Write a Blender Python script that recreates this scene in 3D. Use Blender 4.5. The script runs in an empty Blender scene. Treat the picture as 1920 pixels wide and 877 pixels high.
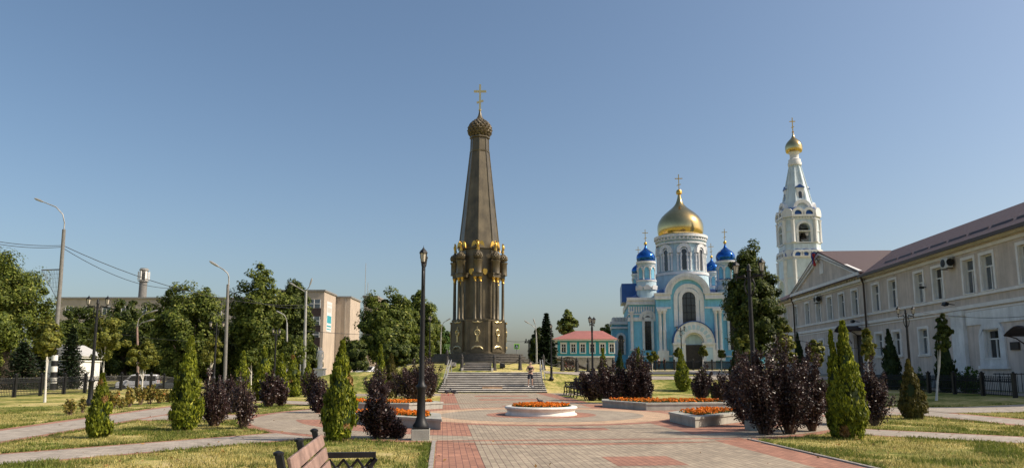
import bpy, bmesh, math, random
import numpy as np
from mathutils import Vector, Matrix, Euler

R = math.radians
scene = bpy.context.scene
col = scene.collection

# ------------------------------------------------------------------ camera, sky, sun, exposure
FOC, PITCH, PX, PY, EYE = 1350.0, R(8.1), 960.0, 498.0, 1.65
cam_d = bpy.data.cameras.new('camera')
cam = bpy.data.objects.new('camera', cam_d)
col.objects.link(cam)
cam.location = (0, 0, EYE)
cam.rotation_euler = (R(90) + PITCH, 0, 0)
cam_d.sensor_width = 36.0
cam_d.lens = 36.0 * FOC / 1920.0
cam_d.shift_y = (PY - 438.5) / 1920.0
cam_d.clip_start = 0.1
cam_d.clip_end = 8000.0
scene.camera = cam

SUN_EL, SUN_AZ = R(41), R(-8)          # azimuth measured from +X, negative towards the viewer
world = bpy.data.worlds.new('World')
scene.world = world
world.use_nodes = True
wn = world.node_tree
sky = wn.nodes.new('ShaderNodeTexSky')
sky.sky_type = 'NISHITA'
sky.sun_disc = False
sky.sun_elevation = SUN_EL
sky.sun_rotation = R(90) - SUN_AZ
sky.altitude = 100
sky.air_density = 0.97
sky.dust_density = 2.9
sky.ozone_density = 1.0
bg = wn.nodes['Background']
hs_sky = wn.nodes.new('ShaderNodeHueSaturation')
hs_sky.inputs['Hue'].default_value = 0.496
hs_sky.inputs['Saturation'].default_value = 1.07
wn.links.new(sky.outputs[0], hs_sky.inputs['Color'])
wn.links.new(hs_sky.outputs[0], bg.inputs[0])
bg.inputs[1].default_value = 0.100

sun_d = bpy.data.lights.new('sun', 'SUN')
sun_d.energy = 3.6
sun_d.angle = R(0.5)
sun_d.color = (1.0, 0.885, 0.73)
sun = bpy.data.objects.new('sun', sun_d)
col.objects.link(sun)
sdir = Vector((math.cos(SUN_EL) * math.cos(SUN_AZ), math.cos(SUN_EL) * math.sin(SUN_AZ), math.sin(SUN_EL)))
sun.rotation_euler = sdir.to_track_quat('Z', 'Y').to_euler()
sun.location = sdir * 300

scene.view_settings.view_transform = 'Standard'
scene.view_settings.look = 'None'
scene.view_settings.gamma = 1.0
scene.view_settings.exposure = 0.5
scene.view_settings.use_curve_mapping = False
scene.cycles.use_denoising = True
scene.cycles.max_bounces = 6
scene.cycles.diffuse_bounces = 3
scene.cycles.glossy_bounces = 3
scene.cycles.transmission_bounces = 3
scene.cycles.transparent_max_bounces = 4

# ------------------------------------------------------------------ where things stand
def smooth(v, a, b):
    t = min(1.0, max(0.0, (v - a) / (b - a)))
    return t * t * (3 - 2 * t)

MON = None
def ray(px, py):
    a, b = (px - PX) / FOC, (PY - py) / FOC
    return Vector((a, math.cos(PITCH) - b * math.sin(PITCH), math.sin(PITCH) + b * math.cos(PITCH)))

def W(px, py, Y):
    d = ray(px, py)
    k = Y / d.y
    return Vector((d.x * k, Y, EYE + d.z * k))

MONX, MONY = W(897, 663, 64).x, 64.0
def H(x, y):
    z = 0.3 * smooth(x, 18.5, 25) * smooth(y, 22, 38)
    c = smooth(x, -19, -13)
    z = max(z, c * ((1.0 + 0.3 * (1 - smooth(x, 5, 11))) * smooth(y, 49.6, 56)) + c * 0.5 * smooth(y, 62, 115))
    r = math.hypot(x - MONX, y - MONY)
    m = 1.34 * (1 - smooth(r, 11.5, 17)) * smooth(y, 49.6, 55)
    z = max(z, m) + 0.72 * (1 - smooth(r, 4.6, 9.6))
    z -= 0.95 * smooth(y, 58, 78) * (1 - smooth(x, -24, -14))
    return z

def G(px, py):
    d = ray(px, py)
    k, prev = 4.0, 4.0
    while k < 400:
        p = Vector((d.x * k, d.y * k, EYE + d.z * k))
        if p.z <= H(p.x, p.y):
            a, b = prev, k
            for _ in range(24):
                m = (a + b) / 2
                q = Vector((d.x * m, d.y * m, EYE + d.z * m))
                if q.z <= H(q.x, q.y): b = m
                else: a = m
            return Vector((d.x * b, d.y * b, H(d.x * b, d.y * b)))
        prev = k
        k += 0.25
    raise ValueError((px, py))

def A(px, Y):                       # the ground point at depth Y seen in column px
    x = W(px, 690, Y).x
    for _ in range(4):
        z = H(x, Y)
        dep = Y * math.cos(PITCH) + (z - EYE) * math.sin(PITCH)
        x = (px - PX) / FOC * dep
    return Vector((x, Y, H(x, Y)))

def ppm(Y):                         # pixels to metres at depth Y
    return Y / 1364.0

CX, CY, PLA = 1.03, 26.1, R(5.4)     # the square's centre and its axis
def ST(s, t):
    return (CX + s * math.cos(PLA) - t * math.sin(PLA), CY + s * math.sin(PLA) + t * math.cos(PLA))
def toST(x, y):
    dx, dy = x - CX, y - CY
    return (dx * math.cos(PLA) + dy * math.sin(PLA), -dx * math.sin(PLA) + dy * math.cos(PLA))

# ------------------------------------------------------------------ object helpers
def tag(o, label=None, cat=None, group=None, kind=None):
    if label: o['label'] = label
    if cat: o['category'] = cat
    if group: o['group'] = group
    if kind: o['kind'] = kind
    return o

def thing(name, label, cat, loc=(0, 0, 0), rz=0.0, group=None):
    o = bpy.data.objects.new(name, None)
    o.empty_display_size = 0.3
    col.objects.link(o)
    o.location = loc
    o.rotation_euler = (0, 0, rz)
    return tag(o, label, cat, group)

def copy_tree(o, parent=None):
    c = o.copy()
    col.objects.link(c)
    c.parent = parent
    for ch in list(o.children):
        copy_tree(ch, c)
    return c

class MB:
    def __init__(s):
        s.v, s.f = [], []
    def add(s, vs, fs):
        n = len(s.v)
        s.v.extend([tuple(p) for p in vs])
        s.f.extend([tuple(i + n for i in f) for f in fs])
        return s
    def box(s, c, d, rz=0.0, rx=0.0, ry=0.0):
        m = Euler((rx, ry, rz)).to_matrix()
        x, y, z = d[0] / 2, d[1] / 2, d[2] / 2
        vs = [Vector(c) + m @ Vector(p) for p in ((-x, -y, -z), (x, -y, -z), (x, y, -z), (-x, y, -z), (-x, -y, z), (x, -y, z), (x, y, z), (-x, y, z))]
        return s.add(vs, [(3, 2, 1, 0), (4, 5, 6, 7), (0, 1, 5, 4), (1, 2, 6, 5), (2, 3, 7, 6), (3, 0, 4, 7)])
    def b2(s, x0, x1, y0, y1, z0, z1):
        return s.box(((x0 + x1) / 2, (y0 + y1) / 2, (z0 + z1) / 2), (abs(x1 - x0), abs(y1 - y0), abs(z1 - z0)))
    def prism(s, poly, z0, z1, top=None):
        n = len(poly)
        tp = top or poly
        vs = [(p[0], p[1], z0) for p in poly] + [(p[0], p[1], z1) for p in tp]
        fs = [tuple(range(n - 1, -1, -1)), tuple(range(n, 2 * n))]
        fs += [(i, (i + 1) % n, n + (i + 1) % n, n + i) for i in range(n)]
        return s.add(vs, fs)
    def xz(s, poly, y0, y1):        # outline in the x-z plane, counter-clockwise seen from -y, thick from y0 to y1
        n = len(poly)
        vs = [(p[0], y0, p[1]) for p in poly] + [(p[0], y1, p[1]) for p in poly]
        fs = [tuple(range(n)), tuple(range(2 * n - 1, n - 1, -1))]
        fs += [((i + 1) % n, i, n + i, n + (i + 1) % n) for i in range(n)]
        return s.add(vs, fs)
    def ring(s, inner, outer, y0, y1):   # open band between two outlines of equal length in the x-z plane
        n = len(inner)
        vs = [(p[0], y0, p[1]) for p in outer] + [(p[0], y0, p[1]) for p in inner]
        vs += [(p[0], y1, p[1]) for p in outer] + [(p[0], y1, p[1]) for p in inner]
        fs = []
        for i in range(n - 1):
            j = i + 1
            fs += [(i, j, n + j, n + i), (2 * n + j, 2 * n + i, 3 * n + i, 3 * n + j), (j, i, 2 * n + i, 2 * n + j), (n + i, n + j, 3 * n + j, 3 * n + i)]
        fs += [(0, n, 3 * n, 2 * n), (2 * n - 1, n - 1, 3 * n - 1, 4 * n - 1)]
        return s.add(vs, fs)
    def lathe(s, prof, n=24, c=(0, 0), a0=0.0, cap=True):
        vs, fs = [], []
        for r, z in prof:
            for i in range(n):
                t = a0 + 2 * math.pi * i / n
                vs.append((c[0] + r * math.cos(t), c[1] + r * math.sin(t), z))
        for k in range(len(prof) - 1):
            for i in range(n):
                j = (i + 1) % n
                fs.append((k * n + i, k * n + j, (k + 1) * n + j, (k + 1) * n + i))
        if cap:
            fs.append(tuple(range(n - 1, -1, -1)))
            m = (len(prof) - 1) * n
            fs.append(tuple(range(m, m + n)))
        return s.add(vs, fs)
    def tube(s, pts, rad, n=8):
        pts = [Vector(p) for p in pts]
        if not isinstance(rad, (list, tuple)): rad = [rad] * len(pts)
        vs, fs = [], []
        for k, p in enumerate(pts):
            d = (pts[min(k + 1, len(pts) - 1)] - pts[max(k - 1, 0)]).normalized()
            u = d.cross(Vector((0, 0, 1)) if abs(d.z) < 0.9 else Vector((0, 1, 0))).normalized()
            w = d.cross(u)
            for i in range(n):
                t = 2 * math.pi * i / n
                vs.append(p + (u * math.cos(t) + w * math.sin(t)) * rad[k])
        for k in range(len(pts) - 1):
            for i in range(n):
                j = (i + 1) % n
                fs.append((k * n + i, (k + 1) * n + i, (k + 1) * n + j, k * n + j))
        fs.append(tuple(range(n)))
        m = (len(pts) - 1) * n
        fs.append(tuple(range(m + n - 1, m - 1, -1)))
        return s.add(vs, fs)
    def build(s, name, m, parent=None, angle=38, bevel=0.0, loc=None, rz=None):
        me = bpy.data.meshes.new(name)
        me.from_pydata(s.v, [], s.f)
        bm = bmesh.new()
        bm.from_mesh(me)
        bmesh.ops.recalc_face_normals(bm, faces=bm.faces)
        bm.to_mesh(me)
        bm.free()
        me.polygons.foreach_set('use_smooth', [True] * len(me.polygons))
        me.set_sharp_from_angle(angle=R(angle))
        me.materials.append(m)
        o = bpy.data.objects.new(name, me)
        col.objects.link(o)
        if parent: o.parent = parent
        if loc is not None: o.location = loc
        if rz is not None: o.rotation_euler = (0, 0, rz)
        if bevel:
            b = o.modifiers.new('bevel', 'BEVEL')
            b.width = bevel
            b.segments = 2
            b.limit_method = 'ANGLE'
        return o

def build_each(mb, name, m, parent=None, **k):   # every loose piece becomes a part of its own
    par = list(range(len(mb.v)))
    def find(i):
        while par[i] != i:
            par[i] = par[par[i]]; i = par[i]
        return i
    for f in mb.f:
        a = find(f[0])
        for i in f[1:]: par[find(i)] = a
    groups = {}
    for f in mb.f: groups.setdefault(find(f[0]), []).append(f)
    out = []
    for fs in groups.values():
        ids = sorted({i for f in fs for i in f})
        mp = {v: j for j, v in enumerate(ids)}
        q = MB().add([mb.v[i] for i in ids], [tuple(mp[i] for i in f) for f in fs])
        out.append(q.build(name, m, parent, **k))
    return out

def arch(w, z0, zs, n=14, cx=0.0, k=1.0):   # arched outline, counter-clockwise from -y: bottom left, bottom right, round the top
    r = w / 2
    return [(cx - r, z0), (cx + r, z0)] + [(cx + r * math.cos(math.pi * i / n), zs + k * r * math.sin(math.pi * i / n)) for i in range(n + 1)]
def arch_open(w, z0, zs, n=14, cx=0.0, k=1.0):
    r = w / 2
    return [(cx + r, z0)] + [(cx + r * math.cos(math.pi * i / n), zs + k * r * math.sin(math.pi * i / n)) for i in range(n + 1)] + [(cx - r, z0)]
def ngon(r, n, a0=0.0, c=(0, 0)):
    return [(c[0] + r * math.cos(a0 + 2 * math.pi * i / n), c[1] + r * math.sin(a0 + 2 * math.pi * i / n)) for i in range(n)]

# ------------------------------------------------------------------ materials
def nodes_of(name):
    m = bpy.data.materials.new(name)
    m.use_nodes = True
    return m, m.node_tree, m.node_tree.nodes['Principled BSDF']

def mat(name, c, rough=0.6, metal=0.0, var=0.15, scale=3.0, bump=0.0, bscale=None, spec=None, c2=None, streak=0.0):
    m, t, b = nodes_of(name)
    L = t.links.new
    b.inputs['Roughness'].default_value = rough
    b.inputs['Metallic'].default_value = metal
    if spec is not None: b.inputs['Specular IOR Level'].default_value = spec
    tc = t.nodes.new('ShaderNodeTexCoord')
    n = t.nodes.new('ShaderNodeTexNoise')
    n.inputs['Scale'].default_value = scale
    n.inputs['Detail'].default_value = 6
    n.inputs['Roughness'].default_value = 0.65
    L(tc.outputs['Object'], n.inputs['Vector'])
    r = t.nodes.new('ShaderNodeValToRGB')
    lo = c2 or [x * (1 - var) for x in c]
    hi = c if c2 else [min(1, x * (1 + var)) for x in c]
    r.color_ramp.elements[0].position, r.color_ramp.elements[1].position = 0.32, 0.68
    r.color_ramp.elements[0].color = (*lo, 1)
    r.color_ramp.elements[1].color = (*hi, 1)
    L(n.outputs['Fac'], r.inputs[0])
    L(r.outputs[0], b.inputs['Base Color'])
    if streak:                        # rain streaks and patches of old plaster
        mp = t.nodes.new('ShaderNodeMapping')
        mp.inputs['Scale'].default_value = (2.2, 2.2, 0.22)
        L(tc.outputs['Object'], mp.inputs[0])
        n3 = t.nodes.new('ShaderNodeTexNoise')
        n3.inputs['Scale'].default_value = 0.9
        n3.inputs['Detail'].default_value = 8
        n3.inputs['Roughness'].default_value = 0.7
        L(mp.outputs[0], n3.inputs['Vector'])
        m3 = t.nodes.new('ShaderNodeMapRange')
        m3.inputs[1].default_value, m3.inputs[2].default_value = 0.32, 0.58
        m3.inputs[3].default_value, m3.inputs[4].default_value = 1.0 - streak, 1.03
        L(n3.outputs['Fac'], m3.inputs[0])
        h3 = t.nodes.new('ShaderNodeHueSaturation')
        L(m3.outputs[0], h3.inputs['Value'])
        L(r.outputs[0], h3.inputs['Color'])
        L(h3.outputs[0], b.inputs['Base Color'])
    if bump:
        n2 = t.nodes.new('ShaderNodeTexNoise')
        n2.inputs['Scale'].default_value = bscale or scale * 8
        n2.inputs['Detail'].default_value = 5
        L(tc.outputs['Object'], n2.inputs['Vector'])
        bp = t.nodes.new('ShaderNodeBump')
        bp.inputs['Strength'].default_value = bump
        bp.inputs['Distance'].default_value = 0.03
        L(n2.outputs['Fac'], bp.inputs['Height'])
        L(bp.outputs[0], b.inputs['Normal'])
    return m

def leaf_mat(name, ca, cb, trans=0.35, rough=0.55, spec=0.25, cc=None):
    m, t, b = nodes_of(name)
    L = t.links.new
    g = t.nodes.new('ShaderNodeNewGeometry')
    r = t.nodes.new('ShaderNodeValToRGB')
    r.color_ramp.elements[0].color = (*ca, 1)
    r.color_ramp.elements[1].color = (*cb, 1)
    if cc:
        e = r.color_ramp.elements.new(0.93)
        e.color = (*cb, 1)
        r.color_ramp.elements[-1].color = (*cc, 1)
    L(g.outputs['Random Per Island'], r.inputs[0])
    tc = t.nodes.new('ShaderNodeTexCoord')
    n = t.nodes.new('ShaderNodeTexNoise')
    n.inputs['Scale'].default_value = 1.3
    n.inputs['Detail'].default_value = 3
    L(tc.outputs['Object'], n.inputs['Vector'])
    mr = t.nodes.new('ShaderNodeMapRange')
    mr.inputs[1].default_value, mr.inputs[2].default_value = 0.3, 0.7
    mr.inputs[3].default_value, mr.inputs[4].default_value = 0.72, 1.25
    L(n.outputs['Fac'], mr.inputs[0])
    hs = t.nodes.new('ShaderNodeHueSaturation')
    L(mr.outputs[0], hs.inputs['Value'])
    L(r.outputs[0], hs.inputs['Color'])
    L(hs.outputs[0], b.inputs['Base Color'])
    b.inputs['Roughness'].default_value = rough
    b.inputs['Specular IOR Level'].default_value = spec
    tr = t.nodes.new('ShaderNodeBsdfTranslucent')
    L(hs.outputs[0], tr.inputs['Color'])
    mx = t.nodes.new('ShaderNodeMixShader')
    mx.inputs[0].default_value = trans
    L(b.outputs[0], mx.inputs[1])
    L(tr.outputs[0], mx.inputs[2])
    L(mx.outputs[0], t.nodes['Material Output'].inputs['Surface'])
    return m

def paver_mat(name, c, mortar, bw=0.24, bh=0.12, rot=0.0, var=0.15, squash=None):
    m, t, b = nodes_of(name)
    L = t.links.new
    tc = t.nodes.new('ShaderNodeTexCoord')
    mp = t.nodes.new('ShaderNodeMapping')
    mp.inputs['Rotation'].default_value = (0, 0, rot)
    L(tc.outputs['Object'], mp.inputs[0])
    br = t.nodes.new('ShaderNodeTexBrick')
    br.inputs['Scale'].default_value = 1.0
    br.inputs['Brick Width'].default_value = bw
    br.inputs['Row Height'].default_value = bh
    br.inputs['Mortar Size'].default_value = 0.007
    br.inputs['Mortar Smooth'].default_value = 0.3
    br.inputs['Color1'].default_value = (*[x * (1 - var) for x in c], 1)
    br.inputs['Color2'].default_value = (*[x * (1 + var) for x in c], 1)
    br.inputs['Mortar'].default_value = (*mortar, 1)
    L(mp.outputs[0], br.inputs['Vector'])
    n = t.nodes.new('ShaderNodeTexNoise')
    n.inputs['Scale'].default_value = 0.55
    n.inputs['Detail'].default_value = 7
    n.inputs['Roughness'].default_value = 0.7
    L(tc.outputs['Object'], n.inputs['Vector'])
    mr = t.nodes.new('ShaderNodeMapRange')
    mr.inputs[1].default_value, mr.inputs[2].default_value = 0.3, 0.7
    mr.inputs[3].default_value, mr.inputs[4].default_value = 0.8, 1.15
    L(n.outputs['Fac'], mr.inputs[0])
    n2 = t.nodes.new('ShaderNodeTexNoise')
    n2.inputs['Scale'].default_value = 2.7
    n2.inputs['Detail'].default_value = 8
    n2.inputs['Roughness'].default_value = 0.75
    L(tc.outputs['Object'], n2.inputs['Vector'])
    m2 = t.nodes.new('ShaderNodeMapRange')
    m2.inputs[1].default_value, m2.inputs[2].default_value = 0.36, 0.6
    m2.inputs[3].default_value, m2.inputs[4].default_value = 0.76, 1.06
    L(n2.outputs['Fac'], m2.inputs[0])
    mm = t.nodes.new('ShaderNodeMath'); mm.operation = 'MULTIPLY'
    L(mr.outputs[0], mm.inputs[0]); L(m2.outputs[0], mm.inputs[1])
    hs = t.nodes.new('ShaderNodeHueSaturation')
    L(mm.outputs[0], hs.inputs['Value'])
    L(br.outputs['Color'], hs.inputs['Color'])
    L(hs.outputs[0], b.inputs['Base Color'])
    b.inputs['Roughness'].default_value = 0.85
    bp = t.nodes.new('ShaderNodeBump')
    bp.inputs['Strength'].default_value = 0.5
    bp.inputs['Distance'].default_value = 0.01
    inv = t.nodes.new('ShaderNodeMath')
    inv.operation = 'SUBTRACT'
    inv.inputs[0].default_value = 1.0
    L(br.outputs['Fac'], inv.inputs[1])
    L(inv.outputs[0], bp.inputs['Height'])
    L(bp.outputs[0], b.inputs['Normal'])
    return m

def grass_mat(name):
    m, t, b = nodes_of(name)
    L = t.links.new
    tc = t.nodes.new('ShaderNodeTexCoord')
    def noise(sc, det=6, ro=0.65):
        n = t.nodes.new('ShaderNodeTexNoise')
        n.inputs['Scale'].default_value = sc
        n.inputs['Detail'].default_value = det
        n.inputs['Roughness'].default_value = ro
        L(tc.outputs['Object'], n.inputs['Vector'])
        return n
    a, c, d = noise(0.28), noise(2.6), noise(22, 4, 0.7)
    ad = t.nodes.new('ShaderNodeMath'); ad.operation = 'MULTIPLY_ADD'
    ad.inputs[1].default_value = 0.55
    L(c.outputs['Fac'], ad.inputs[0]); L(a.outputs['Fac'], ad.inputs[2])
    r = t.nodes.new('ShaderNodeValToRGB')
    e = r.color_ramp.elements
    e[0].position, e[0].color = 0.58, (0.075, 0.12, 0.016, 1)
    e[1].position, e[1].color = 0.98, (0.64, 0.50, 0.25, 1)
    x = e.new(0.71); x.color = (0.20, 0.215, 0.05, 1)
    x = e.new(0.83); x.color = (0.49, 0.415, 0.145, 1)
    L(ad.outputs[0], r.inputs[0])
    mr = t.nodes.new('ShaderNodeMapRange')
    mr.inputs[1].default_value, mr.inputs[2].default_value = 0.3, 0.7
    mr.inputs[3].default_value, mr.inputs[4].default_value = 0.6, 1.35
    L(d.outputs['Fac'], mr.inputs[0])
    hs = t.nodes.new('ShaderNodeHueSaturation')
    L(mr.outputs[0], hs.inputs['Value']); L(r.outputs[0], hs.inputs['Color'])
    L(hs.outputs[0], b.inputs['Base Color'])
    b.inputs['Roughness'].default_value = 0.9
    b.inputs['Specular IOR Level'].default_value = 0.1
    bp = t.nodes.new('ShaderNodeBump')
    bp.inputs['Strength'].default_value = 0.9
    bp.inputs['Distance'].default_value = 0.06
    L(d.outputs['Fac'], bp.inputs['Height']); L(bp.outputs[0], b.inputs['Normal'])
    return m

def tile_mat(name, c, sx, sy):       # pressed metal roof tiles: courses across the slope
    m, t, b = nodes_of(name)
    L = t.links.new
    tc = t.nodes.new('ShaderNodeTexCoord')
    w1 = t.nodes.new('ShaderNodeTexWave'); w1.wave_type = 'BANDS'; w1.bands_direction = 'X'
    w1.inputs['Scale'].default_value = sx
    w2 = t.nodes.new('ShaderNodeTexWave'); w2.wave_type = 'BANDS'; w2.bands_direction = 'Y'; w2.wave_profile = 'SAW'
    w2.inputs['Scale'].default_value = sy
    L(tc.outputs['Object'], w1.inputs['Vector']); L(tc.outputs['Object'], w2.inputs['Vector'])
    mu = t.nodes.new('ShaderNodeMath'); mu.operation = 'MULTIPLY_ADD'; mu.inputs[1].default_value = 0.5
    L(w1.outputs['Fac'], mu.inputs[0]); L(w2.outputs['Fac'], mu.inputs[2])
    r = t.nodes.new('ShaderNodeValToRGB')
    r.color_ramp.elements[0].color = (*[x * 0.55 for x in c], 1)
    r.color_ramp.elements[1].color = (*[x * 1.15 for x in c], 1)
    r.color_ramp.elements[1].position = 0.7
    L(mu.outputs[0], r.inputs[0]); L(r.outputs[0], b.inputs['Base Color'])
    bp = t.nodes.new('ShaderNodeBump'); bp.inputs['Strength'].default_value = 0.7; bp.inputs['Distance'].default_value = 0.06
    L(mu.outputs[0], bp.inputs['Height']); L(bp.outputs[0], b.inputs['Normal'])
    b.inputs['Roughness'].default_value = 0.55
    return m

M = {}
M['grass'] = grass_mat('lawn_grass')
M['grey_paver'] = paver_mat('grey_paver', (0.36, 0.295, 0.21), (0.16, 0.10, 0.085), rot=R(90))
M['ring_paver'] = paver_mat('ring_paver', (0.365, 0.305, 0.225), (0.17, 0.115, 0.095))
M['red_paver'] = paver_mat('red_paver', (0.375, 0.18, 0.115), (0.16, 0.075, 0.06), rot=R(90))
M['tan_paver'] = paver_mat('tan_paver', (0.56, 0.38, 0.24), (0.3, 0.2, 0.13))
M['path_paver'] = paver_mat('path_paver', (0.40, 0.345, 0.28), (0.2, 0.16, 0.13))
M['asphalt'] = mat('asphalt', (0.07, 0.07, 0.07), 0.9, var=0.25, scale=1.5, bump=0.3, bscale=60)
M['kerb'] = mat('kerb_stone', (0.30, 0.27, 0.24), 0.85, var=0.25, scale=6, bump=0.2)
M['bronze'] = mat('bronze', (0.125, 0.099, 0.058), 0.38, 0.3, var=0.35, scale=0.9, bump=0.08, bscale=30, streak=0.35)
M['gold'] = mat('gilding', (0.62, 0.38, 0.08), 0.36, 0.85, var=0.12, scale=6)
M['cross_gold'] = mat('pale_gilding', (0.62, 0.50, 0.26), 0.35, 0.8, var=0.1, scale=5)
M['dome_gold'] = mat('dome_gold', (0.58, 0.43, 0.19), 0.16, 1.0, var=0.10, scale=1.5, bump=0.03, bscale=5)
M['dome_blue'] = mat('dome_blue', (0.010, 0.095, 0.36), 0.14, 0.7, var=0.3, scale=2.5, bump=0.12, bscale=9)
M['granite_dark'] = mat('dark_granite', (0.085, 0.075, 0.062), 0.55, var=0.35, scale=3, bump=0.05)
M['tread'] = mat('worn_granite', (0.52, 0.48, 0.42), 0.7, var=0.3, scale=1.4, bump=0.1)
M['riser'] = mat('riser_granite_shade', (0.045, 0.04, 0.036), 0.7, var=0.35, scale=1.4)  # shade under the tread nosings is put into this dark stone colour
M['planter'] = mat('planter_concrete', (0.37, 0.36, 0.31), 0.8, var=0.2, scale=2.2, bump=0.2, bscale=40, streak=0.25)
M['planter_white'] = mat('planter_white', (0.72, 0.68, 0.61), 0.75, var=0.12, scale=2.5, bump=0.15, bscale=30, streak=0.18)
M['soil'] = mat('soil', (0.06, 0.042, 0.028), 0.95, var=0.3, scale=12, bump=0.6)
M['iron'] = mat('black_iron', (0.012, 0.012, 0.013), 0.5, 0.0, var=0.4, scale=9, spec=0.35)
M['lantern_glass'] = mat('lantern_glass', (0.52, 0.47, 0.38), 0.25, 0.0, var=0.12, scale=6)
M['galv'] = mat('galvanised', (0.36, 0.35, 0.33), 0.55, 0.35, var=0.2, scale=3)
M['concrete_pole'] = mat('concrete_pole', (0.18, 0.172, 0.16), 0.85, var=0.2, scale=5, bump=0.2)
M['white'] = mat('white_paint', (0.74, 0.72, 0.68), 0.6, var=0.08, scale=3)
M['trim'] = mat('white_trim', (0.65, 0.65, 0.65), 0.7, var=0.1, scale=1.6, bump=0.05, streak=0.16)
M['church_blue'] = mat('church_blue', (0.18, 0.47, 0.64), 0.75, var=0.12, scale=0.7, bump=0.06, streak=0.2)
M['church_pale'] = mat('church_pale', (0.42, 0.56, 0.63), 0.75, var=0.1, scale=0.7, streak=0.2)
M['tower_pale'] = mat('tower_pale', (0.56, 0.645, 0.69), 0.75, var=0.12, scale=0.6, streak=0.2)
M['roof_blue'] = mat('roof_blue', (0.016, 0.075, 0.26), 0.35, 0.3, var=0.2, scale=1.5)
M['glass'] = mat('dark_glass', (0.018, 0.02, 0.024), 0.08, 0.0, var=0.5, scale=0.7, spec=0.7)
M['window_grey'] = mat('window_glass', (0.075, 0.09, 0.105), 0.06, 0.0, var=0.6, scale=0.8, spec=0.9)  # blue-grey of reflected sky is put into the glass colour
M['window_light'] = mat('curtained_glass', (0.22, 0.23, 0.235), 0.1, 0.0, var=0.3, scale=1.1, spec=0.9)
M['door_dark'] = mat('door_dark', (0.03, 0.024, 0.02), 0.6, var=0.4, scale=3)
M['school_wall'] = mat('school_wall', (0.57, 0.485, 0.42), 0.85, var=0.15, scale=0.7, bump=0.08, bscale=20, streak=0.22)
M['school_low'] = mat('school_ground_floor', (0.62, 0.535, 0.48), 0.85, var=0.12, scale=0.6, bump=0.1, bscale=16, streak=0.28)
M['school_trim'] = mat('school_trim', (0.76, 0.73, 0.70), 0.8, var=0.1, scale=1.2)
M['school_white'] = mat('school_whitewash', (0.74, 0.74, 0.74), 0.8, var=0.14, scale=1.1, streak=0.2)
M['plinth_grey'] = mat('plinth_grey', (0.27, 0.30, 0.33), 0.85, var=0.15, scale=1.0)
M['roof_brown'] = tile_mat('roof_brown', (0.075, 0.037, 0.031), 7.0, 1.0)
M['pipe'] = mat('brown_pipe', (0.045, 0.026, 0.021), 0.5, var=0.2, scale=4)
M['teal'] = mat('teal_plaster', (0.04, 0.36, 0.45), 0.8, var=0.12, scale=0.8)
M['red_roof'] = mat('red_roof', (0.37, 0.135, 0.105), 0.65, var=0.12, scale=1.2)
M['grey_wall'] = mat('grey_wall', (0.22, 0.21, 0.2), 0.85, var=0.15, scale=0.6)
M['beige'] = mat('beige_block', (0.47, 0.385, 0.31), 0.85, var=0.12, scale=0.3, bump=0.05, streak=0.2)
M['grey_brick'] = mat('grey_brick', (0.40, 0.345, 0.29), 0.85, var=0.15, scale=0.5)
M['wood'] = mat('pink_wood', (0.27, 0.175, 0.14), 0.7, var=0.36, scale=5, bump=0.25, bscale=26)
M['bark'] = mat('bark', (0.085, 0.062, 0.045), 0.9, var=0.3, scale=8, bump=0.5)
M['white_bark'] = mat('whitewashed_bark', (0.62, 0.58, 0.52), 0.85, var=0.15, scale=6)
M['stem'] = mat('shrub_stem', (0.15, 0.10, 0.07), 0.85, var=0.3, scale=9)
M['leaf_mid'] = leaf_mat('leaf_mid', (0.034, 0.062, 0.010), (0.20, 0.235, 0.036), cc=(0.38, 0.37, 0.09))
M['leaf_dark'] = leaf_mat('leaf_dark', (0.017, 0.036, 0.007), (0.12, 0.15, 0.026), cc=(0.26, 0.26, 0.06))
M['leaf_yellow'] = leaf_mat('leaf_yellow', (0.065, 0.085, 0.013), (0.27, 0.27, 0.045), cc=(0.46, 0.40, 0.09))
M['leaf_green'] = leaf_mat('leaf_green', (0.035, 0.085, 0.012), (0.10, 0.18, 0.03))
M['needle'] = leaf_mat('needle', (0.010, 0.022, 0.010), (0.030, 0.048, 0.018), trans=0.15)
M['thuja'] = leaf_mat('thuja_leaf', (0.030, 0.056, 0.006), (0.29, 0.32, 0.022), trans=0.35, cc=(0.55, 0.52, 0.07))
M['thuja_dark'] = leaf_mat('thuja_dark', (0.012, 0.028, 0.007), (0.045, 0.068, 0.014), trans=0.2)
M['thuja_brown'] = leaf_mat('thuja_brown', (0.045, 0.05, 0.010), (0.16, 0.13, 0.03), trans=0.25)
M['purple'] = leaf_mat('purple_leaf', (0.012, 0.006, 0.006), (0.062, 0.029, 0.026), trans=0.18, rough=0.42, spec=0.5, cc=(0.27, 0.19, 0.155))  # pale last colour paints glints onto a few random leaves
M['rose_leaf'] = leaf_mat('rose_leaf', (0.10, 0.12, 0.02), (0.36, 0.26, 0.06), cc=(0.5, 0.16, 0.06))
M['marigold'] = leaf_mat('marigold', (0.62, 0.13, 0.005), (0.85, 0.28, 0.015), trans=0.2)
M['marigold_leaf'] = leaf_mat('marigold_leaf', (0.04, 0.07, 0.015), (0.10, 0.13, 0.03))
M['blade'] = leaf_mat('grass_blade', (0.17, 0.185, 0.042), (0.62, 0.51, 0.19), trans=0.4, cc=(0.62, 0.48, 0.2))
M['blade_green'] = leaf_mat('green_blade', (0.085, 0.13, 0.02), (0.24, 0.26, 0.05), trans=0.35)
M['dry_leaf'] = leaf_mat('dry_leaf', (0.16, 0.08, 0.03), (0.42, 0.24, 0.08), trans=0.15)
M['wire'] = mat('black_cable', (0.03, 0.03, 0.032), 0.6)
M['van_white'] = mat('white_car_paint', (0.72, 0.72, 0.72), 0.25, var=0.03, spec=0.6)
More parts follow.
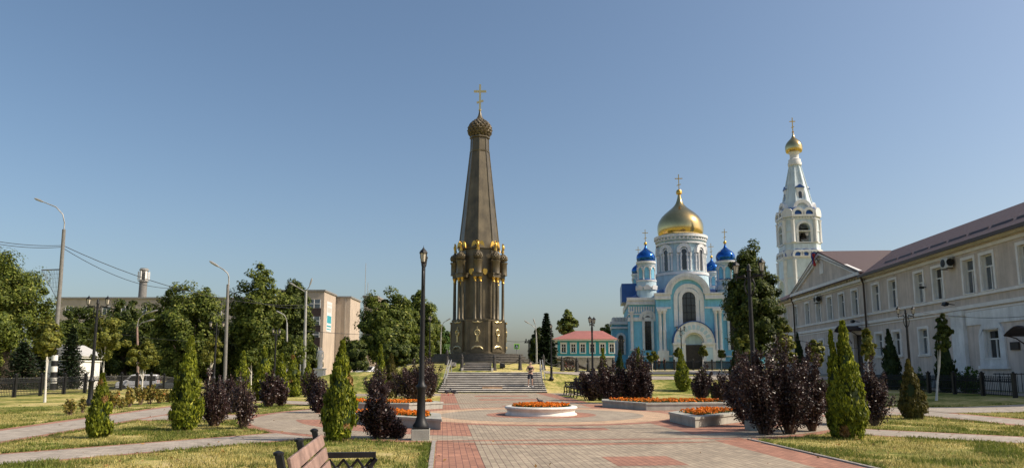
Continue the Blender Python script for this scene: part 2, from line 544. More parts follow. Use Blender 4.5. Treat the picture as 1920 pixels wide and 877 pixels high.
M['car_grey'] = mat('grey_car_paint', (0.16, 0.18, 0.2), 0.25, 0.4, var=0.03)
M['tyre'] = mat('tyre', (0.02, 0.02, 0.02), 0.85)
M['rim'] = mat('rim', (0.4, 0.4, 0.4), 0.35, 0.8)
M['skin'] = mat('skin', (0.46, 0.29, 0.215), 0.55, var=0.06)
M['cloth_black'] = mat('black_cloth', (0.012, 0.012, 0.016), 0.85, var=0.2)
M['cloth_navy'] = mat('navy_cloth', (0.012, 0.016, 0.032), 0.85, var=0.2)
M['hair'] = mat('dark_hair', (0.02, 0.014, 0.01), 0.6)
M['statue'] = mat('pale_plaster', (0.70, 0.66, 0.60), 0.7, var=0.08, scale=4)
M['sign_green'] = mat('fluorescent_green', (0.45, 0.85, 0.12), 0.5, var=0.02)
M['sign_dark'] = mat('sign_dark', (0.02, 0.10, 0.06), 0.5, var=0.02)
M['pigeon'] = mat('pigeon_feathers', (0.05, 0.052, 0.06), 0.6, var=0.3, scale=20)
M['flag_red'] = mat('flag_red', (0.36, 0.02, 0.02), 0.8)
M['flag_blue'] = mat('flag_blue', (0.02, 0.05, 0.30), 0.8)
M['poster_white'] = mat('poster_white', (0.62, 0.62, 0.62), 0.6, var=0.06)
M['poster_teal'] = mat('poster_teal', (0.03, 0.30, 0.36), 0.6, var=0.1)
M['sign_red'] = mat('sign_red', (0.55, 0.03, 0.05), 0.6)
M['grey_plastic'] = mat('grey_plastic', (0.5, 0.49, 0.46), 0.5, var=0.05)
M['net'] = mat('net', (0.12, 0.12, 0.13), 0.7)

# ------------------------------------------------------------------ ground and paving
def spaced(lo, hi, step, far):
    a = list(np.arange(lo, hi + 1e-6, step))
    s, v = step, hi
    while v < far:
        s *= 1.35
        v += s
        a.append(v)
    s, v = step, lo
    b = []
    while v > (-far if lo < 0 and far > 500 else lo - 40):
        s *= 1.35
        v -= s
        b.append(v)
    return b[::-1] + a
gx = spaced(-60, 70, 0.8, 3000)
gy = spaced(-4, 130, 0.7, 4500)
vs = [(x, y, H(x, y)) for y in gy for x in gx]
nx = len(gx)
fs = [(j * nx + i, j * nx + i + 1, (j + 1) * nx + i + 1, (j + 1) * nx + i) for j in range(len(gy) - 1) for i in range(nx - 1)]
tag(MB().add(vs, fs).build('ground', M['grass'], angle=80), kind='structure')

def sheet(name, poly, m, z):         # flat paving in the square's own axes
    mb = MB().add([(p[0], p[1], 0) for p in poly], [tuple(range(len(poly)))])
    return tag(mb.build(name, m, loc=(CX, CY, z * 0.5), rz=PLA), kind='structure')
def strip(name, pts, m, lift):       # paving that follows the terrain: list of (left point, right point) in world x, y
    vs, fs = [], []
    K = 6
    for a, b in pts:
        for i in range(K + 1):
            x, y = a[0] + (b[0] - a[0]) * i / K, a[1] + (b[1] - a[1]) * i / K
            vs.append((x, y, H(x, y) + lift))
    for k in range(len(pts) - 1):
        for i in range(K):
            fs.append((k * (K + 1) + i, k * (K + 1) + i + 1, (k + 1) * (K + 1) + i + 1, (k + 1) * (K + 1) + i))
    return tag(MB().add(vs, fs).build(name, m, angle=80), kind='structure')
def rect(s0, s1, t0, t1): return [(s0, t0), (s1, t0), (s1, t1), (s0, t1)]

AH, AG = 3.62, 2.75                  # half widths of the avenue and of its grey field
SHEETS = []
for t0, t1, nm in ((-34, -9.2, 'avenue'), (9.2, 23.2, 'forecourt')):
    sheet(nm, rect(-AH, AH, t0, t1), M['red_paver'], 0.012)
    sheet(nm, rect(-AG, AG, t0, t1), M['grey_paver'], 0.016)
sheet('forecourt_paving', rect(-9.5, 9.5, 18.6, 23.0), M['ring_paver'], 0.008)
for t in (-13.5, -20.5):
    sheet('paving_panel', rect(-0.5, 0.75, t, t + 1.3), M['red_paver'], 0.020)
for t in (12.0, 17.0):
    sheet('paving_panel', rect(-1.6, 1.6, t, t + 1.6), M['red_paver'], 0.020)
for q in (-1, 1):
    sheet('side_path_border', rect(q * 14.35 - 1.2, q * 14.35 + 1.2, -34, 36 if q < 0 else 12), M['red_paver'], 0.010)
    sheet('side_path', rect(q * 14.35 - 0.85, q * 14.35 + 0.85, -34, 36 if q < 0 else 12), M['path_paver'], 0.014)
    for p in (-1, 1):
        u, w = (q * math.sqrt(0.5), p * math.sqrt(0.5)), (-p * math.sqrt(0.5), q * math.sqrt(0.5))
        def dg(r, h): return (u[0] * r + w[0] * h, u[1] * r + w[1] * h)
        e = 21 if p < 0 else 17.5
        for h, m, z in ((1.05, 'red_paver', 0.013), (0.86, 'path_paver', 0.017)):
            pl = [dg(9, -h), dg(e, -h), dg(e, h), dg(9, h)]
            if q * p < 0: pl = pl[::-1]
            sheet('diagonal_path', pl, M[m], z)
    sheet('cross_path', rect(q * 9 if q > 0 else -13.3, 13.3 if q > 0 else -9, -1.5, 1.5), M['red_paver'], 0.012)
    sheet('cross_path', rect(q * 9 if q > 0 else -13.3, 13.3 if q > 0 else -9, -1.1, 1.1), M['path_paver'], 0.016)
strip('cross_path', [(ST(s, -0.2), ST(s, 3.4)) for s in np.arange(15.2, 30, 1.5)], M['path_paver'], 0.02)
# the round plaza, rings stacked as thin sheets
sheet('plaza', ngon(10.1, 120), M['red_paver'], 0.020)
sheet('plaza_ring', ngon(9.75, 120), M['ring_paver'], 0.024)
sheet('plaza_ring', ngon(8.35, 120), M['red_paver'], 0.028)
sheet('plaza_passage', rect(-AG, AG, -9.7, 9.7), M['grey_paver'], 0.032)
sheet('plaza_passage', rect(-9.0, 9.0, -1.6, 1.6), M['grey_paver'], 0.034)
for p in (-1, 1):
    sheet('plaza_band', rect(-3.6, 3.6, p * 9.0 - 0.12, p * 9.0 + 0.12), M['red_paver'], 0.036)
    sheet('plaza_band', rect(-0.9, 1.0, p * 6.1 - 0.4, p * 6.1 + 0.4), M['red_paver'], 0.036)
sheet('plaza_ring', ngon(5.05, 100), M['red_paver'], 0.040)
sheet('plaza_ring', ngon(4.6, 100), M['tan_paver'], 0.044)
sheet('plaza_ring', ngon(3.6, 100), M['ring_paver'], 0.048)
sheet('plaza_ring', ngon(1.95, 80), M['red_paver'], 0.052)

kb = MB()
for q in (-1, 1):
    kb.box((q * (AH + 0.05), -22, 0.012 if q < 0 else -0.005), (0.08, 25.6, 0.07))
tag(kb.build('kerb', M['kerb'], loc=(CX, CY, 0), rz=PLA), kind='structure')

# raised walk on top of the slope, the far street, the walk along the school
strip('upper_walk', [((x, 54.2), (x, 57.6)) for x in np.arange(2.5, 40, 1)], M['path_paver'], 0.03)
strip('side_walk', [((14.0, 57.2), (20.0, 57.2)), ((17, 62), (22, 62)), ((19, 70), (23, 70)), ((20, 82), (24, 82)), ((20, 92), (25, 92))], M['path_paver'], 0.045)
strip('church_walk', [((x, 92), (x, 98)) for x in np.arange(10, 46, 3)], M['path_paver'], 0.03)
strip('school_walk', [((25.4 + 0.08 * (y - 41), y), (27.9 + 0.08 * (y - 41), y)) for y in np.arange(22, 90, 3)], M['path_paver'], 0.03)
strip('street', [((x, 76), (x, 96)) for x in np.arange(-140, -9, 5)], M['asphalt'], 0.04)
strip('street', [((x, 72), (x, 86)) for x in np.arange(-9, 24, 3)], M['asphalt'], 0.05)

def paved(x, y):
    s, t = toST(x, y)
    if math.hypot(s, t) < 10.15: return True
    if abs(s) < AH + 0.12: return True
    if abs(abs(s) - 14.35) < 1.25 or (s > 15 and -0.3 < t < 3.5): return True
    if abs(abs(s) - abs(t)) < 1.5 and abs(s) < 14: return True
    if abs(t) < 1.55 and abs(s) < 13.5: return True
    if t > 18.4: return True
    return False

# grass blades on the lawns near the viewer
rng = np.random.default_rng(5)
bl, n_bl = [], 0
pts = []
while n_bl < 95000:
    Y = 9.0 + 21 * rng.random() ** 1.5
    X = (rng.random() - 0.5) * 2 * (0.74 * Y + 0.5)
    if paved(X + rng.normal() * 0.05, Y + rng.normal() * 0.07): continue
    cl = math.sin(X * 1.9 + 1.3 * math.sin(Y * 1.1)) * math.sin(Y * 1.7 + 1.1 * math.sin(X * 0.8)) + 0.5 * math.sin(X * 5.1 + Y * 4.3)
    if rng.random() > 0.45 + 0.35 * cl: continue
    pts.append((X, Y, H(X, Y)))
    n_bl += 1
pts = np.array(pts)
N = len(pts)
az = rng.random(N) * 2 * math.pi
hh = 0.025 + 0.05 * rng.random(N) ** 1.6
wd = 0.006 + 0.007 * rng.random(N)
le = (rng.random((N, 2)) - 0.5) * 0.07
v = np.zeros((N, 3, 3))
dx, dy = np.cos(az) * wd, np.sin(az) * wd
v[:, 0] = pts + np.stack([dx, dy, -0.004 + 0 * dx], 1)
v[:, 1] = pts - np.stack([dx, dy, 0.004 + 0 * dx], 1)
v[:, 2] = pts + np.stack([le[:, 0], le[:, 1], hh], 1)
def soup(name, v, m, parent=None):   # many small separate faces as one mesh: v is (faces, corners, 3)
    n, k, _ = v.shape
    me = bpy.data.meshes.new(name)
    me.vertices.add(n * k)
    me.vertices.foreach_set('co', np.ascontiguousarray(v, dtype=np.float32).ravel())
    me.loops.add(n * k)
    me.loops.foreach_set('vertex_index', np.arange(n * k, dtype=np.int32))
    me.polygons.add(n)
    me.polygons.foreach_set('loop_start', np.arange(0, n * k, k, dtype=np.int32))
    me.polygons.foreach_set('loop_total', np.full(n, k, dtype=np.int32))
    me.update(calc_edges=True)
    me.materials.append(m)
    o = bpy.data.objects.new(name, me)
    col.objects.link(o)
    if parent: o.parent = parent
    return o
tag(soup('grass', v, M['blade']), 'short patchy grass on the dry lawns beside the paths', 'grass', kind='stuff')
from mathutils import noise as mnoise
pts = []
while len(pts) < 60000:                # greener tufts in patches
    Y = 9.0 + 24 * rng.random() ** 1.5
    X = (rng.random() - 0.5) * 2 * (0.74 * Y + 0.5)
    f = mnoise.fractal(Vector((X * 0.55, Y * 0.55, 3.0)), 1.0, 2.1, 4)
    if f < 0.10 + 0.22 * rng.random(): continue
    if paved(X + rng.normal() * 0.05, Y + rng.normal() * 0.07): continue
    pts.append((X, Y, H(X, Y)))
pts = np.array(pts); N = len(pts)
az = rng.random(N) * 2 * math.pi
hh = 0.03 + 0.065 * rng.random(N) ** 1.4
wd = 0.007 + 0.008 * rng.random(N)
le = (rng.random((N, 2)) - 0.5) * 0.08
v = np.zeros((N, 3, 3))
dx, dy = np.cos(az) * wd, np.sin(az) * wd
v[:, 0] = pts + np.stack([dx, dy, -0.004 + 0 * dx], 1)
v[:, 1] = pts - np.stack([dx, dy, 0.004 + 0 * dx], 1)
v[:, 2] = pts + np.stack([le[:, 0], le[:, 1], hh], 1)
edge = []
while len(edge) < 15000:               # ragged growth along the edges of the paving
    Y = 9.0 + 22 * rng.random() ** 1.6
    X = (rng.random() - 0.5) * 2 * (0.74 * Y + 0.5)
    if paved(X, Y): continue
    if not (paved(X + .14, Y) or paved(X - .14, Y) or paved(X, Y + .16) or paved(X, Y - .16)): continue
    if mnoise.noise(Vector((X * 1.6, Y * 1.6, 9.0))) < -0.12: continue
    edge.append((X, Y, H(X, Y)))
edge = np.array(edge); E_ = len(edge)
az = rng.random(E_) * 2 * math.pi
hh = 0.035 + 0.075 * rng.random(E_) ** 1.5
wd = 0.007 + 0.008 * rng.random(E_)
le = (rng.random((E_, 2)) - 0.5) * 0.16
v2 = np.zeros((E_, 3, 3))
dx, dy = np.cos(az) * wd, np.sin(az) * wd
v2[:, 0] = edge + np.stack([dx, dy, -0.004 + 0 * dx], 1)
v2[:, 1] = edge - np.stack([dx, dy, 0.004 + 0 * dx], 1)
v2[:, 2] = edge + np.stack([le[:, 0], le[:, 1], hh], 1)
v = np.concatenate([v, v2])
tag(soup('grass', v, M['blade_green']), 'greener tufts of grass spread in patches over the dry lawns', 'grass', kind='stuff')

# ------------------------------------------------------------------ stairs up to the monument
sx0, sx1 = W(822, 733, 50.0).x, W(1026, 733, 50.0).x
SX = (sx0 + sx1) / 2
st = thing('staircase', 'wide worn stone staircase rising from the square to the obelisk lawn', 'staircase', (SX, 49.7, 0), 0)
NS, RI, TR = 11, 0.124, 0.40
wb = sx1 - sx0
tr, ri = MB(), MB()
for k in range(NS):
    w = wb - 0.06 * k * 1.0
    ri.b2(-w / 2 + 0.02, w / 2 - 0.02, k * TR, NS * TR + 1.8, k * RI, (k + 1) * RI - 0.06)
    y0, z1 = k * TR - 0.035, (k + 1) * RI
    pr = [(y0, z1 - 0.05), (y0, z1 - 0.028), (y0 + 0.026, z1), ((k + 1) * TR + 0.02, z1), ((k + 1) * TR + 0.02, z1 - 0.05)]
    vs = [(-w / 2, a, b) for a, b in pr] + [(w / 2, a, b) for a, b in pr]
    tr.add(vs, [(0, 1, 2, 3, 4), (9, 8, 7, 6, 5)] + [(i, (i + 1) % 5, 5 + (i + 1) % 5, 5 + i) for i in range(5)])
tr.b2(-wb / 2 + 0.3, wb / 2 - 0.3, NS * TR, NS * TR + 1.9, NS * RI - 0.045, NS * RI - 0.002)
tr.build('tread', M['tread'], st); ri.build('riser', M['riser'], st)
sl = MB().b2(-0.75, 0.65, 2 * TR - 0.05, 3 * TR, 2 * RI + 0.002, 3 * RI + 0.012)
sl.build('loose_slab', M['tan_paver'], st)
for q in (-1, 1):
    h = MB()
    x = q * (wb / 2 - 0.32)
    for p in (0.0, 0.06):
        h.tube([(x + p * 3, 0.5, 0.1), (x + p * 3, 0.55, 0.95), (x + p * 3, NS * TR + 0.2, NS * RI + 0.92), (x + p * 3, NS * TR + 0.25, NS * RI)], 0.028, 6)
    for f in (0.33, 0.66):
        yy = 0.55 + f * (NS * TR - 0.35); zz = 0.95 + f * (NS * RI - 0.03)
        h.tube([(x, yy, zz), (x, yy, zz - 0.95)], 0.02, 6)
    h.tube([(x, 0.6, 0.5), (x, NS * TR + 0.2, NS * RI + 0.5)], 0.018, 6)
    h.build('handrail', M['galv'], st)
st2 = thing('staircase', 'short narrow stone steps over the grass mound just below the obelisk', 'staircase', (W(896, 690, 57).x, 55.7, 1.40))
t2, r2 = MB(), MB()
for k in range(5):
    r2.b2(-1.05, 1.05, k * 0.42, 2.9, k * 0.14 - 0.2 * (k == 0), (k + 1) * 0.14 - 0.04)
    t2.b2(-1.08, 1.08, k * 0.42 - 0.03, (k + 1) * 0.42 + 0.02, (k + 1) * 0.14 - 0.04, (k + 1) * 0.14)
for q in (-1, 1): t2.xz([(0, 0)] * 0 or [(q * 1.16 - 0.07, -0.1), (q * 1.16 + 0.07, -0.1), (q * 1.16 + 0.07, 0.3), (q * 1.16 - 0.07, 0.3)], -0.1, 2.6)
t2.build('tread', M['tread'], st2); r2.build('riser', M['riser'], st2)

# ------------------------------------------------------------------ the monument
def mz(py): return W(897, py, MONY).z
def mzf(py): return W(897, py, MONY - 2.15).z
def mr(w): return w * ppm(MONY) / 2
mon = thing('obelisk_monument', 'tall dark bronze octagonal obelisk with onion dome and golden cross on round steps', 'monument', (MONX, MONY, 0))
A8 = R(-90)                          # a corner of the octagon looks at the square
zb, zt = W(897, 663, MONY - 2.4).z, W(897, 598, MONY - 2.4).z
sp = MB()
zs = [H(MONX, MONY) - 0.9, mz(676.5), mz(672), mz(667.5), zb]
for k, r in enumerate((4.75, 4.45, 4.15, 3.92)):
    z1 = zb - 0.13 * 0 - (3 - k) * 0.21
    sp.lathe([(r, zs[0]), (r, z1 - 0.05), (r + 0.05, z1 - 0.05), (r + 0.05, z1)], 64)
sp.build('stepped_base', M['granite_dark'], mon)
pd = MB()
r0 = mr(105)
pd.lathe([(r0 * 1.035, zb), (r0 * 1.035, zb + 0.16), (r0, zb + 0.2), (r0, zt - 0.14), (r0 * 1.02, zt - 0.1), (r0 * 1.02, zt)], 8, (0, 0), A8 + R(22.5))
for k in range(8):
    a = A8 + k * R(45)
    c, s_ = math.cos(a), math.sin(a)
    pd.box((c * r0 * 0.945, s_ * r0 * 0.945, (zb + zt) / 2), (0.22, 1.18, zt - zb - 0.3), rz=a)
pd.build('pedestal', M['bronze'], mon)
zsb, zs1 = zt, mz(455)
core = MB()
rc = mr(68)
core.lathe([(rc * 1.08, zt), (rc * 1.08, zt + 0.12), (rc, zt + 0.16), (rc, zt + 3.0), (rc, mz(470))], 8, (0, 0), A8)
core.build('lower_shaft', M['bronze'], mon)
sh = MB()
zst = mz(287)
rs0, rs1 = mr(78), mr(37)
sh.lathe([(rs0, mz(470)), (rs1, zst)], 8, (0, 0), A8)
for k in range(8):
    a = A8 + k * R(45)
    p0 = Vector((math.cos(a) * rs0, math.sin(a) * rs0, mz(470)))
    p1 = Vector((math.cos(a) * rs1, math.sin(a) * rs1, zst))
    sh.tube([p0, p1], [0.062, 0.05], 6)
sh.build('shaft', M['bronze'], mon)
nk = MB()
rn = mr(36)
nk.lathe([(rn * 1.08, zst), (rn * 1.1, zst + 0.12), (rn, zst + 0.15), (rn * 0.95, mz(262)), (rn * 1.12, mz(260.5)), (rn * 1.12, mz(258.5)), (rn * 0.8, mz(256.5))], 8, (0, 0), A8)
for k in range(8):
    a = A8 + k * R(45)
    nk.tube([(math.cos(a) * rn, math.sin(a) * rn, zst), (math.cos(a) * rn * 0.96, math.sin(a) * rn * 0.96, mz(262))], 0.04, 6)
nk.build('neck', M['bronze'], mon)
ON = [(0.72, 0), (0.86, .05), (0.96, .12), (1.0, .23), (0.96, .34), (0.84, .44), (0.64, .53), (0.42, .62), (0.27, .71), (0.17, .80), (0.11, .90), (0.08, 1.0)]
def onion(mb, c, z0, r, h, n=32, prof=ON):
    mb.lathe([(p[0] * r, z0 + p[1] * h) for p in prof], n, c)
def onion_r(f, prof=ON):
    for (ra, za), (rb, zb_) in zip(prof, prof[1:]):
        if za <= f <= zb_: return ra + (rb - ra) * (f - za) / (zb_ - za)
    return 0.1
def studded(mb, c, z0, r, h, rows, n):
    onion(mb, c, z0, r * 0.93, h)
    for q in range(rows):
        f = 0.04 + 0.54 * q / (rows - 1)
        rr = onion_r(f) * r * 0.92
        e = 2 * math.pi * rr / n * 0.62
        for i in range(n):
            a = 2 * math.pi * (i + 0.5 * (q % 2)) / n
            u = Vector((math.cos(a), math.sin(a), 0)); w = Vector((-u.y, u.x, 0)); up = Vector((0, 0, 1))
            p = Vector((c[0], c[1], z0 + f * h)) + u * rr
            mb.add([p + w * e, p + up * e * 1.1, p - w * e, p - up * e * 1.1, p + u * e * 0.8], [(0, 1, 4), (1, 2, 4), (2, 3, 4), (3, 0, 4)])
dm = MB()
studded(dm, (0, 0), mz(256.5), mr(46.5), mz(207) - mz(256.5), 7, 16)
dm.build('onion_dome', M['bronze'], mon, angle=20)
def cross(mb, z0, z1, w, th, ax=0.0, tilt=0.32):
    h = z1 - z0
    mb.box((0, 0, (z0 + z1) / 2), (th, th, h))
    mb.box((0, 0, z0 + h * 0.73), (w, th * 0.9, th * 1.05))
    mb.box((0, 0, z0 + h * 0.32), (w * 0.56, th * 0.9, th * 0.9), ry=-tilt)
cr = MB()
cross(cr, mz(206), mz(159), 1.15, 0.17)
cr.lathe([(0.02, mz(209)), (0.12, mz(208)), (0.14, mz(206.5)), (0.10, mz(205)), (0.02, mz(204))], 16)
cr.build('cross', M['cross_gold'], mon)
# eight clusters of paired columns with a drum, an onion and an eagle
def ring_parts(k):
    a = A8 + k * R(45)
    u = Vector((math.cos(a), math.sin(a), 0)); w = Vector((-u.y, u.x, 0))
    rr = 2.15
    c = u * rr
    cm, cp = MB(), MB()
    zc0, zc1 = zt, mzf(527)
    for q in (-1, 1):
        p = c + w * 0.225 * q
        cm.lathe([(0.17, zc0), (0.17, zc0 + 0.1), (0.13, zc0 + 0.16), (0.125, zc0 + 1.5), (0.11, zc1)], 12, (p.x, p.y))
        cp.lathe([(0.10, zc1), (0.15, zc1 + 0.03), (0.11, zc1 + 0.12), (0.13, zc1 + 0.25), (0.17, mzf(519.5)), (0.17, mzf(518))], 12, (p.x, p.y))
    cm.build('column', M['bronze'], mon); cp.build('capital', M['gold'], mon)
    en = MB()
    en.box((c.x * 0.93, c.y * 0.93, (mzf(518) + mzf(512)) / 2), (0.66, 0.86, mzf(512) - mzf(518)), rz=a)
    en.box((c.x * 0.93, c.y * 0.93, mzf(511)), (0.76, 0.95, 0.10), rz=a)
    en.lathe([(0.40, mzf(511)), (0.37, mzf(508)), (0.36, mzf(490)), (0.43, mzf(488)), (0.43, mzf(486.3)), (0.20, mzf(486)), (0.15, mzf(484.5)), (0.2, mzf(482))], 20, (c.x, c.y))
    en.build('column_drum', M['bronze'], mon)
    o = MB()
    studded(o, (c.x, c.y), mzf(483.5), 0.42, mzf(463) - mzf(483.5), 5, 14)
    o.build('small_onion', M['bronze'], mon, angle=20)
    e = MB()
    z0 = mzf(463)
    P = lambda x, y, z: c + w * x * 0.9 + u * y * 0.7 + Vector((0, 0, z0 + z * 0.95))
    e.tube([P(0, 0, -0.08), P(0, 0.02, 0.1), P(0, 0.05, 0.3), P(0, 0.02, 0.5)], [0.05, 0.11, 0.13, 0.07], 8)
    for q in (-1, 1):
        e.tube([P(q * 0.05, 0.03, 0.5), P(q * 0.09, 0.06, 0.62), P(q * 0.2, 0.08, 0.62)], [0.05, 0.055, 0.02], 7)
        wing = [(0.10, 0.34), (0.20, 0.52), (0.34, 0.64), (0.47, 0.58), (0.58, 0.36), (0.64, -0.02), (0.54, 0.20), (0.50, 0.02), (0.43, 0.28), (0.36, 0.14), (0.28, 0.34), (0.12, 0.24)]
        vs = [P(q * x, 0.02 - 0.1 * x, z) for x, z in wing] + [P(q * x, -0.07 - 0.1 * x, z) for x, z in wing]
        n = len(wing)
        e.add(vs, [tuple(range(n)), tuple(range(2 * n - 1, n - 1, -1))] + [(i, (i + 1) % n, n + (i + 1) % n, n + i) for i in range(n)])
    e.tube([P(0, 0, 0.12), P(0, -0.03, -0.08), P(0, -0.06, -0.22)], [0.1, 0.13, 0.16], 6)
    e.build('eagle', M['gold'], mon, angle=50)
    # torch emblem, ornament above and garland below on the pedestal
    g = MB()
    F = r0 * 0.945 + 0.115
    Q = lambda x, z: u * F + w * x + Vector((0, 0, z))
    def bar(x0, x1, z0, z1, d=0.05):
        p = Q((x0 + x1) / 2, (z0 + z1) / 2) + u * d / 2
        g.box(p, (d, abs(x1 - x0), abs(z1 - z0)), rz=a)
    zc = mzf(623)
    bar(-0.09, 0.09, mzf(640), zc - 0.28); bar(-0.13, 0.13, mzf(640.5), mzf(639)); bar(-0.03, 0.03, zc - 0.25, zc + 0.5); bar(-0.2, 0.2, zc - 0.03, zc + 0.03)
    n = 20
    cv = [Q(0.21 * math.cos(2 * math.pi * i / n), zc + 0.24 * math.sin(2 * math.pi * i / n)) + u * 0.03 for i in range(n + 1)]
    g.tube(cv, 0.055, 6)
    for q in (-1, 1):
        g.tube([Q(0, mzf(650)) + u * .03, Q(q * 0.18, mzf(649)) + u * .03, Q(q * 0.36, mzf(651.5)) + u * .03, Q(q * 0.5, mzf(654)) + u * .03], [0.11, 0.08, 0.09, 0.03], 6)
        g.tube([Q(0, mzf(603)) + u * .03, Q(q * 0.2, mzf(604)) + u * .03, Q(q * 0.42, mzf(602.5)) + u * .03], [0.10, 0.05, 0.03], 6)
        g.tube([Q(0, zc - 0.32) + u * .03, Q(q * 0.14, zc - 0.22) + u * .03], 0.035, 5)
    g.build('torch_emblem', M['cross_gold'], mon)
    # gilded heart-shaped shield on the shaft face between this cluster and the next
    a2 = a + R(22.5)
    u2 = Vector((math.cos(a2), math.sin(a2), 0)); w2 = Vector((-u2.y, u2.x, 0))
    ap = rc * math.cos(R(22.5))
    hs = MB()
    prof = [(0, -0.36), (0.14, -0.26), (0.23, -0.08), (0.25, 0.10), (0.19, 0.24), (0.09, 0.30), (0, 0.27)]
    prof = prof + [(-x, z) for x, z in prof[-2:0:-1]]
    zc = W(897, 508, MONY - 1.6).z
    fr = [u2 * (ap + 0.0) + w2 * x + Vector((0, 0, zc + z)) for x, z in prof]
    bk = [u2 * (ap + 0.14) + w2 * x * 0.85 + Vector((0, 0, zc + z * 0.85)) for x, z in prof]
    n = len(prof)
    hs.add(fr + bk, [tuple(range(n, 2 * n))] + [(i, (i + 1) % n, n + (i + 1) % n, n + i) for i in range(n)])
    hs.build('shield', M['gold'], mon)
for k in range(8): ring_parts(k)

# iron posts with hanging chains round the mound, spotlights on the grass
posts = [(838, 58.6), (866, 56.2), (927, 56.2), (975, 57.0), (1019, 58.4), (1054, 59.2), (1082, 60.0), (1103, 61.0), (1150, 62.0)]
pnames = ['behind the west handrail of the wide stairs', 'just before the narrow steps on their shaded side', 'just before the narrow steps on their sunny side', 'between the narrow steps and the standing man',
          'behind the upper end of the sunny handrail', 'in front of the cannon wheel', 'beside the breech of the cannon', 'before the pale basement of the turquoise house', 'behind the purple shrubs before the church wing']
tops = []
for (px, Y), nm in zip(posts, pnames):
    p = A(px, Y)
    q = thing('chain_post', 'dark iron bollard with pointed cap ' + nm, 'bollard', p, 0, 'chain posts round the monument mound')
    MB().lathe([(0.2, -0.1), (0.2, 0.06), (0.15, 0.1), (0.13, 0.5), (0.10, 0.85), (0.13, 0.88), (0.13, 0.96), (0.08, 1.0)], 8, (0, 0)).build('shaft', M['riser'], q)
    MB().lathe([(0.08, 1.0), (0.1, 1.05), (0.05, 1.14), (0.01, 1.25)], 8).build('cap', M['riser'], q)
    tops.append(p + Vector((0, 0, 0.86)))
for i in (0, 2, 3, 4, 5, 6):
    a, b = tops[i], tops[i + 1]
    pts = [a.lerp(b, t / 10) - Vector((0, 0, 0.42 * 4 * (t / 10) * (1 - t / 10))) for t in range(11)]
    tag(MB().tube(pts, 0.032, 5).build('chain', M['iron']), 'sagging iron chain running to the bollard ' + pnames[i + 1], 'chain', 'chains between the bollards')
for px, Y, nm in ((850, 57.2, 'on the shaded side of the narrow steps'), (942, 57.0, 'on the sunny side of the narrow steps')):
    f = thing('floodlight', 'small floodlight box on the grass ' + nm, 'floodlight', A(px, Y), 0, 'floodlights on the mound')
    MB().box((0, 0, 0.22), (0.42, 0.24, 0.32), rx=-0.3).build('housing', M['iron' if px > 900 else 'kerb'], f, bevel=0.02)
    MB().box((0, 0, 0.05), (0.1, 0.1, 0.2)).build('bracket', M['iron'], f)

# ------------------------------------------------------------------ the church
CHA = R(-6.5)
cu = Vector((math.cos(CHA), math.sin(CHA), 0)); cd = Vector((-cu.y, cu.x, 0))
_c = W(1293, 684, 125)
CH0 = Vector((_c.x, _c.y, 1.72))
church = thing('church', 'light blue church with white trim, gold main dome and blue side domes', 'church', CH0, CHA)
def CF(px, py, v):                   # pixel to the church's own x and z on the plane v metres behind its front
    d = ray(px, py); o = Vector((0, 0, EYE))
    k = ((CH0 + cd * v) - o).dot(cd) / d.dot(cd)
    p = o + d * k - CH0
    return p.dot(cu), p.z
cx = lambda px, v=0.0: CF(px, 600, v)[0]
cz = lambda py, v=0.0, px=1290: CF(px, py, v)[1]

# bays: central gabled front, side wings, far apse and blue roofs behind
xa, xb = cx(1231), cx(1356)
zc = cz(550)
hwc = (cx(1331) - cx(1250)) / 2
xm = (cx(1331) + cx(1250)) / 2
zpk = cz(513)
body = MB()
gable = [(xa, -0.5), (xb, -0.5), (xb, zc)] + [(xm + hwc * math.cos(math.pi * i / 24), zc + (zpk - zc) * math.sin(math.pi * i / 24)) for i in range(25)] + [(xa, zc)]
body.xz(gable, 0, 7.5)
xl, xr = cx(1180, 2.6), cx(1411, 2.6)
zw = cz(560, 2.6)
body.b2(xl, xa + 0.2, 2.6, 26, -0.5, zw)
body.b2(xb - 0.2, xr, 2.6, 26, -0.5, zw)
body.b2(xa + .1, xb - .1, 7, 26, -0.5, zw + 0.4)
xe = cx(1147, 9.5)
zap = cz(606, 9.5)
body.lathe([(2.0, -0.5), (2.0, zap)], 20, (xl - 0.6, 13.0))
body.b2(xe, xl + 1, 9.5, 17, -0.5, zap)
body.b2(xr - 1, xr + 3.4, 9.5, 17, -0.5, zap)
body.build('wall', M['church_blue'], church)
rf = MB()
rf.prism([(xl + 0.2, 2.8), (xr - 0.2, 2.8), (xr - 0.2, 25.8), (xl + 0.2, 25.8)], zw + 0.32, zw + 2.1, [(xl + 3, 6), (xr - 3, 6), (xr - 3, 22), (xl + 3, 22)])
zrb = cz(531, 10)
rf.xz([(xl - 1.0, cz(566, 10)), (xl + 3.2, cz(566, 10)), (xl + 3.2, zrb), (xl - 1.0, zrb)], 9, 17.5)
rf.prism([(xe - 0.2, 9.3), (xl + 1, 9.3), (xl + 1, 17.2), (xe - 0.2, 17.2)], zap + 0.4, zap + 1.3, [(xe + 1, 10.5), (xl + 1, 10.5), (xl + 1, 16), (xe + 1, 16)])
for i in range(24):                  # blue roof over the round gable, running back to the drum
    pass
rg = [(xm + (hwc + 0.12) * math.cos(math.pi * i / 24), zc + (zpk - zc + 0.14) * math.sin(math.pi * i / 24)) for i in range(25)]
rf.ring([(p[0] * 1.0 * 0.97 + xm * 0.03, p[1] - 0.2) for p in rg], rg, 0.6, 9.5)
rf.build('roof', M['roof_blue'], church)
tm = MB()
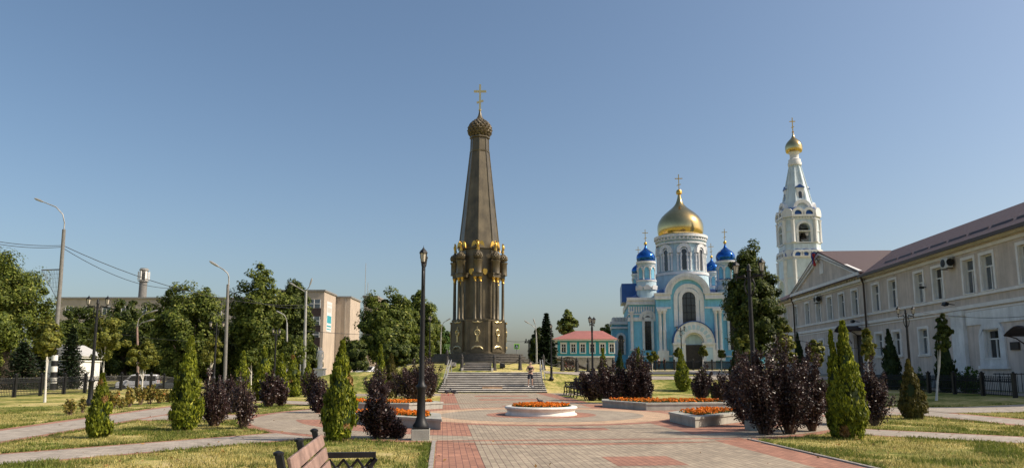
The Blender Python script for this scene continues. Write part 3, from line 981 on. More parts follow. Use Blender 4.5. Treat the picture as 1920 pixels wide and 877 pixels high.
# archivolt, cornices, string courses
def arcband(mb, r0, r1, zs, y0, y1, x=None, k=1.0, n=24, a0=0, a1=180):
    x = xm if x is None else x
    P = lambda r, kk: [(x + r * math.cos(R(a0 + (a1 - a0) * i / n)), zs + kk * r * math.sin(R(a0 + (a1 - a0) * i / n))) for i in range(n + 1)]
    mb.ring(P(r0, k), P(r1, k), y0, y1)
kk = (zpk - zc) / hwc
arcband(tm, hwc - 0.95, hwc + 0.2, zc - 0.1, -0.45, 0.4, k=kk)
arcband(tm, hwc - 1.75, hwc - 1.5, zc - 1.2, -0.12, 0.2, k=1.0)
for x0, x1 in ((xa - 0.25, xm - hwc + 0.75), (xm + hwc - 0.75, xb + 0.25)):
    tm.b2(x0, x1, -0.5, 0.3, zc - 1.0, zc - 0.72)
    tm.b2(x0, x1, -0.35, 0.3, zc - 0.72, zc - 0.15)
    tm.b2(x0 - 0.1, x1, -0.55, 0.3, zc - 0.15, zc + 0.12)
nd = 26
for i in range(nd):                  # dentils on the big arch
    a = math.pi * (i + 0.5) / nd
    tm.box((xm + (hwc - 0.45) * math.cos(a), -0.5, zc - 0.1 + kk * (hwc - 0.45) * math.sin(a)), (0.22, 0.16, 0.42), ry=math.pi / 2 - a)
for x0, x1 in ((xl - 0.25, xa), (xb, xr + 0.25)):
    tm.b2(x0, x1, 2.1, 3, zw - 0.95, zw - 0.72)
    tm.b2(x0, x1, 2.25, 3, zw - 0.72, zw - 0.2)
    tm.b2(x0 - 0.12, x1, 2.0, 3, zw - 0.2, zw + 0.3)
    tm.b2(x0, x1, 2.42, 3, zw - 2.75, zw - 2.5)
    for i in range(11):
        xx = x0 + (x1 - x0) * (i + 0.5) / 11
        tm.b2(xx - 0.13, xx + 0.13, 2.45, 3, zw - 2.3, zw - 1.3)
    tm.b2(x0, x1, 2.4, 3, cz(601, 2.6), cz(594, 2.6))
    tm.b2(x0 - 0.1, x1, 2.3, 3, cz(669, 2.6), cz(666, 2.6))
tm.b2(xl - 0.2, xl + 0.3, 2.4, 26, zw - 0.9, zw + 0.25)
tm.b2(xl - 0.12, xl + 0.3, 2.4, 26, zw - 2.75, zw - 2.5)
zs_ = cz(576.5)
for x0, x1 in ((xa, xm - 2.9), (xm + 2.9, xb)):
    tm.b2(x0, x1, -0.12, 0.2, zs_ - 0.15, zs_ + 0.15)
    tm.b2(x0 - 0.1, x1, -0.35, 0.2, cz(669), cz(665.5))
tm.b2(xe - 0.2, xl + 0.2, 9.1, 17.2, zap - 0.9, zap - 0.55)
tm.b2(xe - 0.3, xl + 0.2, 8.9, 17.4, zap - 0.1, zap + 0.4)
for i in range(5):                   # kokoshnik crest over the low side chapel
    xx = xe + 0.4 + i * (xl - xe - 0.4) / 4.6
    tm.xz(arch(0.9, zap + 0.4, zap + 0.8, 8, xx), 8.95, 9.2)
tm.build('cornice', M['trim'], church)
# the paired half columns and the corner ones
ct = MB()
def halfcol(x, y, z0, z1, r):
    ct.lathe([(r * 1.35, z0), (r * 1.35, z0 + 0.25), (r, z0 + 0.4), (r * 1.05, (z0 + z1) / 2 - 0.15), (r * 1.2, (z0 + z1) / 2), (r * 1.05, (z0 + z1) / 2 + 0.15), (r * 0.92, z1 - 0.5), (r * 1.4, z1 - 0.3), (r * 1.4, z1)], 12, (x, y))
z0c, z1c = cz(657), cz(583)
for xs in ((1237.5, 1245.5), (1341.5, 1350)):
    for px in xs: halfcol(cx(px), -0.18, z0c, z1c, 0.27)
    m_ = (cx(xs[0]) + cx(xs[1])) / 2
    ct.b2(m_ - 0.85, m_ + 0.85, -0.6, 0.2, z1c, z1c + 0.45)
    ct.b2(m_ - 0.95, m_ + 0.95, -0.55, 0.2, z0c - 1.7, z0c)
for px in (1184.5, 1407): halfcol(cx(px, 2.6), 2.45, cz(657, 2.6), cz(582, 2.6), 0.27)
build_each(ct, 'half_column', M['trim'], church)
# windows
def ch_window(name, x, y, w, z0, zs, fw, fd, bars=True):
    f = MB(); f.ring(arch_open(w, z0, zs, 14, x), arch_open(w + 2 * fw, z0, zs, 14, x), y - fd, y + 0.1)
    o = f.build(name, M['trim'], church)
    p = MB(); p.xz(arch(w, z0, zs, 14, x), y - 0.03, y + 0.02)
    p.build('pane', M['glass'], o)
    if bars:
        b = MB()
        for q in (-0.17, 0.17): b.b2(x + q * w - 0.05, x + q * w + 0.05, y - 0.1, y - 0.03, z0, zs + w * 0.42)
        for t in (0.25, 0.5, 0.75, 1.0): b.b2(x - w / 2, x + w / 2, y - 0.105, y - 0.04, z0 + (zs - z0) * t - 0.05, z0 + (zs - z0) * t + 0.05)
        b.build('glazing_bars', M['iron'], o)
    return o
xw = cx(1292.5); ww = cx(1305) - cx(1280)
ch_window('window', xw, 0, ww, cz(612), cz(559), 0.62, 0.22)
o = MB(); o.ring(arch_open(ww + 1.5, cz(612), cz(559), 14, xw), arch_open(ww + 2.9, cz(612), cz(559), 14, xw), -0.14, 0.1)
o.build('window_surround', M['trim'], church)
for px in (1214.5, 1374):
    x = cx(px, 2.6); w = 1.15
    ch_window('window', x, 2.6, w, cz(656, 2.6), cz(597, 2.6), 0.42, 0.2)
    o = MB(); arcband(o, 1.05, 1.55, cz(597, 2.6), 2.3, 2.7, x)
    o.build('hood_mould', M['trim'], church)
x = (xe + xl) / 2 + 0.15
ch_window('window', x, 9.5, 1.0, cz(664, 9.5), cz(632, 9.5), 0.4, 0.2)
# portal
xp = (cx(1259.7) + cx(1335.7)) / 2
hp = (cx(1335.7) - cx(1259.7)) / 2
zsp, ztp = cz(643), cz(604)
kp = (ztp - zsp) / hp
po = MB()
arcband(po, hp - 1.75, hp, zsp, -1.9, 0.1, xp, kp, 28)
for x0, x1 in ((xp - hp, xp - 1.45), (xp + 1.45, xp + hp)):
    po.b2(x0, x1, -1.85, 0.1, -0.5, zsp - 0.3)
    po.b2(x0 - 0.12, x1 + 0.05, -2.05, 0.1, zsp - 0.3, zsp)
    po.b2(x0 - 0.1, x1 + 0.02, -1.98, 0.1, 0.75, 0.95)
portal = po.build('portal', M['trim'], church)
pb = MB()
for x0, x1 in ((xp - hp + 0.4, xp - 1.95), (xp + 1.95, xp + hp - 0.4)): pb.b2(x0, x1, -1.88, -1.8, 1.2, zsp - 0.8)
for i in range(11):
    a = math.pi * (i + 0.5) / 11
    pb.box((xp + (hp - 0.9) * math.cos(a), -1.89, zsp + kp * (hp - 0.9) * math.sin(a)), (0.5, 0.08, 0.75), ry=math.pi / 2 - a)
pb.xz([(xp - 1.5, zsp - .3), (xp + 1.5, zsp - .3)] + [(xp + 1.9 * math.cos(math.pi * i / 12), zsp + kp * 1.9 * math.sin(math.pi * i / 12)) for i in range(13)], -0.6, -0.5)
build_each(pb, 'blue_panel', M['church_pale'], portal)
po2 = MB(); arcband(po2, hp, hp + 0.16, zsp, -2.0, 0.1, xp, kp, 28); po2.build('portal_roof', M['roof_blue'], portal)
arc3 = MB(); arcband(arc3, 1.5, 1.95, zsp - 0.1, -1.2, -0.5, xp, kp * 1.0); arc3.build('door_arch', M['trim'], portal)
dr = MB(); dr.b2(xp - 1.42, xp + 1.42, -0.8, -0.6, -0.3, zsp - 0.3)
for q in (-0.7, 0.7):
    for zz in (0.9, 2.3): dr.b2(xp + q - 0.5, xp + q + 0.5, -0.85, -0.79, zz - 0.55, zz + 0.55)
dr.build('door', M['door_dark'], church)
# the main drum under the golden dome
DV = 14.0
xd = CF(1275.5, 430, DV)[0]
Zd = lambda py: cz(py, DV - 4.5 * min(1.0, max(0.0, (py - 365) / 72.0)), 1275)
Rd = lambda w: w / 2 * (ppm(125 + DV * 0.99)) 
dw, dt = MB(), MB()
rD = Rd(86)
dw.lathe([(Rd(100), Zd(545)), (Rd(98), Zd(510)), (rD, Zd(508)), (rD, Zd(452)), (Rd(92), Zd(447)), (Rd(96), Zd(441))], 48, (xd, DV))
drum = dw.build('drum', M['church_pale'], church)
for (r0, py0, py1) in ((101, 514, 509), (95, 455, 452), (97, 448, 446.5), (101, 443, 438), (99, 532, 529)):
    dt.lathe([(Rd(r0 - 8), Zd(py0)), (Rd(r0), Zd(py0)), (Rd(r0), Zd(py1)), (Rd(r0 - 8), Zd(py1))], 48, (xd, DV))
for k in range(40):
    a = 2 * math.pi * k / 40
    dt.box((xd + math.cos(a) * Rd(94), DV + math.sin(a) * Rd(94), Zd(444.7)), (0.3, 0.32, 0.55), rz=a)
NB = 8
for k in range(NB * 2):
    a = R(-90) + CHA * 0 + math.pi * k / NB + R(11.25) - R(11.25) * 0
    ca, sa = math.cos(a), math.sin(a)
    for q in (-0.55, 0.55):
        px_, py_ = xd + ca * (rD + 0.12) - sa * q * 0.55, DV + sa * (rD + 0.12) + ca * q * 0.55
        dt.lathe([(0.26, Zd(506)), (0.17, Zd(504)), (0.17, Zd(490)), (0.22, Zd(488)), (0.17, Zd(486)), (0.17, Zd(480)), (0.28, Zd(477)), (0.28, Zd(474))], 8, (px_, py_))
dt.build('drum_trim', M['trim'], drum)
bw = MB()
def on_drum(mb, pts, c, rad, ang, y0, y1, mode='xz', inner=None):
    t = MB()
    if inner: t.ring(inner, pts, y0, y1)
    else: t.xz(pts, y0, y1)
    u = Vector((math.cos(ang), math.sin(ang), 0)); w = Vector((-u.y, u.x, 0))
    mb.add([Vector((c[0], c[1], 0)) + u * (rad - p[1]) + w * p[0] + Vector((0, 0, p[2])) for p in t.v], t.f)
gl, hd = MB(), MB()
for k in range(NB):
    a = R(-90) + 2 * math.pi * k / NB
    on_drum(gl, arch(0.95, Zd(505), Zd(471), 8), (xd, DV), rD, a, -0.14, 0.5)
    on_drum(hd, arch_open(2.7, Zd(473), Zd(469), 12), (xd, DV), rD - 0.1, a, -0.55, 0.6, inner=arch_open(1.35, Zd(473), Zd(469), 12))
    on_drum(hd, arch_open(1.35, Zd(505), Zd(471), 8), (xd, DV), rD, a, -0.3, 0.4, inner=arch_open(0.97, Zd(505), Zd(471), 8))
build_each(gl, 'drum_window', M['glass'], drum); build_each(hd, 'drum_arch', M['trim'], drum)
DOME = [(0.90, 0), (0.945, .04), (0.985, .11), (1.0, .2), (0.99, .29), (0.93, .38), (0.82, .47), (0.66, .555), (0.48, .63), (0.34, .69), (0.235, .745), (0.165, .80), (0.12, .86), (0.085, .93), (0.06, 1.0)]
def dome(c, pz0, pz1, pzc, wpx, v, m, Z, pcol, crossm):
    d = MB()
    r = wpx / 2 * ppm(125 + v)
    z0, z1 = Z(pz0), Z(pz1)
    onion(d, c, z0, r, z1 - z0, 48, DOME)
    if wpx > 60:
        d.lathe([(r * 0.93, z0 - 0.02), (r * 0.97, z0 + 0.05), (r * 0.97, z0 + 0.25), (r * 0.92, z0 + 0.3)], 48, c)
    o = d.build('dome', m, church, angle=60)
    k = MB()
    rb = r * 0.1 + 0.1
    k.lathe([(0.05, z1 - 0.1), (rb, z1 + rb * 0.2), (rb * 1.1, z1 + rb), (rb * 0.8, z1 + rb * 1.7), (0.05, z1 + rb * 2)], 12, c)
    zt_ = Z(pzc)
    t = MB(); cross(t, z1 + rb * 1.8, zt_, (zt_ - z1) * 0.36, max(0.1, (zt_ - z1) * 0.035))
    k.add([(p[0] + c[0], p[1] + c[1], p[2]) for p in t.v], t.f)
    k.build('cross', crossm, o)
    return o
dome((xd, DV), 438.5, 365, 327, 87, DV, M['dome_gold'], Zd, None, M['gold'])
# four side turrets with blue domes
for px, v, w, pb_, pt, pc in ((1211, 4.2, 36, 487.5, 459, 430), (1360.5, 4.2, 36, 486.5, 457, 429), (1197, 24, 27, 511, 488, 462), (1334, 24, 28, 507, 483, 456)):
    Z = lambda py, v=v, px=px, pb_=pb_: cz(py, v - 1.7 * min(1.0, max(0.0, (py - (pb_ - 28)) / 28.0)), px)
    c = (CF(px, 490, v)[0], v)
    rr = (w * 0.93) / 2 * ppm(125 + v)
    s = w / 36.0
    t = MB()
    zb_ = Z(pb_)
    dr_ = lambda d: zb_ - d * s * ppm(125 + v)
    t.lathe([(rr * 1.12, zw - 0.5), (rr * 1.12, dr_(41)), (rr * 0.95, dr_(36)), (rr * 0.95, dr_(7)), (rr * 1.05, dr_(5)), (rr * 1.05, dr_(2)), (rr * 0.8, zb_ + 0.05)], 28, c)
    tu = t.build('turret', M['church_pale'], church)
    q = MB()
    for d0, d1, k in ((5, 1, 1.13), (40, 37, 1.16), (9, 8, 1.04), (52, 50, 1.2)):
        q.lathe([(rr * 0.9, dr_(d0)), (rr * k, dr_(d0)), (rr * k, dr_(d1)), (rr * 0.9, dr_(d1))], 28, c)
    for j in range(8):
        a = R(-90 + 22.5) + math.pi * j / 4
        q.lathe([(0.2 * s, dr_(36)), (0.14 * s, dr_(34)), (0.14 * s, dr_(20)), (0.22 * s, dr_(18))], 8, (c[0] + math.cos(a) * rr * 0.98, c[1] + math.sin(a) * rr * 0.98))
        a -= R(22.5)
        on_drum(q, arch_open(1.2 * s, dr_(18), dr_(16.5), 8), c, rr * 0.95, a, -0.16, 0.2, inner=arch_open(0.75 * s, dr_(18), dr_(16.5), 8))
        on_drum(q, arch(1.15 * s, dr_(56), dr_(53), 8), c, rr * 1.12, a, -0.16, 0.2)
    q.build('turret_trim', M['trim'], tu)
    g = MB()
    for j in range(8):
        a = R(-90) + math.pi * j / 4
        on_drum(g, arch(0.74 * s, dr_(36), dr_(17), 8), c, rr * 0.95, a, -0.05, 0.2)
    build_each(g, 'niche', M['church_blue'], tu)
    g = MB(); g.lathe([(rr * 1.0, dr_(37)), (rr * 1.13, dr_(37)), (rr * 1.0, dr_(35))], 28, c); g.build('turret_roof', M['roof_blue'], tu)
    dome(c, pb_, pt, pc, w, v, M['dome_blue'], Z, None, M['gold'])

# ------------------------------------------------------------------ bell tower
TY = 122.0
_t = A(1501, TY)
bt = thing('bell_tower', 'tall pale blue and white bell tower with tented roof and gold onion dome', 'bell tower', (W(1497, 430, TY).x, TY, _t.z), R(-4))
tz = lambda py: W(1495, py, TY - 3.0 * min(1.0, max(0.0, (py - 300) / 90.0))).z - _t.z
tr_ = lambda w: w / 2 * ppm(TY)
def cham(w, k=0.30, rot=0.0):        # square with cut corners
    h = w / 2; c = h * k * 2 * 0.5 * 1.25
    return [(h - c, -h), (h, -h + c), (h, h - c), (h - c, h), (-h + c, h), (-h, h - c), (-h, -h + c), (-h + c, -h)]
def sc_(poly, s): return [(x * s, y * s) for x, y in poly]
Wt = 71 * ppm(TY)
bw_, tt = MB(), MB()
P0 = cham(Wt)
z_l0, z_l1 = -1.5, tz(481)
# lower tier and bell tier as walls with real openings on the four wide faces
def tier(mb, w, z0, z1, ow, oz0, ozs):
    P = cham(w)
    n = 8
    for i in range(n):
        a, b = Vector((*P[i], 0)), Vector((*P[(i + 1) % n], 0))
        L_ = (b - a).length
        d = (b - a).normalized()
        nrm = Vector((d.y, -d.x, 0))
        wide = i % 2 == 1 or True
        if (b - a).length > w * 0.4:
            h = ow / 2
            m = L_ / 2
            arcp = [(m + h * math.cos(math.pi * t / 10), ozs + h * math.sin(math.pi * t / 10)) for t in range(11)]
            quads = [[(0, z0), (m - h, z0), (m - h, z1), (0, z1)], [(m + h, z0), (L_, z0), (L_, z1), (m + h, z1)], [(m - h, z0), (m + h, z0), (m + h, oz0), (m - h, oz0)]]
            for t in range(10):
                p, q = arcp[t], arcp[t + 1]
                quads.append([(q[0], q[1]), (p[0], p[1]), (p[0], z1), (q[0], z1)])
            for qd in quads:
                fr = [a + d * x + Vector((0, 0, z)) for x, z in qd]
                bk = [p - nrm * 0.9 for p in fr]
                mb.add(fr + bk, [(0, 1, 2, 3), (7, 6, 5, 4), (0, 4, 5, 1), (1, 5, 6, 2), (2, 6, 7, 3), (3, 7, 4, 0)])
        else:
            fr = [a + Vector((0, 0, z0)), b + Vector((0, 0, z0)), b + Vector((0, 0, z1)), a + Vector((0, 0, z1))]
            bk = [p - nrm * 0.9 for p in fr]
            mb.add(fr + bk, [(0, 1, 2, 3), (7, 6, 5, 4), (0, 4, 5, 1), (1, 5, 6, 2), (2, 6, 7, 3), (3, 7, 4, 0)])
tier(bw_, Wt, z_l0, z_l1, 2.6, tz(560), tz(537))
Wb = 66 * ppm(TY)
zb0, zb1 = tz(468), tz(404)
tier(bw_, Wb, zb0, zb1, 1.9, tz(456), tz(428))
bw_.prism(cham(Wb * 0.97), zb0 - 0.9, zb0 + 0.1)
bw_.prism(cham(Wb * 0.97), zb1 - 0.1, zb1 + 0.5)
tw = bw_.build('wall', M['tower_pale'], bt)
for w, a, b in ((Wt * 1.04, 484, 480.5), (Wt * 1.08, 481, 479.5), (Wb * 1.08, 470, 468), (Wb * 1.04, 455, 453), (Wb * 1.03, 433, 431.5), (Wb * 1.03, 410, 408.5), (Wb * 1.10, 405.5, 402), (Wt * 1.02, 521, 519), (Wt * 1.02, 566, 563)):
    tt.prism(cham(w), tz(a), tz(b))
for pl, W_, za, zb_ in ((P0, Wt, tz(560), tz(486)), (cham(Wb), Wb, tz(453), tz(411))):
    for i in range(8):
        for f in (0.0,):
            tt.lathe([(0.42, za), (0.34, za + 0.3), (0.34, zb_ - 0.3), (0.44, zb_)], 8, (pl[i][0] * 0.985, pl[i][1] * 0.985))
def face_arch(mb, W_, zs, r0, r1, yo, n_, zbase=None):
    for i in range(4):
        a = R(-90) + i * R(90)
        for j in range(n_):
            off = (j - (n_ - 1) / 2) * W_ * 0.62 / n_ * 1.0
            o_ = arch_open(2 * r1, zbase if zbase else zs - 0.2, zs, 12, off); i_ = arch_open(2 * r0, zbase if zbase else zs - 0.2, zs, 12, off)
            on_drum(mb, o_, (0, 0), W_ / 2, a, yo, 0.5, inner=i_)
face_arch(tt, Wt * 1.0, tz(478), 0.55, 0.95, -0.2, 3)
face_arch(tt, Wb * 1.0, tz(400), 0.6, 1.05, -0.3, 2)
face_arch(tt, Wt, tz(537), 1.32, 1.75, -0.16, 1, tz(560))
face_arch(tt, Wb, tz(428), 0.97, 1.35, -0.14, 1, tz(455))
for i in range(4):
    a = R(-45) + i * R(90)
    dd = (P0[0][0] + P0[1][0]) / 2
    rad = math.hypot((P0[0][0] + P0[1][0]) / 2, (P0[0][1] + P0[1][1]) / 2)
    on_drum(tt, arch(1.9, tz(480), tz(477), 10), (0, 0), rad, a, -0.12, 0.4)
    on_drum(tt, arch(1.9, tz(403), tz(399), 10), (0, 0), rad * 0.96, a, -0.2, 0.4)
for i in range(4):                   # row of dentil panels under the cornice
    a = R(-90) + i * R(90)
    for j in range(9):
        x = (j - 4) * 0.46
        on_drum(tt, [(x - 0.14, tz(409)), (x + 0.14, tz(409)), (x + 0.14, tz(406)), (x - 0.14, tz(406))], (0, 0), Wb / 2, a, -0.13, 0.2)
tt.build('trim', M['trim'], bt)
br_ = MB()
for i in range(4):
    a = R(-90) + i * R(90)
    for j in range(3):
        off = (j - 1) * Wt * 0.62 / 3
        on_drum(br_, arch(2.1, tz(480), tz(477.5), 10, off, 1.0), (0, 0), Wt / 2 - 0.35, a, -0.3, 1.0)
for i in range(4):                   # blue barrel roofs at the foot of the tent
    for j in (-1, 1):
        on_drum(br_, arch(2.1, tz(402), tz(399), 10, j * 1.15), (0, 0), Wb / 2 - 0.1, R(-90) + i * R(90), -0.1, 1.6)
    on_drum(br_, arch(1.9, tz(402), tz(397), 10), (0, 0), Wb * 0.5, R(-45) + i * R(90), -0.05, 1.6)
build_each(br_, 'blue_roof', M['roof_blue'], bt)
te = MB()
te.lathe([(Wb * 0.47, tz(398)), (tr_(19), tz(309))], 8, (0, 0), R(22.5))
for k in range(8):
    a = R(22.5) + k * R(45)
    te.tube([(math.cos(a) * Wb * 0.47, math.sin(a) * Wb * 0.47, tz(398)), (math.cos(a) * tr_(19), math.sin(a) * tr_(19), tz(309))], [0.2, 0.14], 6)
te.build('tent_roof', M['tower_pale'], bt)
dm_ = MB(); dg_ = MB(); db_ = MB()
for i in range(4):
    a = R(-90) + i * R(90)
    rad = tr_(46)
    dm_.add(*[(lambda t: ([Vector((math.cos(a), math.sin(a), 0)) * (rad * 0.72 - p[1]) + Vector((-math.sin(a), math.cos(a), 0)) * p[0] + Vector((0, 0, p[2])) for p in t.v], t.f))(MB().xz(arch(1.25, tz(388), tz(352), 10), -0.5, 1.6))][0])
    on_drum(dm_, arch_open(3.0, tz(397), tz(389), 12), (0, 0), Wb * 0.43, a, -0.2, 0.6, inner=arch_open(1.9, tz(397), tz(389), 12))
    on_drum(dg_, arch(0.5, tz(371), tz(361), 8), (0, 0), rad * 0.72, a, -0.56, -0.4)
    on_drum(db_, [(-0.85, tz(352)), (0.85, tz(352)), (0.0, tz(346)), ], (0, 0), rad * 0.72, a, -0.6, 1.6)
build_each(dm_, 'dormer', M['trim'], bt); build_each(dg_, 'dormer_opening', M['glass'], bt); build_each(db_, 'dormer_roof', M['roof_blue'], bt)
nk_ = MB()
nk_.lathe([(tr_(19), tz(311)), (tr_(25), tz(310)), (tr_(26), tz(306)), (tr_(23), tz(303)), (tr_(23), tz(300)), (tr_(17), tz(298)), (tr_(16.5), tz(290)), (tr_(18), tz(289)), (tr_(22), tz(287)), (tr_(23), tz(285)), (tr_(12), tz(284))], 20)
nk_.build('neck', M['trim'], bt)
for k in range(8):
    pass
d = MB(); onion(d, (0, 0), tz(285.5), tr_(32.5), tz(249) - tz(285.5), 36, DOME)
d.lathe([(tr_(20), tz(286.5)), (tr_(27), tz(286)), (tr_(27), tz(284.5)), (tr_(20), tz(284))], 24)
o = d.build('dome', M['dome_gold'], bt, angle=60)
c_ = MB(); cross(c_, tz(247), tz(221), 1.0, 0.13); c_.lathe([(0.05, tz(249.5)), (0.25, tz(248)), (0.05, tz(246.5))], 10)
c_.build('cross', M['gold'], o)
be = MB()
for x, y, s in ((-0.7, -1.4, 0.75), (0.4, -0.9, 0.95), (0.0, 0.8, 1.1)):
    zz = tz(428)
    be.lathe([(0.75 * s, zz - 1.5 * s), (0.62 * s, zz - 1.35 * s), (0.42 * s, zz - 0.6 * s), (0.3 * s, zz - 0.1 * s), (0.05, zz)], 16, (x, y))
be.tube([(-2.6, -1.2, tz(426)), (2.6, -1.2, tz(426))], 0.12, 6); be.tube([(-2.6, 0.8, tz(426)), (2.6, 0.8, tz(426))], 0.12, 6)
build_each(be, 'bell', M['door_dark'], bt)

# ------------------------------------------------------------------ the long school along the square
SY0 = 41.5
sdv = Vector((110 / 1364.0, 1, 0)).normalized()
SA = math.atan2(sdv.y, sdv.x)
S0 = Vector((29.2, SY0, 0.35))
school = thing('school_building', 'long two-storey beige building with brown tiled roof and a pediment', 'building', S0, SA)
snr = Vector((-sdv.y, sdv.x, 0))     # outward
def SF(px, py):
    d = ray(px, py); o = Vector((0, 0, EYE))
    k = (S0 - o).dot(snr) / d.dot(snr)
    p = o + d * k - S0
    return p.dot(sdv), p.z
EZ = SF(1920, 418)[1]                # underside of the eave
U0, U1 = -12.0, SF(1455, 600)[0]
UP0, UP1 = SF(1624, 560)[0], SF(1493, 560)[0]
zsill, zcor = SF(1920, 534)[1], SF(1920, 556)[1]
ups = [1471.6, 1490, 1512.7, 1533.5, 1554.8, 1577.3, 1602.4, 1641.9, 1673.5, 1723.7, 1758.9, 1817.8, 1852.9]
wu = [SF(px, 560 - (px - 1470) * 0.13)[0] for px in ups] + [SF(1922, 500)[0] - 0.2, SF(1922, 500)[0] - 3.4, SF(1922, 500)[0] - 6.0]
uw0, uw1 = zsill + 0.06, zsill + 0.06 + (SF(1852.9, 474)[1] - SF(1852.9, 544)[1]) * 0.98
WW = 1.28
gwn = [(1649.7, 610, 665), (1682.6, 607, 662), (1733.3, 616, 665), (1559.6, 640, 676), (1540, 643, 680)]
gz0, gz1 = SF(1733, 664)[1], SF(1733, 616)[1]
gu = [SF(px, 640)[0] for px, _, _ in gwn]
au = SF(1864, 660)[0]
az0, az1 = SF(1864, 672)[1], SF(1864, 617)[1]
du = SF(1609, 655)[0]
dz1 = SF(1609, 627)[1]
ru = SF(1912, 655)[0] - 2.6
holes = [(u - WW / 2, u + WW / 2, uw0, uw1) for u in wu]
holes += [(u - WW / 2, u + WW / 2, gz0, gz1) for u in gu]
holes += [(au - 0.75, au + 0.75, az0, az1), (du - 0.9, du + 0.9, -0.3, dz1), (ru - 0.8, ru + 0.8, -0.3, 2.6)]
def wall_holes(u0, u1, z0, z1, y, hs, depth=0.30):
    mb = MB()
    hs = [h for h in hs if h[1] > u0 and h[0] < u1 and h[3] > z0 and h[2] < z1]
    us = sorted({u0, u1} | {min(u1, max(u0, v)) for h in hs for v in h[:2]})
    zs = sorted({z0, z1} | {min(z1, max(z0, v)) for h in hs for v in h[2:]})
    for a, b in zip(us, us[1:]):
        for c, d in zip(zs, zs[1:]):
            m, n = (a + b) / 2, (c + d) / 2
            if b - a < 1e-6 or d - c < 1e-6 or any(h[0] < m < h[1] and h[2] < n < h[3] for h in hs): continue
            mb.add([(a, y, c), (b, y, c), (b, y, d), (a, y, d)], [(0, 1, 2, 3)])
    for h in hs:
        a, b, c, d = max(u0, h[0]), min(u1, h[1]), max(z0, h[2]), min(z1, h[3])
        for q in ([(a, c), (b, c)], [(b, c), (b, d)], [(b, d), (a, d)], [(a, d), (a, c)]):
            (p, r), (s, t) = q
            mb.add([(p, y, r), (s, y, t), (s, y - depth, t), (p, y - depth, r)], [(0, 1, 2, 3)])
    return mb
zmid = zcor
wall_holes(U0, U1, zmid, EZ, 0.0, holes).build('wall', M['school_wall'], school)
wall_holes(U0, U1, -0.6, zmid, 0.0, holes).build('ground_floor_wall', M['school_low'], school)
ends = MB()
ends.add([(U1, 0, -0.6), (U1, -14, -0.6), (U1, -14, EZ), (U1, 0, EZ), (U0, 0, -0.6), (U0, -14, -0.6), (U0, -14, EZ), (U0, 0, EZ)], [(0, 1, 2, 3), (7, 6, 5, 4), (1, 5, 6, 2)])
ends.build('end_wall', M['school_wall'], school)
cn = MB()
for z0, z1, y in ((EZ - 0.75, EZ - 0.55, 0.12), (EZ - 0.4, EZ - 0.14, 0.22), (EZ - 0.14, EZ, 0.42), (zsill - 0.16, zsill + 0.02, 0.12), (zcor - 0.22, zcor + 0.02, 0.14), (zcor - 0.42, zcor - 0.32, 0.07)):
    cn.b2(U0, U1, -0.05, y, z0, z1)
cn.build('cornice', M['school_trim'], school)
pl = MB(); pl.b2(SF(1752, 690)[0], U1, 0, 0.14, -0.6, 0.75); pl.build('plinth', M['plinth_grey'], school)
wbay = MB()
ub = SF(1800, 600)[0]
wbay.b2(ub - 0.75, ub + 0.75, 0, 0.24, -0.6, zcor - 0.62); wbay.b2(ub - 0.85, ub + 0.85, 0, 0.3, zcor - 0.62, zcor - 0.3)
wbay.b2(U0, ub - 0.85, 0, 0.09, zcor - 1.3, zcor - 0.45)
wbay.build('whitewashed_band', M['school_white'], school)
RW = random.Random(4)
def s_window(u, z0, z1, w, frame=True, upper=True):
    f = MB()
    t = 0.2
    if not frame: t = 0.05
    f.ring([(u + w / 2, z0), (u + w / 2, z1), (u - w / 2, z1), (u - w / 2, z0)], [(u + w / 2 + t, z0), (u + w / 2 + t, z1 + t), (u - w / 2 - t, z1 + t), (u - w / 2 - t, z0)], 0.001, 0.075)
    if not upper: f.b2(u - w / 2 - t - 0.05, u + w / 2 + t + 0.05, 0.001, 0.13, z0 - 0.14, z0)
    o = f.build('window', M['school_trim'], school)
    p = MB(); p.b2(u - w / 2, u + w / 2, -0.31, -0.25, z0, z1); p.build('pane', M[RW.choice(['window_grey', 'window_grey', 'glass', 'window_light'])], o)
    b = MB(); e = 0.075
    zt_ = z0 + (z1 - z0) * 0.68
    y0, y1 = -0.25, -0.18
    b.b2(u - w / 2, u - w / 2 + e, y0, y1, z0, z1); b.b2(u + w / 2 - e, u + w / 2, y0, y1, z0, z1)
    b.b2(u - w / 2 + e, u + w / 2 - e, y0, y1, z1 - e, z1); b.b2(u - w / 2 + e, u + w / 2 - e, y0, y1, z0, z0 + e)
    b.b2(u - w / 2 + e, u + w / 2 - e, y0, y1 + .002, zt_ - e / 2, zt_ + e / 2); b.b2(u - e / 2, u + e / 2, y0, y1 + .004, z0 + e, zt_)
    b.build('sash', M['white'], o)
    c = MB(); c.b2(u - w / 2, u + w / 2, -0.3, 0.16, z0 - 0.03, z0 + 0.03); c.build('sill', M['school_trim'], o)
    l = MB(); l.b2(u - w / 2 + 0.001, u - w / 2 + 0.03, -0.24, 0.0, z0 + 0.03, z1); l.b2(u + w / 2 - 0.03, u + w / 2 - 0.001, -0.24, 0.0, z0 + 0.03, z1)
    build_each(l, 'reveal', M['white'], o)
for u in wu: s_window(u, uw0, uw1, WW)
for u in gu: s_window(u, gz0, gz1, WW, upper=False)
s_window(au, az0, az1, 1.5, frame=False)
ar = MB(); ar.ring([(au + 0.96, az0), (au + 0.96, az1 + 0.21), (au, az1 + 0.21), (au - 0.96, az1 + 0.21), (au - 0.96, az0)],
                   [(au + 1.45, az0 - 0.5), (au + 1.45, az1), (au, az1 + 1.15), (au - 1.45, az1), (au - 1.45, az0 - 0.5)], 0, 0.11)
t_ = MB()
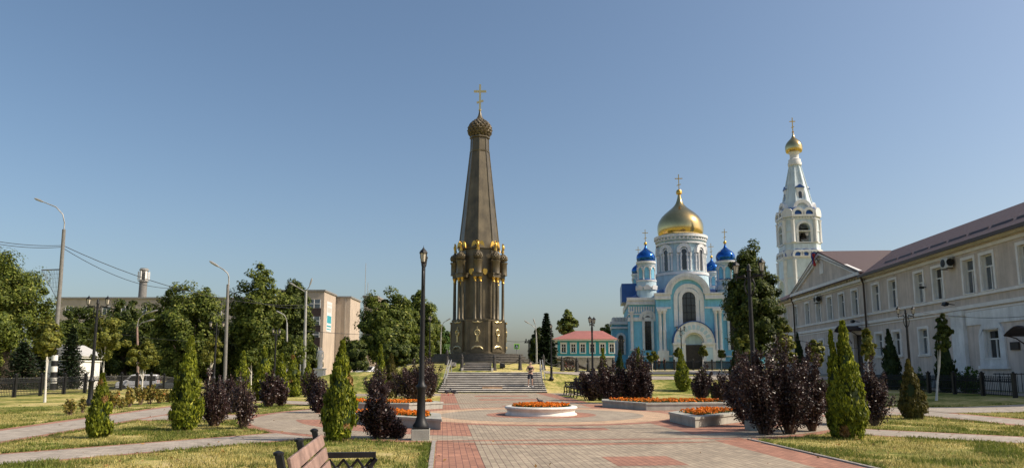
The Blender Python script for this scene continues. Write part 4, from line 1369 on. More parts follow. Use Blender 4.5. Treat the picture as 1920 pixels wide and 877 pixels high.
inn = [(au + 0.81, az0 - 0.02)] + [(au + 0.81 * max(-1, min(1, 1.0 - i / 6.0)), az1 + 0.06) for i in range(13)] + [(au - 0.81, az0 - 0.02)]
out = [(au + 1.36, az0 - 0.02)] + [(au + 1.36 * math.cos(math.pi * i / 12), az1 - 0.62 + 1.36 * math.sin(math.pi * i / 12)) for i in range(13)] + [(au - 1.36, az0 - 0.02)]
t_.ring(inn, out, 0.0, 0.11)
t_.b2(au - 1.4, au + 1.4, 0, 0.11, az0 - 0.55, az0 - 0.03); t_.b2(au - 1.55, au + 1.55, 0, 0.17, az0 - 0.62, az0 - 0.42)
t_.build('arched_surround', M['school_white'], school)
# doors with iron canopies
def canopy(u, z, w):
    c = MB()
    n = 9
    vs = []
    for y in (0.02, 1.5):
        for i in range(n): vs.append((u - w / 2 + w * i / (n - 1), y, z + 0.45 * math.sin(math.pi * i / (n - 1))))
    c.add(vs + [(p[0], p[1], p[2] - 0.05) for p in vs], [(i, i + 1, n + i + 1, n + i) for i in range(n - 1)] + [(2 * n + i + 1, 2 * n + i, 3 * n + i, 3 * n + i + 1) for i in range(n - 1)])
    for i in range(n - 1):
        c.tube([vs[n + i], vs[n + i + 1]], 0.06, 6)
    for q in (-1, 1):
        c.tube([(u + q * w / 2, 1.45, z), (u + q * w / 2, 0.9, z - 0.15), (u + q * w / 2, 0.3, z - 0.6), (u + q * w / 2, 0.02, z - 1.1)], 0.035, 6)
        c.tube([(u + q * w / 2, 0.02, z), (u + q * w / 2, 1.5, z)], 0.04, 6)
    c.build('canopy', M['pipe'], school)
dd_ = MB(); dd_.b2(du - 0.9, du + 0.9, -0.42, -0.34, -0.3, dz1)
for q in (-0.45, 0.45): dd_.b2(du + q - 0.34, du + q + 0.34, -0.34, -0.31, 0.3, dz1 - 0.5)
dd_.build('door', M['door_dark'], school)
d2 = MB(); d2.b2(ru - 0.8, ru + 0.8, -0.42, -0.34, -0.3, 2.6); d2.b2(ru - 0.6, ru + 0.6, -0.34, -0.3, 0.3, 2.2); d2.build('door', M['door_dark'], school)
canopy(du, dz1 + 0.35, 2.6); canopy(ru, SF(1912, 632)[1] + 0.05, 2.6)
# roof
def rside(mb, quad, t=0.12):
    a = [Vector(p) for p in quad]
    n = (a[1] - a[0]).cross(a[-1] - a[0]).normalized()
    if n.z < 0: n = -n
    k = len(a)
    mb.add(a + [p + n * t for p in a], [tuple(range(k)), tuple(range(2 * k - 1, k - 1, -1))] + [(i, (i + 1) % k, k + (i + 1) % k, k + i) for i in range(k)])
RH, RD = 3.55, 7.0
rt = MB()
EV = EZ + 0.03
rside(rt, [(U0 - 0.5, 0.75, EV - 0.3), (U1 + 0.6, 0.75, EV - 0.3), (U1 - 5, -RD, EV + RH), (U0 - 0.5, -RD, EV + RH)])
rside(rt, [(U0 - 0.5, -2 * RD - 0.7, EV - 0.3), (U0 - 0.5, -RD, EV + RH), (U1 - 5, -RD, EV + RH), (U1 + 0.6, -2 * RD - 0.7, EV - 0.3)])
rside(rt, [(U1 + 0.6, 0.75, EV - 0.3), (U1 + 0.6, -2 * RD - 0.7, EV - 0.3), (U1 - 5, -RD, EV + RH)])
um = (UP0 + UP1) / 2
pk = SF(1546, 472)[1]
yf = 0.62
ze = EV + 0.0
for q in (-1, 1):
    ue = um + q * ((UP1 - UP0) / 2 + 0.45)
    rside(rt, [(um, yf, pk), (ue, yf, ze), (ue, -1.5, ze), (um, -6.6, pk)])
roof = rt.build('roof', M['roof_brown'], school)
ed = MB()
ed.b2(U0 - 0.5, UP0 - 0.5, 0.72, 0.84, EV - 0.42, EV - 0.2); ed.b2(UP1 + 0.5, U1 + 0.6, 0.72, 0.84, EV - 0.42, EV - 0.2)
for i in range(14):                  # snow guards above the eave
    u = U0 + 1 + i * 2.6
    if UP0 - 3 < u < UP1 + 2: continue
    ed.box((u, -0.75, EV + 0.62), (2.2, 0.05, 0.16), rx=0.4)
build_each(ed, 'snow_guard', M['pipe'], roof)
pd_ = MB()
pd_.xz([(UP0, EZ - 0.02), (UP1, EZ - 0.02), (um, pk - 0.12)], 0.05, 0.3)
p_ = pd_.build('pediment', M['school_wall'], school)
pt = MB()
pt.b2(UP0 - 0.3, UP1 + 0.3, 0.3, 0.62, EZ - 0.1, EZ + 0.22); pt.b2(UP0 - 0.1, UP1 + 0.1, 0.12, 0.42, EZ - 0.62, EZ - 0.4)
for q in (-1, 1):
    a = Vector((um, 0, pk - 0.18)); b = Vector((um + q * ((UP1 - UP0) / 2 + 0.3), 0, EZ + 0.2))
    for y, o_, s in ((0.45, 0.0, 0.2), (0.36, 0.34, 0.12)):
        d_ = (b - a).normalized(); c_ = (a + b) / 2 - Vector((0, 0, o_))
        pt.box((c_.x, y, c_.z), ((b - a).length * (1 - o_ * 0.16), 0.3, s), ry=-math.atan2(d_.z, d_.x))
for i in range(30):
    u = UP0 + (UP1 - UP0) * (i + 0.5) / 30
    pt.b2(u - 0.1, u + 0.1, 0.12, 0.36, EZ - 0.36, EZ - 0.12)
pt.xz(arch(1.0, pk - 2.2, pk - 1.35, 10, um, 1.2), 0.28, 0.36)
pt.build('mouldings', M['school_trim'], p_)
for u in (UP0 - 0.25, UP1 + 0.4):
    g = MB(); g.tube([(u, 0.5, EZ - 0.1), (u, 0.25, EZ - 0.9), (u, 0.24, -0.2)], 0.085, 8); g.build('downpipe', M['pipe'], school)
# things fixed to the school
def at_school(u, y, z): return S0 + sdv * u + snr * y + Vector((0, 0, z))
for px, py, nm in ((1785, 493, 'between two upper windows of the beige building'), (1538, 561, 'over an upper window near the pediment')):
    u, z = SF(px, py)
    a = thing('air_conditioner', 'boxy outdoor air conditioner ' + nm, 'air conditioner', at_school(u, 0.14, z), SA)
    MB().box((0, 0.22, 0), (0.95, 0.36, 0.72)).build('housing', M['grey_plastic'], a, bevel=0.03)
    f = MB(); f.lathe([(0.27, 0.0), (0.27, 0.03), (0.02, 0.05)], 20); ob = f.build('fan_grille', M['iron'], a); ob.rotation_euler = (R(-90), 0, 0); ob.location = (0.12, 0.40, 0)
    f = MB(); f.lathe([(0.25, 0.0), (0.25, 0.03), (0.02, 0.05)], 20); ob = f.build('side_grille', M['iron'], a); ob.rotation_euler = (0, R(-90), 0); ob.location = (-0.475, 0.22, 0)
    k = MB()
    for q in (-0.35, 0.35): k.b2(q - 0.03, q + 0.03, 0, 0.42, -0.42, -0.37)
    build_each(k, 'bracket', M['iron'], a)
for px, py, nm in ((1794, 571, 'above the whitewashed pilaster'), (1615, 603, 'above the arched canopy beside the downpipe')):
    u, z = SF(px, py)
    a = thing('wall_floodlight', 'small dark floodlight on an arm ' + nm, 'floodlight', at_school(u, 0.14, z), SA)
    MB().tube([(0, 0, 0), (0, 0.5, 0.06)], 0.03, 6).build('arm', M['iron'], a)
    MB().box((0, 0.6, 0.05), (0.5, 0.24, 0.22), rx=0.4).build('housing', M['iron'], a, bevel=0.02)
u, z = SF(1737, 538)
a = thing('security_camera', 'small dark camera beside an upper window of the beige building', 'camera', at_school(u, 0.02, z), SA)
MB().tube([(0, 0, 0), (0, 0.22, 0)], 0.03, 6).build('arm', M['iron'], a); MB().box((0, 0.32, -0.03), (0.16, 0.3, 0.16)).build('housing', M['iron'], a, bevel=0.02)
u, z = SF(1905, 648)
pq = MB(); pq.box((0, 0.04, 0), (0.86, 0.06, 0.46)); pq.box((0, 0.05, 0), (0.78, 0.07, 0.38))
o = pq.build('plaque', M['door_dark']); o.location = at_school(u, 0.02, z); o.rotation_euler = (0, 0, SA)
tag(o, 'dark rectangular memorial plaque on the wall beside the arched white window', 'plaque')
fp = at_school(um + 0.35, 0.75, pk - 0.55)
fl = thing('flag', 'small red and blue flag hanging at the peak of the pediment', 'flag', fp, SA)
MB().tube([(0, -0.4, -0.5), (0.2, 0.3, 0.75)], 0.03, 6).build('staff', M['iron'], fl)
for (x0, x1, z0, z1), mk in (((-0.05, 0.35, -0.55, 0.6), 'flag_blue'), ((-0.45, -0.05, -0.85, 0.45), 'flag_red')):
    fm = MB()
    vs = []
    for i in range(7):
        for j in range(4):
            vs.append((x0 + (x1 - x0) * j / 3, 0.2 + 0.1 * math.sin(i * 0.9 + j * 1.5 + x0 * 4), z0 + (z1 - z0) * i / 6 - 0.2 * j / 3 * 0))
    fm.add(vs + [(p[0], p[1] + 0.012, p[2]) for p in vs], [(i * 4 + j, i * 4 + j + 1, i * 4 + j + 5, i * 4 + j + 4) for i in range(6) for j in range(3)] + [(28 + i * 4 + j + 4, 28 + i * 4 + j + 5, 28 + i * 4 + j + 1, 28 + i * 4 + j) for i in range(6) for j in range(3)])
    fm.build('cloth', M[mk], fl)

# ------------------------------------------------------------------ turquoise house with red roof
HY = 112.0
pa, pb2 = A(1042, HY), A(1152, HY)
hw = pb2.x - pa.x
hz = lambda py: W(1090, py, HY).z - pa.z
th = thing('turquoise_house', 'low turquoise house with white framed windows and a red hipped roof', 'house', (pa.x, HY, pa.z), 0)
MB().b2(0, hw, 0, 11, hz(668), hz(636)).build('wall', M['teal'], th)
MB().b2(-0.05, hw + .05, -0.08, 11, -1, hz(668)).build('basement', M['kerb'], th)
MB().b2(-0.3, -0.001, 0.01, 10.9, hz(680), hz(636)).build('side_wall', M['grey_wall'], th)
r = MB(); r.prism([(-0.6, -0.6), (hw + 0.6, -0.6), (hw + 0.6, 11.6), (-0.6, 11.6)], hz(635.6), hz(616.5), [(3.6, 5.4), (hw - 1, 5.4), (hw - 1, 5.6), (3.6, 5.6)]); r.build('roof', M['red_roof'], th)
t = MB(); t.b2(-0.45, hw + .4, -0.45, 11.4, hz(638.5), hz(635.6)); t.b2(-0.1, hw + .1, -0.14, 11.1, hz(669.5), hz(666.8)); t.b2(-0.16, 0.28, -0.10, 0.2, hz(668), hz(637)); build_each(t, 'cornice', M['white'], th)
for px in (1056.8, 1075, 1092.6, 1110.6, 1129.5, 1147):
    x = W(px, 650, HY).x - pa.x
    f = MB(); w, z0, z1 = 0.62, hz(659.5), hz(645)
    f.ring([(x + w / 2, z0), (x + w / 2, z1), (x - w / 2, z1), (x - w / 2, z0)], [(x + w / 2 + .2, z0 - .2), (x + w / 2 + .2, z1 + .2), (x - w / 2 - .2, z1 + .2), (x - w / 2 - .2, z0 - .2)], -0.09, 0.05)
    f.b2(x - .55, x + .55, -0.13, 0, z1 + .2, z1 + .3); f.b2(x - .5, x + .5, -0.15, 0, z0 - .26, z0 - .12)
    o = f.build('window', M['white'], th)
    MB().b2(x - w / 2, x + w / 2, -0.03, 0.03, z0, z1).build('pane', M['glass'], o)
    b = MB(); b.b2(x - .03, x + .03, -0.06, -0.02, z0, z1); b.b2(x - w / 2, x + w / 2, -0.062, -0.02, z0 + .75, z0 + .81); b.build('sash', M['white'], o)
pc = A(1030, 122)
ou = thing('outbuilding', 'small grey house with a red gable roof beside the spruce', 'house', (pc.x, 122, pc.z), 0)
MB().b2(-1.2, 2.2, 0, 7, -1, 3.3).build('wall', M['grey_wall'], ou)
r = MB(); r.xz([(-1.5, 3.3), (2.4, 3.3), (0.4, 5.1)], -0.3, 7.2); r.build('roof', M['red_roof'], ou)

# ------------------------------------------------------------------ apartment and office blocks beyond the street
def block(name, label, x0, x1, Y, dep, zt, mw, cols, rows, wsize, z0=-2.0, cat='building', rz=0):
    b = thing(name, label, cat, (x0, Y, 0), rz)
    w = x1 - x0
    MB().b2(0, w, 0, dep, z0, zt).build('wall', mw, b)
    MB().b2(-0.25, w + 0.25, -0.25, dep + 0.25, zt, zt + 0.35).build('parapet', M['grey_wall'], b)
    for c in cols:
        for r_ in rows:
            f = MB(); ww, hh = wsize
            f.ring([(c + ww / 2, r_), (c + ww / 2, r_ + hh), (c - ww / 2, r_ + hh), (c - ww / 2, r_)], [(c + ww / 2 + .12, r_ - .12), (c + ww / 2 + .12, r_ + hh + .12), (c - ww / 2 - .12, r_ + hh + .12), (c - ww / 2 - .12, r_ - .12)], -0.05, 0.05)
            f.b2(c - .05, c + .05, -0.06, 0.03, r_, r_ + hh)
            o = f.build('window', M['white'], b)
            MB().b2(c - ww / 2, c + ww / 2, -0.02, 0.03, r_, r_ + hh).build('pane', M['window_grey'], o)
    return b
YB = 150.0
za = W(300, 560, YB).z
x0, x1 = W(108, 560, YB).x, W(590, 560, YB).x
cols = [W(px, 580, YB).x - x0 for px in (130, 165, 200, 235, 275, 320, 365, 408, 445, 480, 520)]
zr = W(130, 590, YB).z
block('apartment_block', 'long grey brick apartment block rising behind the street trees', x0, x1, YB, 14, za, M['grey_brick'], cols, [zr - 3.1, zr, ], (1.5, 1.7))
YO = 130.0
xo1 = W(606.5, 600, YO).x; xo0 = W(578, 600, YO).x - 6
zo = W(606, 546, YO).z
ob = thing('office_block', 'beige office block with glazed stair column and poster on its sunny end', 'building', (xo0, YO, 0), 0)
wo = xo1 - xo0
MB().b2(0, wo, 0, 8.6, -2, zo).build('wall', M['beige'], ob)
MB().b2(-0.2, wo + 0.2, -0.2, 8.8, zo, zo + 0.3).build('parapet', M['grey_wall'], ob)
for pz0, pz1 in ((577, 561), (609, 593), (632, 622), (664, 650)):
    z0, z1 = W(590, pz0, YO).z, W(590, pz1, YO).z
    f = MB(); f.b2(wo - 5.2, wo - 0.6, -0.06, 0.03, z0, z1)
    o = f.build('window', M['window_grey'], ob)
    g = MB()
    for i in range(5): g.b2(wo - 5.2 + i * 1.12, wo - 5.08 + i * 1.12, -0.12, -0.05, z0, z1)
    g.b2(wo - 5.2, wo - .6, -0.115, -0.05, (z0 + z1) / 2 - .05, (z0 + z1) / 2 + .05)
    g.build('sash', M['white'], o)
    s = MB(); s.b2(wo - 5.3, wo - .5, -0.05, 0.03, z0 - 2.0, z0 - 0.05); s.build('spandrel', M['pipe'], ob)
def side_quad(py0, py1, y0, y1, t, m, nm, par):
    z0, z1 = W(617, py1, YO + 4).z, W(617, py0, YO + 4).z
    MB().b2(wo + 0.002, wo + t, y0, y1, z0, z1).build(nm, m, par)
ps = thing('poster', 'tall white and teal banner hung on the sunny end of the office block', 'banner', (xo0, YO, 0), 0)
side_quad(566, 622, 2.0, 5.6, 0.05, M['poster_white'], 'sheet', ps)
for a, b, m, e in ((592, 606, 'poster_teal', 0.055), (610, 613, 'poster_teal', 0.055), (616, 618, 'poster_teal', 0.055), (571, 573, 'grey_plastic', 0.055), (577, 586, 'grey_plastic', 0.055)):
    side_quad(a, b, 2.3, 5.3, e, M[m], 'print', ps)
w2 = W(656, 600, YO + 9).x; w1 = W(628.5, 600, YO + 9).x
zo2 = W(640, 558, YO + 9).z
o2 = thing('office_wing', 'tall windowless beige wing next to the office block with poster', 'building', (w1 - 2, YO + 9, 0), 0)
MB().b2(0, w2 - w1 + 2, 0, 9, -2, zo2).build('wall', M['beige'], o2)
MB().b2(-.1, w2 - w1 + 2.2, -.2, 9.2, zo2, zo2 + .3).build('parapet', M['grey_wall'], o2)
pi = MB(); pi.b2((w2 - w1) * .62 + 2, (w2 - w1) * .70 + 2, -.1, 0.05, -2, zo2); pi.build('pilaster', M['grey_brick'], o2)
o3 = block('office_wing', 'lower lit beige wing half hidden behind the big linden', w2 + 0.3, W(705, 600, YO + 20).x, YO + 20, 10, W(680, 557, YO + 20).z, M['beige'], [1.6], [W(680, py, YO + 20).z for py in (575, 600, 626, 655)], (1.5, 1.9))
# telecom chimney
ct_ = A(266, 158); ct_.x = W(268, 540, 158).x
tc_ = thing('telecom_tower', 'round concrete chimney carrying white antenna panels above the apartment block', 'tower', (ct_.x, 158, ct_.z), 0)
tq = lambda py: W(268, py, 158).z - ct_.z
MB().lathe([(1.1, -1), (0.82, tq(545)), (0.8, tq(503))], 20).build('shaft', M['concrete_pole'], tc_)
g = MB(); g.lathe([(.8, tq(528)), (1.15, tq(527.5)), (1.15, tq(526.8)), (.8, tq(526))], 20); g.lathe([(.8, tq(507)), (1.0, tq(506.6)), (1.0, tq(505)), (.8, tq(504))], 20); g.build('collar', M['galv'], tc_)
for k in range(6):
    a = R(20 + 60 * k)
    MB().box((1.1 * math.cos(a), 1.1 * math.sin(a), tq(517)), (0.2, 0.4, 1.9), rz=a).build('antenna', M['white'], tc_)
for px, py, Y, nm in ((683, 493, 150, 'taller of two thin masts rising over the office roof'), (688, 530, 150, 'shorter of two thin masts rising over the office roof')):
    p = W(px, 600, Y)
    m_ = thing('antenna_mast', nm, 'antenna mast', (p.x, Y, 0), 0)
    zt_ = W(px, py, Y).z
    MB().tube([(0, 0, 0), (0, 0, zt_)], [0.09, 0.05], 6).build('pole', M['galv'], m_)
# white gatehouse by the left fence
gp = A(112, 62); gw = A(146, 62).x - gp.x + 1.1
gq = lambda py: W(130, py, 62).z - gp.z
gh = thing('gatehouse', 'small white gatehouse with gabled pediment behind the iron fence', 'gatehouse', (gp.x - 1.3, 62, gp.z), 0)
gw = A(146.5, 62).x - (gp.x - 1.3)
MB().b2(0, gw, 0, 3, -0.5, gq(677)).build('wall', M['white'], gh)
MB().xz([(-0.25, gq(668)), (gw + 0.3, gq(668)), (gw + 0.3, gq(666)), (gw * 0.42, gq(645)), (-0.25, gq(657))], -0.3, 3.2).build('roof', M['grey_plastic'], gh)
t = MB(); t.b2(-0.2, gw + .2, -.2, 3.1, gq(671), gq(668)); t.b2(-0.1, gw + .1, -.1, 3.1, gq(677.5), gq(675)); build_each(t, 'cornice', M['white'], gh)
sg = MB()
for i, (x, z) in enumerate(((0, 0), (.13, .05), (.26, 0), (.4, .06))):
    sg.tube([(gw - 1.0 + x, -0.03, gq(688) + z), (gw - 0.95 + x, -0.03, gq(684) + z), (gw - 0.88 + x, -0.03, gq(688) + z)], 0.035, 5)
sg.build('red_marks', M['sign_red'], gh)
MB().b2(0.5, 1.1, -.04, .04, -.4, gq(690)).build('door', M['door_dark'], gh)

# ------------------------------------------------------------------ vegetation
def unit(v): return v / np.maximum(np.linalg.norm(v, axis=-1, keepdims=True), 1e-9)
def leaf_quads(P, Nn, size, aspect, rng, jit=0.35):   # diamond leaves centred at P, lying across Nn
    n = len(P)
    up = unit(rng.normal(size=(n, 3)))
    u = unit(np.cross(Nn, up)); w = np.cross(Nn, u)
    s = size * (1 - jit + 2 * jit * rng.random(n))[:, None]
    bend = Nn * s * 0.18
    v = np.stack([P + u * s, P + w * s * aspect + bend, P - u * s, P - w * s * aspect + bend], 1)
    return v

def crown_leaves(seed, rx, rz, n_cl, per, leaf, shape='round', fl=1.0):
    """Leaf clumps spread through the volume of a crown centred at the origin."""
    rng = np.random.default_rng(seed)
    cs = []
    lob = unit(rng.normal(size=(9, 3)))
    la = rng.random(9) * 0.50 - 0.16
    while len(cs) < n_cl:
        p = rng.normal(size=3); p /= np.linalg.norm(p)
        r = rng.random() ** 0.42
        k = 0.82 + sum(la[i] * max(0, float(p @ lob[i])) ** 6 for i in range(9)) + 0.10 * rng.normal()
        q = p * r * k
        if shape == 'tall': q[0:2] *= 1 - 0.30 * max(0, q[2])
        if shape == 'cone': q[0:2] *= max(0.08, (0.92 - q[2] * 0.85) * 0.62)
        if q[2] < -0.75 and rng.random() < 0.4: continue
        cs.append(q)
    cs = np.array(cs)
    cs3 = cs * np.array([rx, rx, rz])
    cr = min(rx, rz) * (0.10 + 0.17 * rng.random(n_cl) ** 1.3)
    P, Nn = [], []
    for c, r in zip(cs3, cr):
        st3 = np.array([1.0, 1.0, 0.95]) * (0.75 + 0.6 * rng.random(3))
        m = int(1.35 * per * (0.6 + 0.8 * rng.random()))
        d = unit(rng.normal(size=(m, 3)))
        d[:, 2] = d[:, 2] * 0.9 + 0.12
        p = c + d * (r * (0.55 + 0.55 * rng.random(m) ** 0.7))[:, None] * st3
        P.append(p)
        out = unit(c[None, :] / np.array([rx, rx, rz]) + 1e-3)
        Nn.append(unit(d * 0.9 + out * 0.7 + np.array([0, 0, 0.35]) + rng.normal(size=(m, 3)) * 0.42))
    P, Nn = np.concatenate(P), np.concatenate(Nn)
    return leaf_quads(P, Nn, leaf, 0.62 * fl, rng), cs3

def trunk_mb(seed, h0, rad, cs, n_limb=9, z0=-0.15, lean=0.0):
    """Tapered trunk from the ground to height h0, with limbs to some of the clumps (cs given from the ground)."""
    rn = random.Random(seed)
    mb = MB()
    top = Vector((lean, 0, h0))
    pts = [Vector((lean * (t / 6) + rn.uniform(-1, 1) * rad * 0.35 * (0 < t < 6), rn.uniform(-1, 1) * rad * 0.35 * (0 < t < 6), z0 + (h0 - z0) * t / 6)) for t in range(7)]
    mb.tube(pts, [rad * (1.35 if t == 0 else 1.0 - 0.55 * t / 6) for t in range(7)], 9)
    idx = list(range(len(cs)))
    rn.shuffle(idx)
    for i in idx[:n_limb]:
        c = Vector(cs[i])
        st_ = pts[rn.randint(2, 6)]
        if st_.z > c.z: st_ = pts[2]
        mid = st_.lerp(c, 0.5) + Vector((rn.uniform(-1, 1), rn.uniform(-1, 1), rn.uniform(0, 1))) * rad * 0.8
        mb.tube([st_, mid, c], [rad * 0.42, rad * 0.26, rad * 0.1], 6)
    return mb

CROWNS = {}
def crown_mesh(key, rx, rz, n_cl, per, leaf, shape, m):
    k = (key, m.name)
    if k not in CROWNS:
        v, cs = crown_leaves(sum(map(ord, key)) * 7, rx, rz, n_cl, per, leaf, shape)
        o = soup('crown', v, m)
        CROWNS[k] = (o.data, cs)
        bpy.data.objects.remove(o)
    return CROWNS[k]

def tree(name, label, px, Y, top, bot, w, key, mk, group, shape='round', n_cl=210, per=95, leaf=None, bark='bark', trad=None, base=None, limbs=9, cat='tree', clx=None):
    """A tree at depth Y: crown from pixel rows top to bot and w pixels wide; the trunk stands on the ground."""
    g = A(base if base is not None else px, Y)
    zt, zb = W(px, top + (6 if Y > 60 else 2), Y).z - g.z, W(px, bot, Y).z - g.z
    zb = max(zb, 0.25)
    rx, rz = w * ppm(Y) / 2, (zt - zb) / 2
    zc = (zt + zb) / 2
    ox = W(px, (top + bot) / 2, Y).x - g.x
    lf = leaf or max(0.05, 0.0017 * Y)
    me, cs = crown_mesh(key, 1.0 * rx, 1.0 * rz, n_cl, per, lf, shape, M[mk])
    t = thing(name, label, cat, g, 0, group)
    c = bpy.data.objects.new('crown', me); col.objects.link(c); c.parent = t
    c.location = (ox, 0, zc)
    c.rotation_euler = (0, 0, (hash(key) % 7) * 0 + (px * 0.37) % 6.28)
    cs_ = [(p[0] * 0.85 + ox, p[1] * 0.85, p[2] * 0.85 + zc) for p in cs]
    r = trad or max(0.05, 0.035 * (zt))
    trunk_mb(int(px), zc + rz * 0.35, r, cs_, limbs, lean=ox).build('trunk', M[bark], t, angle=60)
    return t

def T(name, label, *a, **k):
    return tree(name, label, *a, **k)
BG = 'street trees in front of the apartment and office blocks'
T('linden_tree', 'big lit linden cut off by the edge, taller than the striped lamp pole fence', 5, 62, 452, 720, 165, 'lina', 'leaf_mid', BG, n_cl=330, per=120, limbs=14)
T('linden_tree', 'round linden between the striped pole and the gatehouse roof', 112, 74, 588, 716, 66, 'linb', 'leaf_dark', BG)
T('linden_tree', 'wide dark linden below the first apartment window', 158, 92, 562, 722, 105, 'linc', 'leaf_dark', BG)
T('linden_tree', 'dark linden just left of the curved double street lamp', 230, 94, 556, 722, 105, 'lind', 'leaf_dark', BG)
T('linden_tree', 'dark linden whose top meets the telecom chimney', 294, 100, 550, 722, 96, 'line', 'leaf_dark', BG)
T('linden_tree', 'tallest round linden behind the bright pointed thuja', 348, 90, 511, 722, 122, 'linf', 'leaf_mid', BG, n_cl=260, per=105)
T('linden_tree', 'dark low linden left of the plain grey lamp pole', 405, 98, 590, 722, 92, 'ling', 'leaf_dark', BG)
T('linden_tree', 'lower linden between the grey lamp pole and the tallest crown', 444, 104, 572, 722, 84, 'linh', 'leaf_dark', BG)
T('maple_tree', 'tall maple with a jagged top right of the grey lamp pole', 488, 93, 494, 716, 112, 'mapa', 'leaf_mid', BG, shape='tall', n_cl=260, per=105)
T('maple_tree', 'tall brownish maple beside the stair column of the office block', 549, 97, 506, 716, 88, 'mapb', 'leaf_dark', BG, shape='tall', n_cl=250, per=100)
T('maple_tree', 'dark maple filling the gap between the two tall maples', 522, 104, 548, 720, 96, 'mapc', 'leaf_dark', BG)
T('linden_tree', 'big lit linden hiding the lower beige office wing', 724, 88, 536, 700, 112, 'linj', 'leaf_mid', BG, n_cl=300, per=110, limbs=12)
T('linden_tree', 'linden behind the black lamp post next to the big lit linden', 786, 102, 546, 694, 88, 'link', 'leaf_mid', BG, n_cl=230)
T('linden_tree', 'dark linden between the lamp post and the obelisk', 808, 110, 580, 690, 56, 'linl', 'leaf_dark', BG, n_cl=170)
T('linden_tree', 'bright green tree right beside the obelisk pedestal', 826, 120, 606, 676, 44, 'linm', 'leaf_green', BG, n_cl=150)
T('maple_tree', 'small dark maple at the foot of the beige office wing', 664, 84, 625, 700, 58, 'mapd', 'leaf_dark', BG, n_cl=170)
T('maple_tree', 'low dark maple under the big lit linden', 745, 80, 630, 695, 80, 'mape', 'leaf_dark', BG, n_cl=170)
T('willow_tree', 'loose dark tree left of the spruce behind the standing man', 1008, 112, 608, 686, 34, 'wila', 'leaf_dark', 'trees behind the turquoise house', shape='tall', n_cl=150, per=70)
T('birch_tree', 'airy birch rising over the red roof', 1066, 130, 569, 650, 42, 'bira', 'leaf_mid', 'trees behind the turquoise house', shape='tall', n_cl=70, per=60)
T('birch_tree', 'small tree peeping over the red roof beside the church', 1142, 150, 600, 650, 34, 'birb', 'leaf_mid', 'trees behind the turquoise house', n_cl=80, per=60)
T('maple_tree', 'big dark maple standing before the church and behind the double lamp', 1408, 62, 452, 712, 110, 'mapr', 'leaf_dark', None, shape='tall', n_cl=340, per=120, limbs=12, leaf=0.12)

for lb, px, tp, w, key in (('low dark tree closing the row below the apartment block, nearest the gatehouse', 195, 610, 110, 'lowa'), ('low dark tree behind the van under the apartment block', 268, 612, 110, 'lowb'), ('low dark tree behind the dark grey car', 335, 610, 110, 'lowc'),
                           ('low dark tree behind the plain grey street light', 420, 612, 110, 'lowd'), ('low dark tree under the two tall maples', 500, 615, 110, 'lowe'), ('low dark tree under the glazed stair column of the office', 560, 640, 70, 'lowf')):
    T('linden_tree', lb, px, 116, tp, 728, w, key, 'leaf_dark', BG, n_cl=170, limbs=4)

YG = 'young trees with whitewashed trunks'
for a in (
    ('young maple with a pale trunk leaning before the striped pole', 89, 36, 585, 676, 60, 'yma', 'leaf_yellow', 84),
    ('young maple with a yellow green crown right of the tall double lamp', 197, 48, 578, 682, 76, 'ymb', 'leaf_yellow', 192),
    ('young maple with a slanting pale trunk in front of the van', 270, 49, 638, 694, 62, 'ymc', 'leaf_yellow', 266),
    ('young tree with a thin pale trunk behind the purple shrubs by the grey lamp pole', 398, 55, 622, 692, 46, 'ymd', 'leaf_yellow', 390),
    ('young tree between the second and third pointed thujas', 472, 58, 652, 690, 44, 'yme', 'leaf_mid', 470),
    ('young tree with a dense crown in front of the double curved street lamp', 545, 60, 632, 690, 62, 'ymf', 'leaf_mid', 541),
    ('young tree with a thin pale trunk beside the purple shrub and the right double lamp', 1628, 33, 616, 682, 28, 'ymg', 'leaf_yellow', 1629),
    ('young tree with a round yellowish crown left of the double thuja', 1529, 38, 630, 690, 32, 'ymh', 'leaf_yellow', 1531),
    ('young yellowish tree above the purple shrubs before the school corner', 1468, 36, 600, 690, 50, 'ymi', 'leaf_yellow', 1470),
    ('young yellowish tree under the dark maple before the church', 1399, 38, 625, 700, 48, 'ymj', 'leaf_yellow', 1400),
    ('dark young tree with a leaning white trunk by the right iron fence', 1768, 36, 588, 672, 34, 'ymk', 'leaf_dark', 1755),
):
    lb, px, Y, tp, bt_, w, key, mk, bs = a
    T('young_tree', lb, px, Y, tp, bt_, w, key, mk, YG, n_cl=70, per=60, bark='white_bark', trad=0.055, base=bs, limbs=6, leaf=0.085, shape='tall')
for lb, px, Y, tp, bt_, w, key in (
    ('sapling with a ball crown before the tall side window of the church', 1223, 88, 653, 680, 26, 'sapa'),
    ('sapling with a thin crown beside the lamp at the church door', 1272, 90, 645, 672, 15, 'sapb'),
    ('sapling with a narrow crown at the sunny side of the church door', 1318, 90, 640, 672, 15, 'sapc'),
    ('sapling with a narrow crown before the paired columns of the church', 1353, 90, 648, 674, 15, 'sapd'),
):
    T('sapling', lb, px, Y, tp, bt_, w, key, 'leaf_yellow', 'saplings in front of the church', n_cl=34, per=50, bark='white_bark', trad=0.06, limbs=4, leaf=0.15)

